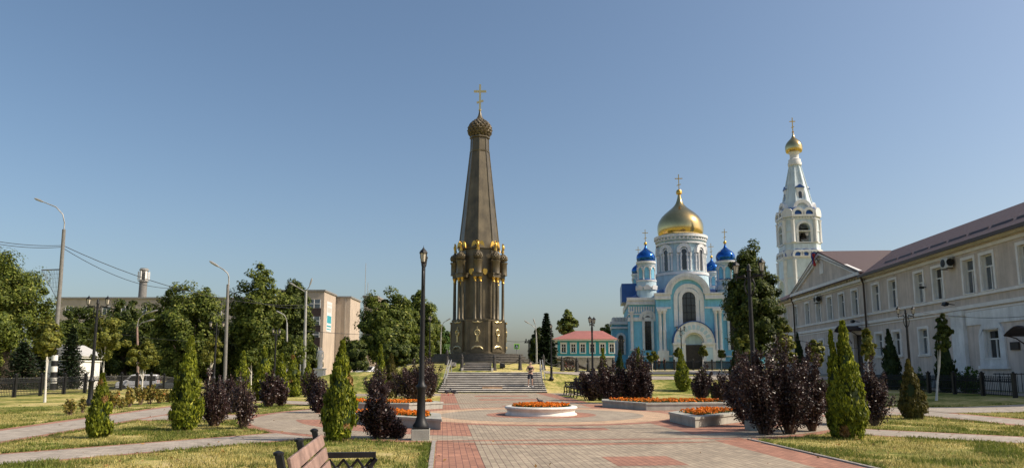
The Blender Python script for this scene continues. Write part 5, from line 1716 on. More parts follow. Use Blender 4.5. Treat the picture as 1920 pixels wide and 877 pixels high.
def conifer(name, label, px, Y, top, w, mk, group, seed, n=5200, tiers=22):
    g = A(px, Y)
    h = W(px, top, Y).z - g.z
    rw = w * ppm(Y) / 2
    rng = np.random.default_rng(seed)
    P, Nn = [], []
    t = thing(name, label, 'tree', g, 0, group)
    tb = MB(); tb.tube([(0, 0, -0.2), (0, 0, h * 0.97)], [h * 0.018, 0.02], 8)
    for k in range(tiers):
        f = (k + 0.3) / tiers
        z = h * (0.06 + 0.93 * f)
        L = rw * (1 - f) ** 0.85 * (0.8 + 0.4 * rng.random()) + 0.08
        nb = 9 if f < 0.8 else 6
        for b in range(nb):
            a = 2 * math.pi * (b + rng.random() * 0.7) / nb
            l = L * (0.72 + 0.45 * rng.random())
            m = max(6, int(n / (tiers * nb)))
            s = rng.random(m) ** 0.8
            x = s * l
            p = np.stack([np.cos(a) * x, np.sin(a) * x, z - 0.28 * x + 0.22 * x * s], 1)
            p += rng.normal(size=(m, 3)) * np.array([0.10, 0.10, 0.05]) * (0.4 + l * 0.5)
            p[:, 2] -= 0.12 * l * rng.random(m)
            P.append(p)
            Nn.append(unit(np.array([0, 0, 1.0]) + rng.normal(size=(m, 3)) * 0.5))
            tb.tube([(0, 0, z), (math.cos(a) * l * 0.9, math.sin(a) * l * 0.9, z - 0.1 * l)], [0.035, 0.012], 4)
    tb.build('trunk', M['bark'], t, angle=60)
    v = leaf_quads(np.concatenate(P), np.concatenate(Nn), max(0.1, Y * 0.0022), 0.42, rng)
    soup('crown', v, M[mk], t)
    return t
conifer('spruce_tree', 'tall dark spruce with drooping boughs beside the turquoise house', 1025, 106, 585, 46, 'needle', None, 3, n=12000)
conifer('spruce_tree', 'dark spruce behind the young maple at the striped pole', 76, 66, 560, 66, 'needle', None, 4, n=6500)
conifer('spruce_tree', 'low dark spruce half hidden by the young maple and the gatehouse', 128, 60, 612, 60, 'needle', None, 5)
conifer('spruce_tree', 'dark conifer mass under the big linden at the iron fence', 38, 58, 640, 90, 'needle', None, 6)

# thujas: flat upright sprays over a pointed cone
def thuja_parts(seed, h, r, n, size, twin=False):
    rng = np.random.default_rng(seed)
    P, Nn = [], []
    stems = [(0, 0, 1.0, 1.0)] if not twin else [(-0.40 * r, 0.1, 0.92, 0.50), (0.12 * r, -0.05, 1.0, 0.90)]
    for ox, oy, hk, rk in stems:
        m = int(n / len(stems))
        H_, R_ = h * hk, r * rk
        nt = 120                                       # tufts that break the outline
        f = rng.random(nt) ** 1.25
        ta = rng.random(nt) * 2 * math.pi
        for i in range(nt):
            z = 0.04 + f[i] * 0.95
            prof = math.sin(min(1.0, z * 2.6 + 0.30) * math.pi / 2) * (1 - max(0, z - 0.18) / 0.83) ** 0.92
            rr = R_ * prof * (0.66 + 0.42 * rng.random())
            k = int(m / nt)
            tl = H_ * 0.13 * (0.7 + 0.6 * rng.random()) * (0.55 + 0.45 * prof)
            th_ = ta[i] + rng.normal(size=k) * 0.25
            zz = z * H_ + (rng.random(k) - 0.35) * tl
            rad = np.clip(rr * (0.70 + 0.34 * rng.random(k)) + (zz - z * H_) * 0.10 - np.maximum(0, zz - z * H_ - 0.5 * tl) * 0.5, 0.01, None)
            p = np.stack([ox + np.cos(th_) * rad, oy + np.sin(th_) * rad, np.clip(zz, 0.03, H_ * 1.0)], 1)
            P.append(p)
            Nn.append(unit(np.stack([np.cos(th_), np.sin(th_), 0.25 + 0 * th_], 1) * 0.85 + rng.normal(size=(k, 3)) * 0.45))
    P, Nn = np.concatenate(P), np.concatenate(Nn)
    k = len(P)
    s = size * (0.6 + 0.8 * rng.random(k))[:, None]
    up = unit(np.array([0, 0, 1.0]) + rng.normal(size=(k, 3)) * 0.35)
    u = unit(np.cross(Nn, up))
    v = np.stack([P - up * s * 0.9, P + u * s * 0.42, P + up * s * 1.2, P - u * s * 0.42], 1)
    core = MB()
    for ox, oy, hk, rk in stems:
        core.lathe([(0.3 * r * rk, 0.06 * h), (0.62 * r * rk, 0.2 * h * hk), (0.5 * r * rk, 0.5 * h * hk), (0.18 * r * rk, 0.8 * h * hk), (0.02, 0.95 * h * hk)], 9, (ox, oy))
    return v, core
TH = 'pointed thujas in the lawns'
def thuja(label, px, Y, top, w, mk='thuja', seed=1, n=14000, size=0.048, twin=False, group=TH):
    g = A(px, Y)
    h = W(px, top, Y).z - g.z
    v, core = thuja_parts(seed, h, w * ppm(Y) / 2, n, size, twin)
    t = thing('thuja', label, 'thuja', g, 0, group)
    rn = random.Random(seed * 13)
    t.rotation_euler = (R(rn.uniform(-2.5, 2.5)), R(rn.uniform(-2.5, 2.5)), rn.uniform(-0.5, 0.5))
    t.scale = (rn.uniform(0.92, 1.06), 1.0, 1.0)
    soup('crown', v, M[mk], t)
    if seed in (11, 13, 14, 16, 19, 26):   # a few browned sprays
        g2 = np.random.default_rng(seed + 500)
        cen = v.mean(1)
        pick = cen[g2.integers(0, len(cen), 3)]
        near = np.min(np.linalg.norm(cen[:, None, :] - pick[None], axis=2), 1) < h * 0.055
        soup('browned_sprays', v[near] * np.array([1.03, 1.03, 1.0]), M['dry_leaf'], t)
    core.build('inner_twigs', M['thuja_dark'], t)
    MB().tube([(0, 0, -0.1), (0, 0, h * 0.5)], [0.06, 0.02], 7).build('trunk', M['bark'], t)
    return t
thuja('short bright thuja before the tall double lamp on the left lawn', 185, G(185, 820).y, 703, 52, seed=11)
thuja('tall bright slender thuja between the van and the purple shrubs', 343, G(343, 807).y, 630, 66, seed=12, n=17000)
thuja('big dense thuja right behind the wooden bench', 634, G(634, 826).y, 641, 76, seed=13, n=24000, size=0.045)
thuja('tall twin-topped thuja on the right lawn', 1591, G(1590, 822).y, 604, 80, seed=14, n=28000, size=0.045, twin=True)
thuja('small olive brown thuja on the dry grass strip near the right fence', 1715, G(1715, 785).y, 675, 52, 'thuja_brown', 15)
for a in (
    ('pointed thuja just right of the grey lamp pole', 449, 36, 660, 40, 16), ('pointed thuja left of the thin black double lamp', 494, 38, 648, 44, 17), ('pointed thuja right of the thin black double lamp', 523, 40, 664, 36, 18),
    ('pointed thuja below the young tree with dense crown', 550, 43, 664, 38, 19), ('pointed thuja before the white statue', 574, 46, 680, 36, 20),
    ('narrow thuja above the purple shrub behind the rear left planter', 710, 40, 648, 30, 21), ('short olive thuja between the purple shrubs behind the rear left planter', 733, 41, 664, 34, 22),
    ('slim thuja before the turquoise house at the double lamp', 1130, 38, 655, 28, 23), ('slim dark thuja before the church side chapel', 1163, 39, 655, 30, 24), ('slim thuja at the right end of the purple shrub group', 1202, 41, 652, 34, 25),
    ('lone thuja on the bright slope before the church door', 1281, G(1281, 733).y, 655, 32, 26), ('short thuja low behind the rear right planter', 1317, 45, 690, 36, 27),
    ('tall dark thuja at the left edge of the big purple shrubs', 1388, 30, 640, 46, 28),
):
    lb, px, Y, tp, w, sd = a
    thuja(lb, px, Y, tp, w, 'thuja' if sd not in (24, 28, 22) else 'thuja_brown' if sd == 22 else 'thuja_dark', sd, n=7500, size=0.07)
for lb, px, Y, tp, w, sd in (('dark cone thuja in front of a ground floor window of the school', 1676, 47, 619, 40, 31), ('dark broad thuja behind the white trunk at the school wall', 1780, 41.5, 598, 42, 32), ('dark slim thuja at the downpipe of the far school corner', 1502, 66, 624, 24, 33)):
    thuja(lb, px, Y, tp, w, 'thuja_dark', sd, n=4500, size=0.10, group='dark thujas at the school wall')

# purple-leaved shrubs: many stems fanning out of one foot, leaves along them
def shrub(label, px, Y, top, w, seed, mk='purple', n=4200, leaf=0.05, name='purple_shrub', group='purple-leaved shrubs', foot=0.2, cat='shrub', stems=26):
    g = A(px, Y)
    h = (W(px, top, Y).z - g.z) * 1.12
    r = w * ppm(Y) / 2
    rng = np.random.default_rng(seed)
    t = thing(name, label, cat, g, 0, group)
    sm = MB(); P, Nn = [], []
    lx, ly = rng.normal(size=2) * r * 0.16
    w1, w2 = rng.random() * 6.28, rng.random() * 6.28
    for i in range(stems):
        a = 2 * math.pi * (i + 0.6 * rng.random()) / stems * 5
        e = math.sqrt((i + 0.5) / stems)
        lobe = 1.0 + 0.22 * math.sin(2 * a + w1) + 0.14 * math.sin(3 * a + w2)
        tx, ty = math.cos(a) * r * e * 0.9 * lobe + lx, math.sin(a) * r * e * 0.9 * lobe + ly
        hz_ = h * (1.0 - 0.42 * e * e + 0.10 * math.sin(a + w2)) * (0.58 + 0.44 * rng.random())
        p0 = np.array([tx * 0.14, ty * 0.14, -0.05]); p2 = np.array([tx, ty, hz_]); p1 = np.array([tx * 0.62, ty * 0.62, hz_ * 0.5])
        sm.tube([p0, p1, p2], [0.018, 0.012, 0.004], 4)
        m = int(n / stems)
        q = (foot + (1 - foot) * rng.random(m) ** 0.8)[:, None]
        p = (1 - q) ** 2 * p0 + 2 * q * (1 - q) * (p1 + (p1 - (p0 + p2) / 2)) * 1.0 + q ** 2 * p2
        sp = 0.05 + r * (0.07 + 0.13 * np.sin(np.pi * np.clip(q * 1.05, 0, 1)))
        p = p + unit(rng.normal(size=(m, 3))) * (rng.random((m, 1)) ** 0.5) * sp
        p[:, 2] = np.clip(p[:, 2], 0.04, None)
        P.append(p)
        Nn.append(unit(rng.normal(size=(m, 3)) + np.array([0, 0, 0.55])))
    sm.build('stems', M['stem'], t, angle=60)
    v = leaf_quads(np.concatenate(P), np.concatenate(Nn), leaf, 0.7, rng)
    soup('foliage', v, M[mk], t)
    return t
for a in (
    ('wide purple shrub between the slender thuja and the pole, nearest the lawn edge', 403, G(403, 798).y, 704, 62, 41, 3000),
    ('open purple shrub with a bare foot at the lawn corner before the round plaza', 456, G(456, 803).y, 712, 50, 42, 1700),
    ('purple shrub covering the foot of the grey lamp pole', 430, 27, 706, 52, 43, 2200),
    ('purple shrub below the thuja left of the thin double lamp', 500, 31.5, 702, 42, 44, 2200),
    ('purple shrub at the curved red border below the thin double lamp', 526, 32, 704, 36, 45, 1900),
    ('purple shrub in front of the statue pedestal', 590, 33, 694, 48, 46, 2400),
    ('purple shrub overhanging the plaza just left of the big dense thuja', 598, 27.5, 714, 40, 47, 1500),
    ('low purple shrub growing between the big thuja and the front lamp post', 712, G(712, 822).y, 742, 78, 48, 4200),
    ('tiny purple shrub at the concrete foot of the front lamp post', 742, G(742, 822).y, 786, 36, 49, 900),
    ('purple shrub behind the front left planter under the narrow thuja', 706, 34, 692, 58, 50, 2600),
    ('broad purple shrub directly behind the front lamp post', 778, 38, 676, 92, 51, 4600),
    ('purple shrub touching the handrail of the wide stairs', 806, 41, 672, 40, 52, 2600),
    ('purple shrub with pale lit leaves behind the dark bench', 1108, 38, 688, 56, 53, 3600),
    ('purple shrub left of the middle in the dark group by the rear right planter', 1146, 35, 672, 62, 54, 4200),
    ('tallest purple shrub in the dark group by the rear right planter', 1182, 35.5, 662, 66, 55, 4600),
    ('purple shrub at the sunny end of the dark group by the rear right planter', 1212, 35, 684, 40, 56, 2800),
    ('round purple shrub behind the end of the rear right planter', 1316, 38, 690, 52, 57, 3200),
    ('thin purple shrub between the round shrub and the dark thuja', 1356, 34, 694, 42, 58, 1800),
    ('purple shrub hanging over the right front planter beside the lamp foot', 1408, G(1408, 800).y, 664, 84, 59, 5200),
    ('tall front purple shrub hiding the right lamp post', 1436, G(1436, 814).y, 652, 104, 60, 7000),
    ('purple shrub in the middle of the big group at the avenue edge', 1480, G(1480, 813).y, 656, 86, 61, 6000),
    ('purple shrub in the big group nearest the twin-topped thuja', 1524, G(1524, 808).y, 670, 70, 62, 5000),
    ('purple shrub standing clear behind the twin-topped thuja', 1641, G(1641, 798).y, 684, 64, 63, 4600),
    ('purple shrub just peeping out behind the twin-topped thuja', 1570, 22, 690, 60, 64, 3000),
):
    lb, px, Y, tp, w, sd, n = a
    shrub(lb, px, Y, tp, w * 1.08, sd, n=int(n * 2.2), leaf=0.027 if Y < 24 else 0.038, stems=34)
for a in (
    ('small rose bush standing apart nearest the tall double lamp', 130, G(130, 778).y, 742, 30, 71, 260), ('rose bush at the foot of the tall double lamp', 154, G(154, 774).y, 738, 16, 72, 180), ('reddish rose bush just right of the short bright thuja', 212, G(212, 766).y, 728, 26, 73, 420),
    ('thin rose bush with bare fork before the fence', 226, G(226, 765).y, 742, 24, 74, 160), ('rose bush leading the row before the van', 243, G(243, 762).y, 726, 26, 75, 480), ('rose bush in the middle of the row before the van', 263, G(263, 758).y, 723, 30, 76, 620),
    ('tallest rose bush with reddish tips under the slanting pale trunk', 280, G(280, 757).y, 718, 28, 77, 620), ('rose bush at the end of the row beside the slender thuja', 299, G(299, 755).y, 728, 30, 78, 560), ('last low rose bush almost hidden by the slender thuja', 314, G(314, 753).y, 730, 22, 79, 400),
):
    lb, px, Y, tp, w, sd, n = a
    shrub(lb, px, Y, tp, w, sd, 'rose_leaf', int(n * 0.8), 0.055, 'rose_bush', 'rose bushes along the left path', 0.35, 'rose bush', 12)
for lb, px, Y, tp, w, sd, n in (('pale variegated shrub beside the purple one at the round planter side', 1345, 36, 722, 34, 81, 900), ('low green shrub at the foot of the school wall behind the fence', 1815, 40.5, 690, 60, 82, 1500), ('low green shrub under the dark cone thuja at the school', 1720, 44, 692, 60, 83, 1400),
                             ('green shrub behind the shrubs left of the wide stairs', 800, 50, 676, 60, 84, 1500), ('pale green shrub on the lawn left of the stairs', 745, 52, 690, 60, 85, 1500)):
    shrub(lb, px, Y, tp, w, sd, 'leaf_green' if sd < 84 else 'leaf_yellow', n, 0.07, 'green_shrub', None, 0.1)

# fallen leaves on the lawns and the paving
rng = np.random.default_rng(77)
fl_ = []
while len(fl_) < 420:
    Y = 10 + 20 * rng.random() ** 1.3
    X = (rng.random() - 0.5) * 2 * 0.72 * Y
    s, t = toST(X, Y)
    if math.hypot(s, t) < 9 or (abs(s) < 3.4 and rng.random() < 0.85): continue
    fl_.append((X, Y, H(X, Y) + 0.022 + 0.01 * rng.random()))
fl_ = np.array(fl_)
tag(soup('fallen_leaves', leaf_quads(fl_, unit(np.array([0, 0, 1.0]) + rng.normal(size=(len(fl_), 3)) * 0.35), 0.035, 0.7, rng), M['dry_leaf']), 'scattered dry brown leaves on the lawns and path edges', 'leaves', kind='stuff')

# ------------------------------------------------------------------ flower planters
def planter(label, poly, h, wall, n_fl, seed, flabel):
    """Concrete trough with the given outline in the square's axes; marigolds grow inside."""
    p = thing('flower_planter', label, 'planter', (CX, CY, 0.016), PLA, 'angular concrete planters')
    c = Vector((sum(q[0] for q in poly) / len(poly), sum(q[1] for q in poly) / len(poly)))
    def inset(d):
        out = []
        n = len(poly)
        for i in range(n):
            a, b, e = Vector(poly[i - 1]), Vector(poly[i]), Vector(poly[(i + 1) % n])
            n1 = Vector((-(b - a).y, (b - a).x)).normalized(); n2 = Vector((-(e - b).y, (e - b).x)).normalized()
            m = (n1 + n2).normalized(); out.append(b + m * d / max(0.35, m.dot(n1)))
        return [tuple(v) for v in out]
    n = len(poly)
    def ringwall(mb, d0, d1, z0, z1):
        o, i_ = inset(d0), inset(d1)
        vs = [(*q, z0) for q in o] + [(*q, z0) for q in i_] + [(*q, z1) for q in o] + [(*q, z1) for q in i_]
        fs = []
        for k in range(n):
            j = (k + 1) % n
            fs += [(k, j, 2 * n + j, 2 * n + k), (2 * n + k, 2 * n + j, 3 * n + j, 3 * n + k), (n + j, n + k, 3 * n + k, 3 * n + j)]
        mb.add(vs, fs)
    w = MB(); ringwall(w, 0.03, wall, 0, h - 0.07); w.build('wall', M['planter'], p)
    w = MB(); ringwall(w, 0.0, wall + 0.03, h - 0.07, h); w.build('coping', M['planter'], p, bevel=0.012)
    si = inset(wall)
    s = MB().add([(*q, h - 0.06) for q in si], [tuple(range(n))]); s.build('soil', M['soil'], p)
    return flowers(label, si, h - 0.06, n_fl, seed, flabel)
def inside(pt, poly):
    r = False
    n = len(poly)
    for i in range(n):
        a, b = poly[i], poly[(i + 1) % n]
        if (a[1] > pt[1]) != (b[1] > pt[1]) and pt[0] < (b[0] - a[0]) * (pt[1] - a[1]) / (b[1] - a[1]) + a[0]: r = not r
    return r
def flowers(_, poly, z, n, seed, label):
    rng = np.random.default_rng(seed)
    xs = [q[0] for q in poly]; ys = [q[1] for q in poly]
    P = []
    while len(P) < n:
        q = (rng.uniform(min(xs), max(xs)), rng.uniform(min(ys), max(ys)))
        if inside(q, poly): P.append(q)
    P = np.array(P)
    zf = z + 0.05 + 0.09 * rng.random(n)
    allv, root = [], None
    pl = []
    for k in range(8):                                # petals round each head
        a = 2 * math.pi * k / 8 + rng.random(n) * 0.4
        d = np.stack([np.cos(a), np.sin(a), 0.3 + 0.5 * rng.random(n)], 1)
        ctr = np.stack([P[:, 0], P[:, 1], zf], 1) + d * 0.022
        pl.append(leaf_quads(ctr, unit(d + rng.normal(size=(n, 3)) * 0.3), 0.028, 0.8, rng))
    o = soup('marigold_bed', np.concatenate(pl), M['marigold'])
    o.location = (CX, CY, 0.016); o.rotation_euler = (0, 0, PLA)
    m = n * 5
    i = rng.integers(0, n, m)
    ctr = np.stack([P[i, 0], P[i, 1], z + 0.10 * rng.random(m)], 1) + rng.normal(size=(m, 3)) * np.array([0.05, 0.05, 0.0])
    f = soup('foliage', leaf_quads(ctr, unit(rng.normal(size=(m, 3)) + np.array([0, 0, .6])), 0.04, 0.45, rng), M['marigold_leaf'], o)
    return tag(o, label, 'flowers', 'marigold beds', 'stuff')
FR = [(3.5, -6.05), (6.8, -3.0), (5.2, -1.5), (3.55, -3.5)]
planter('angular concrete planter on the right, nearest the avenue edge', FR, 0.29, 0.36, 430, 1, 'orange marigolds in the angular planter nearest the right lamp post')
FL = [(-6.8, -3.0), (-3.5, -6.05), (-3.55, -3.5), (-5.2, -1.5)]
planter('angular concrete planter behind the front lamp post, nearest the avenue', FL, 0.29, 0.36, 430, 2, 'orange marigolds in the planter behind the front lamp post')
BL = [(-3.6, 3.55), (-3.5, 4.6), (-4.9, 6.2), (-8.3, 6.4), (-8.6, 5.2), (-5.0, 4.0)]
BL = [(-8.8, 4.5), (-4.8, 3.2), (-3.45, 4.5), (-4.1, 6.0), (-8.4, 6.6)]
planter('low concrete planter on the left, second behind the front lamp post', BL, 0.27, 0.3, 520, 3, 'orange marigolds in the rear planter on the side of the shrubs')
BR = [(3.3, 5.0), (4.45, 2.2), (8.3, 2.6), (8.5, 4.9), (3.6, 6.3)]
planter('long concrete planter in front of the dark shrub group', BR, 0.29, 0.3, 520, 4, 'orange marigolds in the long planter before the dark shrub group')
rp = thing('round_planter', 'round whitewashed stone flower tub in the centre of the plaza', 'planter', (CX, CY, 0.026))
rp.scale = (0.94, 0.94, 1.0)
w = MB(); w.lathe([(1.36, 0), (1.36, 0.04), (1.29, 0.07), (1.27, 0.13), (1.31, 0.19), (1.36, 0.22), (1.38, 0.25), (1.36, 0.29), (1.33, 0.305), (1.14, 0.305), (1.13, 0.24)], 56, cap=False); w.build('wall', M['planter_white'], rp, angle=50)
s = MB(); s.lathe([(0.0, 0.25), (1.14, 0.24)], 40, cap=False); s.build('soil', M['soil'], rp)
fo = flowers('', ngon(1.01, 30), 0.255, 560, 9, 'orange marigolds filling the round white tub'); fo.location = (CX, CY, 0.026)

# ------------------------------------------------------------------ street lamps
def lantern(mb_f, mb_g, x, z, s=1.0, y=0):
    k = 6
    mb_f.lathe([(0.03 * s, z), (0.10 * s, z + 0.02 * s), (0.115 * s, z + 0.06 * s)], k, (x, y))
    for i in range(k):
        a = 2 * math.pi * i / k
        mb_f.tube([(x + math.cos(a) * 0.115 * s, y + math.sin(a) * 0.115 * s, z + 0.06 * s), (x + math.cos(a) * 0.175 * s, y + math.sin(a) * 0.175 * s, z + 0.44 * s)], 0.014 * s, 4)
    mb_g.lathe([(0.10 * s, z + 0.06 * s), (0.158 * s, z + 0.43 * s)], k, (x, y))
    mb_f.lathe([(0.21 * s, z + 0.43 * s), (0.21 * s, z + 0.46 * s), (0.15 * s, z + 0.55 * s), (0.07 * s, z + 0.61 * s), (0.06 * s, z + 0.65 * s), (0.015 * s, z + 0.68 * s), (0.012 * s, z + 0.76 * s)], k, (x, y))
def lamp_proto(base_block=True, hh=4.25):
    t = thing('street_lamp', '', 'street lamp', (0, 0, 0), 0, 'black lamps with two lanterns')
    z0 = 0.22 if base_block else 0.0
    if base_block: MB().box((0, 0, 0.09), (0.46, 0.46, 0.34)).build('plinth', M['planter'], t, bevel=0.012)
    p = MB()
    p.box((0, 0, z0 + 0.05), (0.42, 0.42, 0.07))
    p.lathe([(0.20, z0 + 0.08), (0.2, z0 + 0.13), (0.15, z0 + 0.2), (0.11, z0 + 0.32), (0.10, z0 + 0.95), (0.135, z0 + 1.0), (0.135, z0 + 1.05), (0.085, z0 + 1.1), (0.072, z0 + 1.2), (0.06, z0 + 2.4), (0.064, z0 + 2.45), (0.05, hh - 0.55), (0.05, hh)], 18)
    p.lathe([(0.05, hh), (0.075, hh + 0.02), (0.045, hh + 0.08), (0.055, hh + 0.14), (0.012, hh + 0.22)], 12)
    p.build('pole', M['iron'], t, angle=45)
    for q in (-1, 1):
        a, l, g = MB(), MB(), MB()
        a.tube([(0, 0, hh - 0.75), (q * 0.12, 0, hh - 0.55), (q * 0.16, 0, hh - 0.35), (q * 0.1, 0, hh - 0.2), (q * 0.14, 0, hh - 0.08), (q * 0.28, 0, hh - 0.12), (q * 0.4, 0, hh - 0.1)], 0.022, 6)
        a.tube([(q * 0.05, 0, hh - 0.16), (q * 0.3, 0, hh - 0.14), (q * 0.48, 0, hh - 0.14)], 0.02, 6)
        a.tube([(q * 0.4, 0, hh - 0.22), (q * 0.4, 0, hh - 0.02)], 0.022, 6)
        a.build('arm', M['iron'], t)
        lantern(l, g, q * 0.4, hh - 0.05, 0.56)
        o = l.build('lantern', M['iron'], t, angle=20)
        g.build('lantern_glass', M['lantern_glass'], o, angle=20)
    return t
protoA = lamp_proto(True); protoB = lamp_proto(False)
usedA = usedB = False
LAMPS = [
    # px, Y, top pixel of the lanterns, rotation, plinth?, label
    (788.5, G(788, 824).y, 466, 96, True, 'black lamp post on a square concrete block, nearest the avenue'),
    (1418, G(1416, 806).y, 484, -45, True, 'black lamp post rising out of the big purple shrubs'),
    (168, G(168, 760).y, 553, 6, False, 'tall black lamp post on the left lawn by the short thuja'),
    (399, 46, 600, 6, False, 'slim black lamp post just left of the plain grey pole'),
    (513, 52, 614, 70, False, 'slim black lamp post between two pointed thujas'),
    (805, 60, 592, 85, False, 'far black lamp post right behind the front lamp post'),
    (1034, G(1034, 712).y, 606, 84, False, 'black lamp post on the slope at the sunny end of the stairs'),
    (1112, 40, 592, 66, False, 'black lamp post beside the slim thuja and the dark bench'),
    (1166, 62, 634, 10, False, 'small black lamp post before the church side chapel'),
    (1279, 88, 610, 5, False, 'small black lamp post in front of the church door'),
    (1711, 36, 573, 4, False, 'black lamp post in front of the school, behind the fence'),
]
for px, Y, top, rot, blk, lb in LAMPS:
    g = A(px, Y)
    h = W(px, top, Y).z - g.z
    src = protoA if blk else protoB
    if blk:
        o = src if not usedA else copy_tree(src); usedA = True
    else:
        o = src if not usedB else copy_tree(src); usedB = True
    o.location = g
    s = h / 4.62
    o.scale = (s * 0.95, s * 0.95, s) if s < 1.35 else (1.15, 1.15, s)
    o.rotation_euler = (0, 0, R(rot))
    o['label'] = lb

# tall street light poles
def pole_lamp(label, pts, rad, arms, m, name='street_light', stripes=None, group='tall street lights', base=0.0):
    g = pts[0]
    t = thing(name, label, 'street light', g, 0, group)
    L = [p - g for p in pts]
    L[0] = L[0] - Vector((0, 0, 0.3))
    MB().tube(L, [rad * (1 - 0.35 * i / (len(L) - 1)) for i in range(len(L))], 10).build('pole', M[m], t)
    for a in arms:
        b = [p - g for p in a]
        MB().tube(b, [0.045] * (len(b) - 1) + [0.035], 7).build('arm', M['galv'], t, angle=60)
        d = (b[-1] - b[-2]).normalized()
        hd_ = MB(); hd_.tube([b[-1] - d * 0.08, b[-1] + d * 0.12, b[-1] + d * 0.55, b[-1] + d * 0.72], [0.04, 0.08, 0.09, 0.04], 8)
        hd_.build('lamp_head', M['galv'], t)
    return t
def pix(lst, Y): return [W(px, py, Y) for px, py in lst]
Yp = 56.0
g0 = A(101, Yp); g0 = Vector((W(101, 712, Yp).x, Yp, g0.z))
sp1 = pole_lamp('tall grey street light with black and white striped foot and a tied net', [g0] + pix([(104, 640), (113, 530), (120, 430)], Yp), 0.19, [pix([(120, 430), (121, 418), (118, 402), (105, 388), (80, 378)], Yp)], 'concrete_pole')
sb = MB(); sw = MB()
for i in range(7):
    f0, f1 = i / 7, (i + 1) / 7
    a = Vector((0, 0, 0.1)).lerp(W(103.5, 655, Yp) - g0, f0); b = Vector((0, 0, 0.1)).lerp(W(103.5, 655, Yp) - g0, f1)
    (sb if i % 2 == 0 else sw).tube([a + Vector((0, 0, 0.001)), b], 0.225 - 0.01 * i / 7, 12)
build_each(sb, 'black_band', M['iron'], sp1); build_each(sw, 'white_band', M['white'], sp1)
nt = MB()
ca, cb, cc_ = W(78, 506, Yp) - g0, W(112, 505, Yp) - g0, W(107, 562, Yp) - g0
nt.tube([ca, cb], 0.05, 6)
for i in range(12):
    p = ca.lerp(cb, i / 11)
    q = ca.lerp(cc_, i / 11)
    nt.tube([p, q + Vector((0.03 * (i % 2), 0, 0))], 0.012, 3)
nt.tube([ca, cc_], 0.02, 4)
for i in range(1, 7):
    a = cb.lerp(cc_, i / 7)
    b = ca.lerp(cc_, i / 7)
    nt.tube([a, b], 0.009, 3)
nt.build('net', M['net'], sp1)
def gp_(px, Y):
    g = A(px, Y); return g
g = gp_(421, 50)
sp2 = pole_lamp('plain grey street light whose foot is wrapped by purple shrubs', [g] + pix([(425, 600), (427.5, 533), (429, 533)], 50), 0.125, [pix([(429, 534), (429, 520), (427, 512), (419, 505), (409, 499)], 50)], 'concrete_pole')
g = gp_(570, 72)
sp3 = pole_lamp('pale grey street light with two arms before the tall brown maple', [g] + pix([(572, 620), (574, 545)], 72), 0.18, [pix([(574, 552), (571, 546), (561, 540), (554, 536)], 72), pix([(574, 550), (576, 543), (580, 537), (581, 534)], 72)], 'galv')
g = gp_(259, 70)
sp4 = pole_lamp('rusty street light with two curved arms above the van', [g] + pix([(258, 650), (257, 612)], 70), 0.13, [pix([(257, 612), (260, 598), (268, 589), (282, 585)], 70), pix([(257, 620), (260, 610), (267, 604), (276, 602)], 70)], 'wood')
g = gp_(537, 80)
pole_lamp('short pale street light with one curved arm among the maples', [g] + pix([(538, 640), (538, 605)], 80), 0.13, [pix([(538, 606), (537, 598), (533, 590), (529, 588)], 80)], 'galv')
g = gp_(563, 66)
MBp = pole_lamp('thin pale pole without arm beside the white statue', [g, W(563.5, 655, 66)], 0.08, [], 'white_bark', 'marker_pole')
MBp['category'] = 'pole'
for k in 'group',:
    if k in MBp: del MBp[k]
g = gp_(1006, 96)
pole_lamp('white banded street light with two lamp heads left of the spruce', [g] + pix([(1006, 650), (1005, 622)], 96), 0.14, [pix([(1005, 622), (1005, 612), (1003, 606)], 96), pix([(1005, 622), (1003, 614), (997, 609), (992, 606)], 96)], 'galv')
g = gp_(826, 100)
pole_lamp('thin curved street light between the bright green tree and the obelisk', [g] + pix([(826, 650), (827, 622)], 100), 0.11, [pix([(827, 622), (828, 612), (832, 604), (837, 601)], 100)], 'galv')
g = gp_(992, 112)
up_ = thing('utility_pole', 'wooden utility pole with insulators on a crossarm beside the crossing sign', 'utility pole', g)
zz = lambda py: W(992, py, 112).z - g.z
MB().tube([(0, 0, -0.2), (0, 0, zz(636))], [0.16, 0.12], 8).build('pole', M['concrete_pole'], up_)
c_ = MB(); c_.box((-0.1, 0, zz(642)), (1.3, 0.1, 0.12))
for x in (-.6, -.2, .3): c_.lathe([(.04, zz(642)), (.07, zz(640)), (.02, zz(638))], 8, (x, 0))
c_.box((-0.45, 0, zz(638)), (0.18, .2, .5)); c_.build('crossarm', M['iron'], up_)

# overhead wires, each sagging between two poles
def wire(label, a, b, sag, r=0.018, cat='wire'):
    pts = [a.lerp(b, t / 16) - Vector((0, 0, sag * 4 * (t / 16) * (1 - t / 16))) for t in range(17)]
    tag(MB().tube(pts, r, 4).build('wire', M['wire']), label, cat, 'overhead wires')
pt_ = W(118, 460, Yp)
wire('upper overhead wire entering over the big linden to the striped pole', W(-40, 446, 50), pt_, 0.2, 0.022)
wire('lower overhead wire entering over the big linden to the striped pole', W(-40, 450, 50), pt_ - Vector((0, 0, .12)), 0.25, 0.022)
wire('upper overhead wire from the striped pole past the telecom chimney to the grey pole', pt_, W(570, 572, 72), 1.3, 0.026)
wire('lower overhead wire from the striped pole to the rusty double light', pt_ - Vector((0, 0, .2)), W(330, 540, 90), 0.9, 0.026)
wire('thin overhead wire between the two grey street lights', W(428, 545, 50), W(574, 575, 72), 0.5, 0.02)
wire('low overhead wire between the tall lamps in front of the dark lindens', W(150, 612, 70), W(420, 640, 70), 0.4, 0.018)
wire('overhead wire running past the office wing to the obelisk', W(574, 620, 72), W(850, 620, 110), 0.5, 0.022)
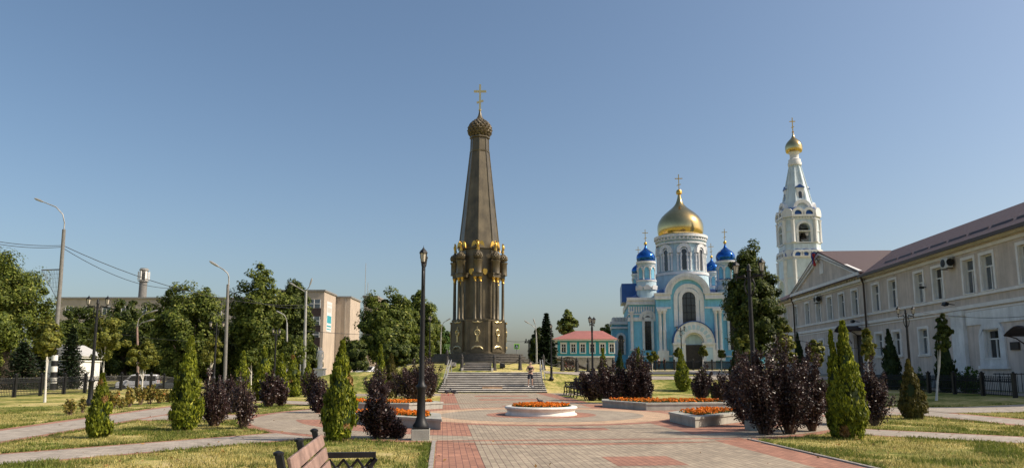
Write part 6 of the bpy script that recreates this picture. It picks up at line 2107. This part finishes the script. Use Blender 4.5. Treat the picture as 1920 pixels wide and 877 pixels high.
wire('overhead wire between the obelisk and the utility pole', W(930, 634, 100), W(992, 638, 112), 0.3, 0.03)
wire('overhead wire crossing in front of the school ground floor', W(1440, 618, 40), W(1660, 652, 33), 0.35, 0.012)
wire('overhead wire from the lamp in front of the school to the arched white window', W(1715, 583, 36), W(1930, 592, 38), 0.2, 0.012)

# ------------------------------------------------------------------ fences
def fence(label, pts, h, nper, post_w=0.16, bar=0.022, ornate=True, name='iron_fence'):
    t = thing(name, label, 'fence', pts[0])
    o = pts[0]
    for i, p in enumerate(pts):
        q = p - o
        m = MB(); m.box((q.x, q.y, q.z + h * 0.54), (post_w, post_w, h * 1.12)); m.box((q.x, q.y, q.z + h * 1.12), (post_w * 1.3, post_w * 1.3, 0.05))
        m.lathe([(0.03, q.z + h * 1.12), (0.07, q.z + h * 1.16), (0.05, q.z + h * 1.2), (0.01, q.z + h * 1.22)], 8, (q.x, q.y))
        m.build('post', M['iron'], t)
    for a, b in zip(pts, pts[1:]):
        a, b = a - o, b - o
        m = MB()
        for f in (0.10, 0.30, 0.72, 0.86) if ornate else (0.1, 0.85):
            m.tube([a + Vector((0, 0, h * f)), b + Vector((0, 0, h * f))], bar * 1.2, 4)
        for k in range(1, nper):
            p = a.lerp(b, k / nper)
            m.tube([p + Vector((0, 0, 0.06 * h)), p + Vector((0, 0, h * 0.94)), p + Vector((0, 0, h * 1.02))], [bar, bar, 0.004], 4)
            if ornate:
                m.lathe([(0.0, p.z + h * 0.90), (bar * 2.4, p.z + h * 0.94), (0.0, p.z + h * 1.02)], 4, (p.x, p.y))
                if k < nper:
                    e = (b - a).length / nper * 0.42
                    d = (b - a).normalized()
                    m.tube([p + d * e + Vector((0, 0, h * 0.72)), p + Vector((0, 0, h * 0.86))], bar * 0.8, 3)
                    m.tube([p - d * e + Vector((0, 0, h * 0.72)), p + Vector((0, 0, h * 0.86))], bar * 0.8, 3)
        m.build('railing', M['iron'], t, angle=20)
    return t
lp = []
a, b = A(-30, 39.5), A(226, 55.0)
for i in range(-1, 15):
    f = i / 6.0
    x, y = a.x + (b.x - a.x) * f, a.y + (b.y - a.y) * f
    lp.append(Vector((x, y, H(x, y))))
fence('black wrought iron fence along the left lawn in front of van and gatehouse', lp[:14], 1.12, 18, bar=0.015)
rp_ = []
a, b = A(1904, 35.0), A(1743, 41.5)
for i in range(0, 9):
    f = i / 3.0
    x, y = a.x + (b.x - a.x) * f, a.y + (b.y - a.y) * f
    rp_.append(Vector((x, y, H(x, y))))
fence('black wrought iron fence with pointed bars along the school', rp_, 1.02, 18, bar=0.015)
tq_ = thing('iron_fence', 'short separate length of black fence behind the end post at the school', 'fence', A(1935, 40))
MB().box((0, 0, 0.55), (0.14, 0.14, 1.2)).build('post', M['iron'], tq_)
m = MB()
for k in range(9): m.tube([(-0.2 * k, 0.3 * k * 0.2, 0.05), (-0.2 * k, 0.3 * k * 0.2, 1.1)], 0.02, 4)
m.tube([(0, 0, 1.05), (-1.7, .5, 1.05)], 0.025, 4); m.build('railing', M['iron'], tq_)
cp_ = [A(px, 100) for px in np.linspace(1176, 1424, 15)]
fence('low black fence in front of the church entrance', cp_, 1.25, 14, 0.2, 0.035, False)

# ------------------------------------------------------------------ benches
def bench(label, loc, rz, L, mw, scale=1.0):
    """Seat faces local +x, length along y from 0 to L."""
    t = thing('park_bench', label, 'bench', loc, rz)
    t.scale = (scale,) * 3
    def plank(nm, c, d, ry): 
        MB().box(c, d, ry=ry).build(nm, M[mw], t, bevel=0.008)
    for k in range(3):                               # three wide back planks, leaning back
        z = 0.56 + k * 0.145
        plank('back_plank', (0.03 - 0.045 * k, L / 2, z), (0.035, L - 0.06, 0.132), R(-14))
    for k in range(4):
        plank('seat_plank', (0.12 + 0.125 * k, L / 2, 0.44 + 0.004 * k), (0.115, L - 0.06, 0.035), 0)
    for y in (0.02, L / 2, L - 0.02):
        f = MB()
        f.tube([(-0.06, y, -0.02), (0.01, y, 0.42), (-0.04, y, 0.55), (-0.15, y, 0.93)], 0.032, 6)
        f.box((-0.115, y, 0.80), (0.055, 0.085, 0.30), ry=R(-14)); f.lathe([(0.02, 0.93), (0.045, 0.945), (0.045, 0.965), (0.01, 0.98)], 8, (-0.155, y))
        f.tube([(0.6, y, -0.02), (0.56, y, 0.2), (0.58, y, 0.42)], 0.03, 6); f.box((0.28, y, 0.405), (0.62, 0.05, 0.045))
        f.tube([(0.0, y, 0.12), (0.3, y, 0.2), (0.58, y, 0.12)], 0.02, 6)
        if y != L / 2:                               # arm rest with cast lattice
            f.box((0.24, y, 0.68), (0.6, 0.062, 0.06)); f.tube([(0.52, y, 0.42), (0.48, y, 0.55), (0.54, y, 0.64)], 0.034, 6)
            for q in range(3):
                x0 = 0.02 + q * 0.155
                f.tube([(x0, y, 0.43), (x0 + 0.085, y, 0.535), (x0 + 0.165, y, 0.635)], 0.015, 5); f.tube([(x0 + 0.165, y, 0.43), (x0 + 0.08, y, 0.535), (x0, y, 0.635)], 0.015, 5)
                f.lathe([(0.03, 0.52), (0.04, 0.535), (0.03, 0.55)], 8, (x0 + 0.0825, y))
        f.build('iron_frame', M['iron'], t, bevel=0.0)
    return t
b0 = G(512, 905)
bench('worn pink brown wooden bench with black iron frames in the lawn corner', Vector((-1.77, 6.1, 0.0)), R(8), 2.3, 'wood')
bb = A(1112, 37.5)
bench('dark bench with iron armrests beside the purple shrubs at the stairs', Vector((4.15, 43.4, 0.012)), R(183), 2.3, 'door_dark', 1.15)  # dark wood colour stands in for the shade on the bench
bench('farther dark bench half hidden behind the bench at the stairs', Vector((4.0, 47.2, 0.03)), R(183), 2.3, 'door_dark', 1.1)  # wood darkened in place of shade here too
rb_ = A(1082, 64)
bench('dark red bench beyond the chained posts before the turquoise house', rb_, R(90), 1.3, 'flag_red', 0.9)
# cannon on a wheeled carriage
cg = A(1068, 60.5)
cn_ = thing('cannon', 'old bronze cannon on a two-wheeled carriage behind the chained bollards', 'cannon', cg, R(160))
MB().lathe([(0.02, -0.95), (0.07, -0.92), (0.06, -0.8), (0.17, -0.74), (0.17, -0.6), (0.15, -0.55), (0.13, 0.2), (0.11, 0.9), (0.14, 0.95), (0.13, 1.0), (0.07, 1.0), (0.06, 0.9)], 16).build('barrel', M['bronze'], cn_)
cn_.children[0].rotation_euler = (0, R(78), 0); cn_.children[0].location = (0.1, 0, 0.82)
MB().box((-0.6, 0.16, 0.5), (1.7, 0.09, 0.2), ry=R(-22)).box((-0.6, -0.16, 0.5), (1.7, 0.09, 0.2), ry=R(-22)).tube([(0, -.5, .6), (0, .5, .6)], 0.05, 8).build('carriage', M['bark'], cn_)
for q in (-0.48, 0.48):
    w = MB()
    w.tube([(0.55 * math.cos(a), q, 0.6 + 0.55 * math.sin(a)) for a in np.linspace(0, 2 * math.pi, 25)], 0.05, 6)
    for k in range(10): w.tube([(0, q, 0.6), (0.53 * math.cos(k * R(36)), q, 0.6 + 0.53 * math.sin(k * R(36)))], 0.025, 5)
    w.build('wheel', M['bark'], cn_)

# statue on its pedestal
sg_ = A(599, 66)
sd = W(599, 690, 66).z - sg_.z
stt = thing('statue', 'white plaster statue of a standing figure on a pale pedestal', 'statue', sg_)
hp_ = W(599, 691, 66).z - sg_.z; ht_ = W(599, 650, 66).z - sg_.z
MB().box((0, 0, hp_ / 2 - 0.25), (0.85, 0.85, hp_ + 0.5)).box((0, 0, hp_), (1.0, 1.0, 0.1)).box((0, 0, 0.12), (1.15, 1.15, 0.24)).build('pedestal', M['statue'], stt, bevel=0.02)

# ------------------------------------------------------------------ people: one skinned surface each
def body(name, joints, edges, m, parent, sub=2):
    me = bpy.data.meshes.new(name)
    keys = list(joints)
    me.from_pydata([joints[k][0] for k in keys], [(keys.index(a), keys.index(b)) for a, b in edges], [])
    me.materials.append(m)
    o = bpy.data.objects.new(name, me)
    col.objects.link(o)
    if parent: o.parent = parent
    sk = o.modifiers.new('skin', 'SKIN')
    lay = me.skin_vertices[0] if me.skin_vertices else None
    if lay is None:
        bm = bmesh.new(); bm.from_mesh(me); bm.verts.layers.skin.verify(); bm.to_mesh(me); bm.free()
        lay = me.skin_vertices[0]
    for i, k in enumerate(keys):
        r = joints[k][1]
        lay.data[i].radius = r if isinstance(r, tuple) else (r, r)
        lay.data[i].use_root = (i == 0)
    sk.use_smooth_shade = True
    ss = o.modifiers.new('sub', 'SUBSURF'); ss.levels = sub; ss.render_levels = sub
    return o
def figure(t, H_=1.76, skin=None, pose='phone', clothes=('cloth_black', 'cloth_navy'), z0=0.0, mono=None):
    k = H_ / 1.76
    V = lambda x, y, z: (x * k, y * k, z * k + z0)
    J = {'pelvis': (V(0, 0, 0.93), (0.145 * k, 0.10 * k)), 'waist': (V(0, 0.0, 1.08), (0.125 * k, 0.09 * k)), 'chest': (V(0, 0.01, 1.28), (0.155 * k, 0.105 * k)), 'shoulder': (V(0, 0.015, 1.41), (0.12 * k, 0.08 * k)),
         'neck': (V(0, 0.0, 1.49), 0.052 * k), 'chin': (V(0, -0.025, 1.56), (0.062 * k, 0.075 * k)), 'face': (V(0, -0.02, 1.635), (0.075 * k, 0.092 * k)), 'crown': (V(0, 0.0, 1.70), (0.065 * k, 0.08 * k)), 'nose': (V(0, -0.118, 1.615), 0.014 * k),
         'ear1': (V(0.078, 0.0, 1.62), 0.016 * k), 'ear2': (V(-0.078, 0.0, 1.62), 0.016 * k)}
    E = [('pelvis', 'waist'), ('waist', 'chest'), ('chest', 'shoulder'), ('shoulder', 'neck'), ('neck', 'chin'), ('chin', 'face'), ('face', 'crown'), ('face', 'nose'), ('face', 'ear1'), ('face', 'ear2')]
    for s, n in ((1, 'a'), (-1, 'b')):
        if pose == 'phone':
            el = V(s * 0.26, 0.05, 1.13) if s > 0 else V(s * 0.25, 0.06, 1.12)
            wr = V(s * 0.08, -0.19, 1.12) if s > 0 else V(s * 0.03 - 0.02, -0.18, 1.08)
            hd = V(s * 0.015, -0.22, 1.15) if s > 0 else V(0.04, -0.21, 1.10)
        else:
            el = V(s * 0.25, 0.02, 1.14); wr = V(s * 0.26, -0.06, 0.9); hd = V(s * 0.26, -0.08, 0.8)
        J['sh' + n] = (V(s * 0.175, 0.015, 1.41), 0.062 * k); J['el' + n] = (el, 0.042 * k); J['wr' + n] = (wr, 0.029 * k); J['ha' + n] = (hd, (0.038 * k, 0.022 * k))
        E += [('shoulder', 'sh' + n), ('sh' + n, 'el' + n), ('el' + n, 'wr' + n), ('wr' + n, 'ha' + n)]
        d = Vector(hd) - Vector(wr)
        d.normalize()
        sd_ = Vector((0, 0, 1)).cross(d); sd_ = sd_.normalized() if sd_.length > 0.05 else Vector((1, 0, 0))
        for f in range(4):
            p = Vector(hd) + sd_ * (f - 1.5) * 0.019 * k
            L_ = (0.06, 0.072, 0.068, 0.052)[f] * k
            J['f%s%d' % (n, f)] = (tuple(p + d * L_ * 0.6), 0.0085 * k); J['g%s%d' % (n, f)] = (tuple(p + d * L_ + Vector((0, 0, -0.02 * k))), 0.007 * k)
            E += [('ha' + n, 'f%s%d' % (n, f)), ('f%s%d' % (n, f), 'g%s%d' % (n, f))]
        J['t' + n] = (tuple(Vector(wr).lerp(Vector(hd), 0.6) + sd_ * s * 0.045 * k), 0.009 * k); E.append(('wr' + n, 't' + n))
        yk, ya = (-0.03, 0.0) if s > 0 else (-0.01, 0.03)
        J['hi' + n] = (V(s * 0.10, 0, 0.86), 0.092 * k); J['kn' + n] = (V(s * 0.125, yk, 0.49), 0.056 * k); J['ca' + n] = (V(s * 0.13, yk + 0.03, 0.35), 0.055 * k); J['an' + n] = (V(s * 0.135, ya + 0.02, 0.09), 0.036 * k); J['to' + n] = (V(s * 0.155, ya - 0.13, 0.035), (0.042 * k, 0.028 * k))
        E += [('pelvis', 'hi' + n), ('hi' + n, 'kn' + n), ('kn' + n, 'ca' + n), ('ca' + n, 'an' + n), ('an' + n, 'to' + n)]
    b = body('body', J, E, M[mono or 'skin'], t)
    if not mono:
        JS = {'p': (V(0, 0, 0.95), (0.165 * k, 0.12 * k)), 'w': (V(0, 0, 1.1), (0.15 * k, 0.11 * k)), 'c': (V(0, 0.01, 1.27), (0.175 * k, 0.122 * k)), 's': (V(0, 0.018, 1.40), (0.15 * k, 0.095 * k))}
        ES = [('p', 'w'), ('w', 'c'), ('c', 's')]
        for s, n in ((1, 'a'), (-1, 'b')):
            JS['st' + n] = (V(s * 0.10, 0.015, 1.445), (0.055 * k, 0.075 * k)); ES.append(('s', 'st' + n))
        body('vest', JS, ES, M[clothes[0]], t)
        JP = {'p': (V(0, 0, 0.93), (0.168 * k, 0.122 * k)), 'u': (V(0, 0, 1.0), (0.155 * k, 0.11 * k))}
        EP = [('p', 'u')]
        low = 0.53 if pose == 'phone' else 0.12
        for s, n in ((1, 'a'), (-1, 'b')):
            JP['h' + n] = (V(s * 0.105, 0, 0.85), 0.112 * k); JP['k' + n] = (V(s * 0.128, -0.015, low), 0.095 * k if low > .3 else 0.06 * k); EP += [('p', 'h' + n), ('h' + n, 'k' + n)]
        body('trousers' if low < .3 else 'shorts', JP, EP, M[clothes[1]], t)
        hm = MB(); hm.lathe([(0.082 * k, 1.64 * k + z0), (0.088 * k, 1.68 * k + z0), (0.075 * k, 1.74 * k + z0), (0.03 * k, 1.765 * k + z0)], 14, (0, 0.012)); hm.build('hair', M['hair'], t, angle=80)
        for s, n in ((1, 'a'), (-1, 'b')):
            f = MB(); ya = 0.0 if s > 0 else 0.03
            f.tube([V(s * 0.135, ya + 0.055, 0.045), V(s * 0.14, ya - 0.02, 0.05), V(s * 0.152, ya - 0.11, 0.038), V(s * 0.158, ya - 0.185, 0.03)], [0.043 * k, 0.05 * k, 0.046 * k, 0.026 * k], 8)
            f.build('shoe', M['white'], t)
    return b
stair_i = 2
yy_ = 49.7 + (stair_i + 0.55) * TR
px_ = W(994.5, 724, yy_).x
man = thing('person', 'person in black vest and navy shorts standing on the wide stairs, arms folded', 'person', (px_, yy_, (stair_i + 1) * RI), R(8))
figure(man)
for px, lb, cl in ((1236, 'person in dark clothes standing by the church fence, nearer the sapling', ('cloth_black', 'cloth_black')), (1246, 'person in a reddish top behind the church fence', ('sign_red', 'cloth_navy'))):
    t = thing('person', lb, 'person', A(px, 101.5), R(30 if px < 1240 else -60)); figure(t, 1.72, pose='walk', clothes=cl)
figure(stt, ht_ - hp_ - 0.05, pose='walk', z0=hp_ + 0.05, mono='statue')
rb = MB(); kq = (ht_ - hp_) / 1.76
rb.lathe([(0.2 * kq, hp_ + 0.06), (0.2 * kq, hp_ + .5 * kq), (0.19 * kq, hp_ + 0.9 * kq), (0.16 * kq, hp_ + 1.1 * kq), (0.2 * kq, hp_ + 1.38 * kq), (0.1 * kq, hp_ + 1.46 * kq)], 14); rb.build('robe', M['statue'], stt, angle=70)

# ------------------------------------------------------------------ vehicles on the far street
def car(label, loc, rz, m, van, name):
    t = thing(name, label, 'van' if van else 'car', loc, rz)
    L, Wd, Hh = (4.5, 1.8, 1.85) if van else (4.3, 1.75, 1.45)
    if van: prof = [(-2.2, 0.3), (2.2, 0.3), (2.25, 0.75), (2.1, 1.0), (1.35, 1.12), (0.65, 1.78), (0.3, 1.85), (-2.05, 1.83), (-2.2, 1.6), (-2.25, 0.6)]
    else: prof = [(-2.1, 0.3), (2.1, 0.3), (2.15, 0.65), (1.9, 0.82), (1.0, 0.93), (0.3, 1.38), (-0.9, 1.42), (-1.6, 1.05), (-2.1, 0.95), (-2.15, 0.5)]
    b = MB(); b.xz(prof, -Wd / 2, Wd / 2); b.build('body', M[m], t, bevel=0.06)
    for s in (-1, 1):
        g = MB()
        if van: P = [[(0.95, 1.15), (0.55, 1.68), (0.15, 1.70), (0.15, 1.12)], [(0.05, 1.12), (0.05, 1.70), (-0.95, 1.70), (-0.95, 1.12)], [(-1.05, 1.12), (-1.05, 1.70), (-2.0, 1.68), (-2.05, 1.12)]]
        else: P = [[(0.85, 0.96), (0.25, 1.32), (-0.2, 1.34), (-0.2, 0.96)], [(-0.3, 0.96), (-0.3, 1.34), (-0.9, 1.34), (-1.35, 1.05)]]
        for q in P: g.xz(q if s < 0 else q, s * Wd / 2 - 0.012, s * Wd / 2 + 0.012)
        g.build('side_window', M['glass'], t)
        for x in (1.4, -1.4):
            w = MB()
            w.lathe([(0.2, -0.1), (0.31, -0.1), (0.33, -0.06), (0.33, 0.06), (0.31, 0.1), (0.2, 0.1)], 20)
            o = w.build('wheel', M['tyre'], t); o.rotation_euler = (R(90), 0, 0); o.location = (x, s * (Wd / 2 - 0.06), 0.33)
            r = MB(); r.lathe([(0.2, -0.09), (0.2, 0.105), (0.05, 0.12)], 14); r.build('rim', M['rim'], o)
        MB().box((2.17, s * 0.62, 0.78), (0.14, 0.34, 0.2)).build('headlight', M['lantern_glass'], t, bevel=0.02)
        MB().box((-2.2, s * 0.74, 1.1), (0.1, 0.16, 0.5 if van else 0.2)).build('tail_light', M['sign_red'], t, bevel=0.02)
        MB().box((0.95, s * (Wd / 2 + 0.1), 1.12 if van else 0.95), (0.12, 0.2, 0.14)).build('mirror', M[m], t, bevel=0.02)
    f = MB()
    a, bq = (Vector((1.28, 0, 1.16)), Vector((0.7, 0, 1.74))) if van else (Vector((0.95, 0, 0.97)), Vector((0.36, 0, 1.34)))
    n_ = Vector(((bq - a).z, 0, -(bq - a).x)).normalized() * 0.03
    for w_ in (0.74,):
        vs = [a + Vector((0, -w_, 0)), a + Vector((0, w_, 0)), bq + Vector((0, w_ * 0.92, 0)), bq + Vector((0, -w_ * 0.92, 0))]
        f.add([v + n_ for v in vs] + [v - n_ for v in vs], [(0, 1, 2, 3), (7, 6, 5, 4), (0, 4, 5, 1), (1, 5, 6, 2), (2, 6, 7, 3), (3, 7, 4, 0)])
    f.build('windscreen', M['glass'], t)
    MB().box((2.2, 0, 0.45), (0.14, Wd * 0.96, 0.22)).box((-2.2, 0, 0.45), (0.14, Wd * 0.96, 0.22)).build('bumper', M['tyre'], t, bevel=0.03)
    return t
def on_street(px, Y): 
    p = A(px, Y); return Vector((p.x, p.y, p.z + 0.05))
car('white van parked beyond the iron fence under the young maple', on_street(258, 86), R(195), 'van_white', True, 'parked_van')
car('dark grey car parked beyond the iron fence beside the slender thuja', on_street(327, 84), R(195), 'car_grey', False, 'parked_car')
car('pale car parked under the big lit linden', on_street(692, 84), R(250), 'van_white', False, 'parked_car')

# crossing sign, birds
sg2 = A(969, 84)
cs_ = thing('crossing_sign', 'square fluorescent green pedestrian crossing sign beside the obelisk', 'road sign', sg2)
zs2 = W(969, 649, 84).z - sg2.z
MB().tube([(0, 0, -.2), (0, 0, zs2 + 0.3)], 0.04, 6).build('pole', M['galv'], cs_)
MB().box((0, -0.05, zs2), (0.62, 0.03, 0.62)).build('panel', M['sign_green'], cs_)
q = MB(); q.box((0, -0.075, zs2), (0.42, 0.02, 0.42)); o = q.build('square', M['sign_dark'], cs_)
q = MB(); q.xz([(-0.17, zs2 - 0.17), (0.17, zs2 - 0.17), (0, zs2 + 0.17)], -0.1, -0.086); q.build('triangle', M['poster_white'], o)
q = MB(); q.tube([(0, -0.11, zs2 + 0.02), (0.01, -0.11, zs2 - 0.06), (-0.04, -0.11, zs2 - 0.15)], 0.018, 4); q.tube([(0.01, -0.11, zs2 - 0.06), (0.06, -0.11, zs2 - 0.15)], 0.016, 4); q.build('walking_figure', M['iron'], o)
def pigeon(label, loc, rz, s=1.0):
    t = thing('pigeon', label, 'pigeon', loc, rz, 'pigeons')
    t.scale = (s,) * 3
    J = {'b': ((0, 0, 0.12), (0.055, 0.06)), 'c': ((0.07, 0, 0.145), (0.05, 0.055)), 'n': ((0.11, 0, 0.2), 0.028), 'h': ((0.125, 0, 0.24), 0.028), 'k': ((0.165, 0, 0.235), 0.008), 'r': ((-0.09, 0, 0.10), (0.035, 0.03)), 't': ((-0.2, 0, 0.08), (0.03, 0.008))}
    body('body', J, [('b', 'c'), ('c', 'n'), ('n', 'h'), ('h', 'k'), ('b', 'r'), ('r', 't')], M['pigeon'], t)
    for q in (-1, 1):
        MB().tube([(0.02, q * 0.025, 0.08), (0.025, q * 0.028, 0.0)], 0.006, 4).tube([(0.0, q * 0.028, 0.004), (0.05, q * 0.03, 0.004)], 0.005, 4).build('leg', M['sign_red'], t)
        MB().lathe([(0.002, -0.12), (0.03, -0.05), (0.035, 0.03), (0.004, 0.09)], 8).build('wing', M['pigeon'], t)
        w_ = t.children[-1]; w_.rotation_euler = (0, R(-78), 0); w_.location = (-0.02, q * 0.05, 0.135); w_.scale = (1, 0.45, 1)
pigeon('dark pigeon perched on the rim behind the marigolds of the round tub', Vector((CX + 0.02, CY + 1.16, 0.335)), R(200), 0.95)
gpz = G(839, 741)
pigeon('dark pigeon walking on the paving before the wide stairs', gpz + Vector((0, 0, 0.02)), R(10), 1.8)
pigeon('second pigeon sitting close behind the one before the wide stairs', gpz + Vector((0.35, 0.3, 0.02)), R(170), 1.5)
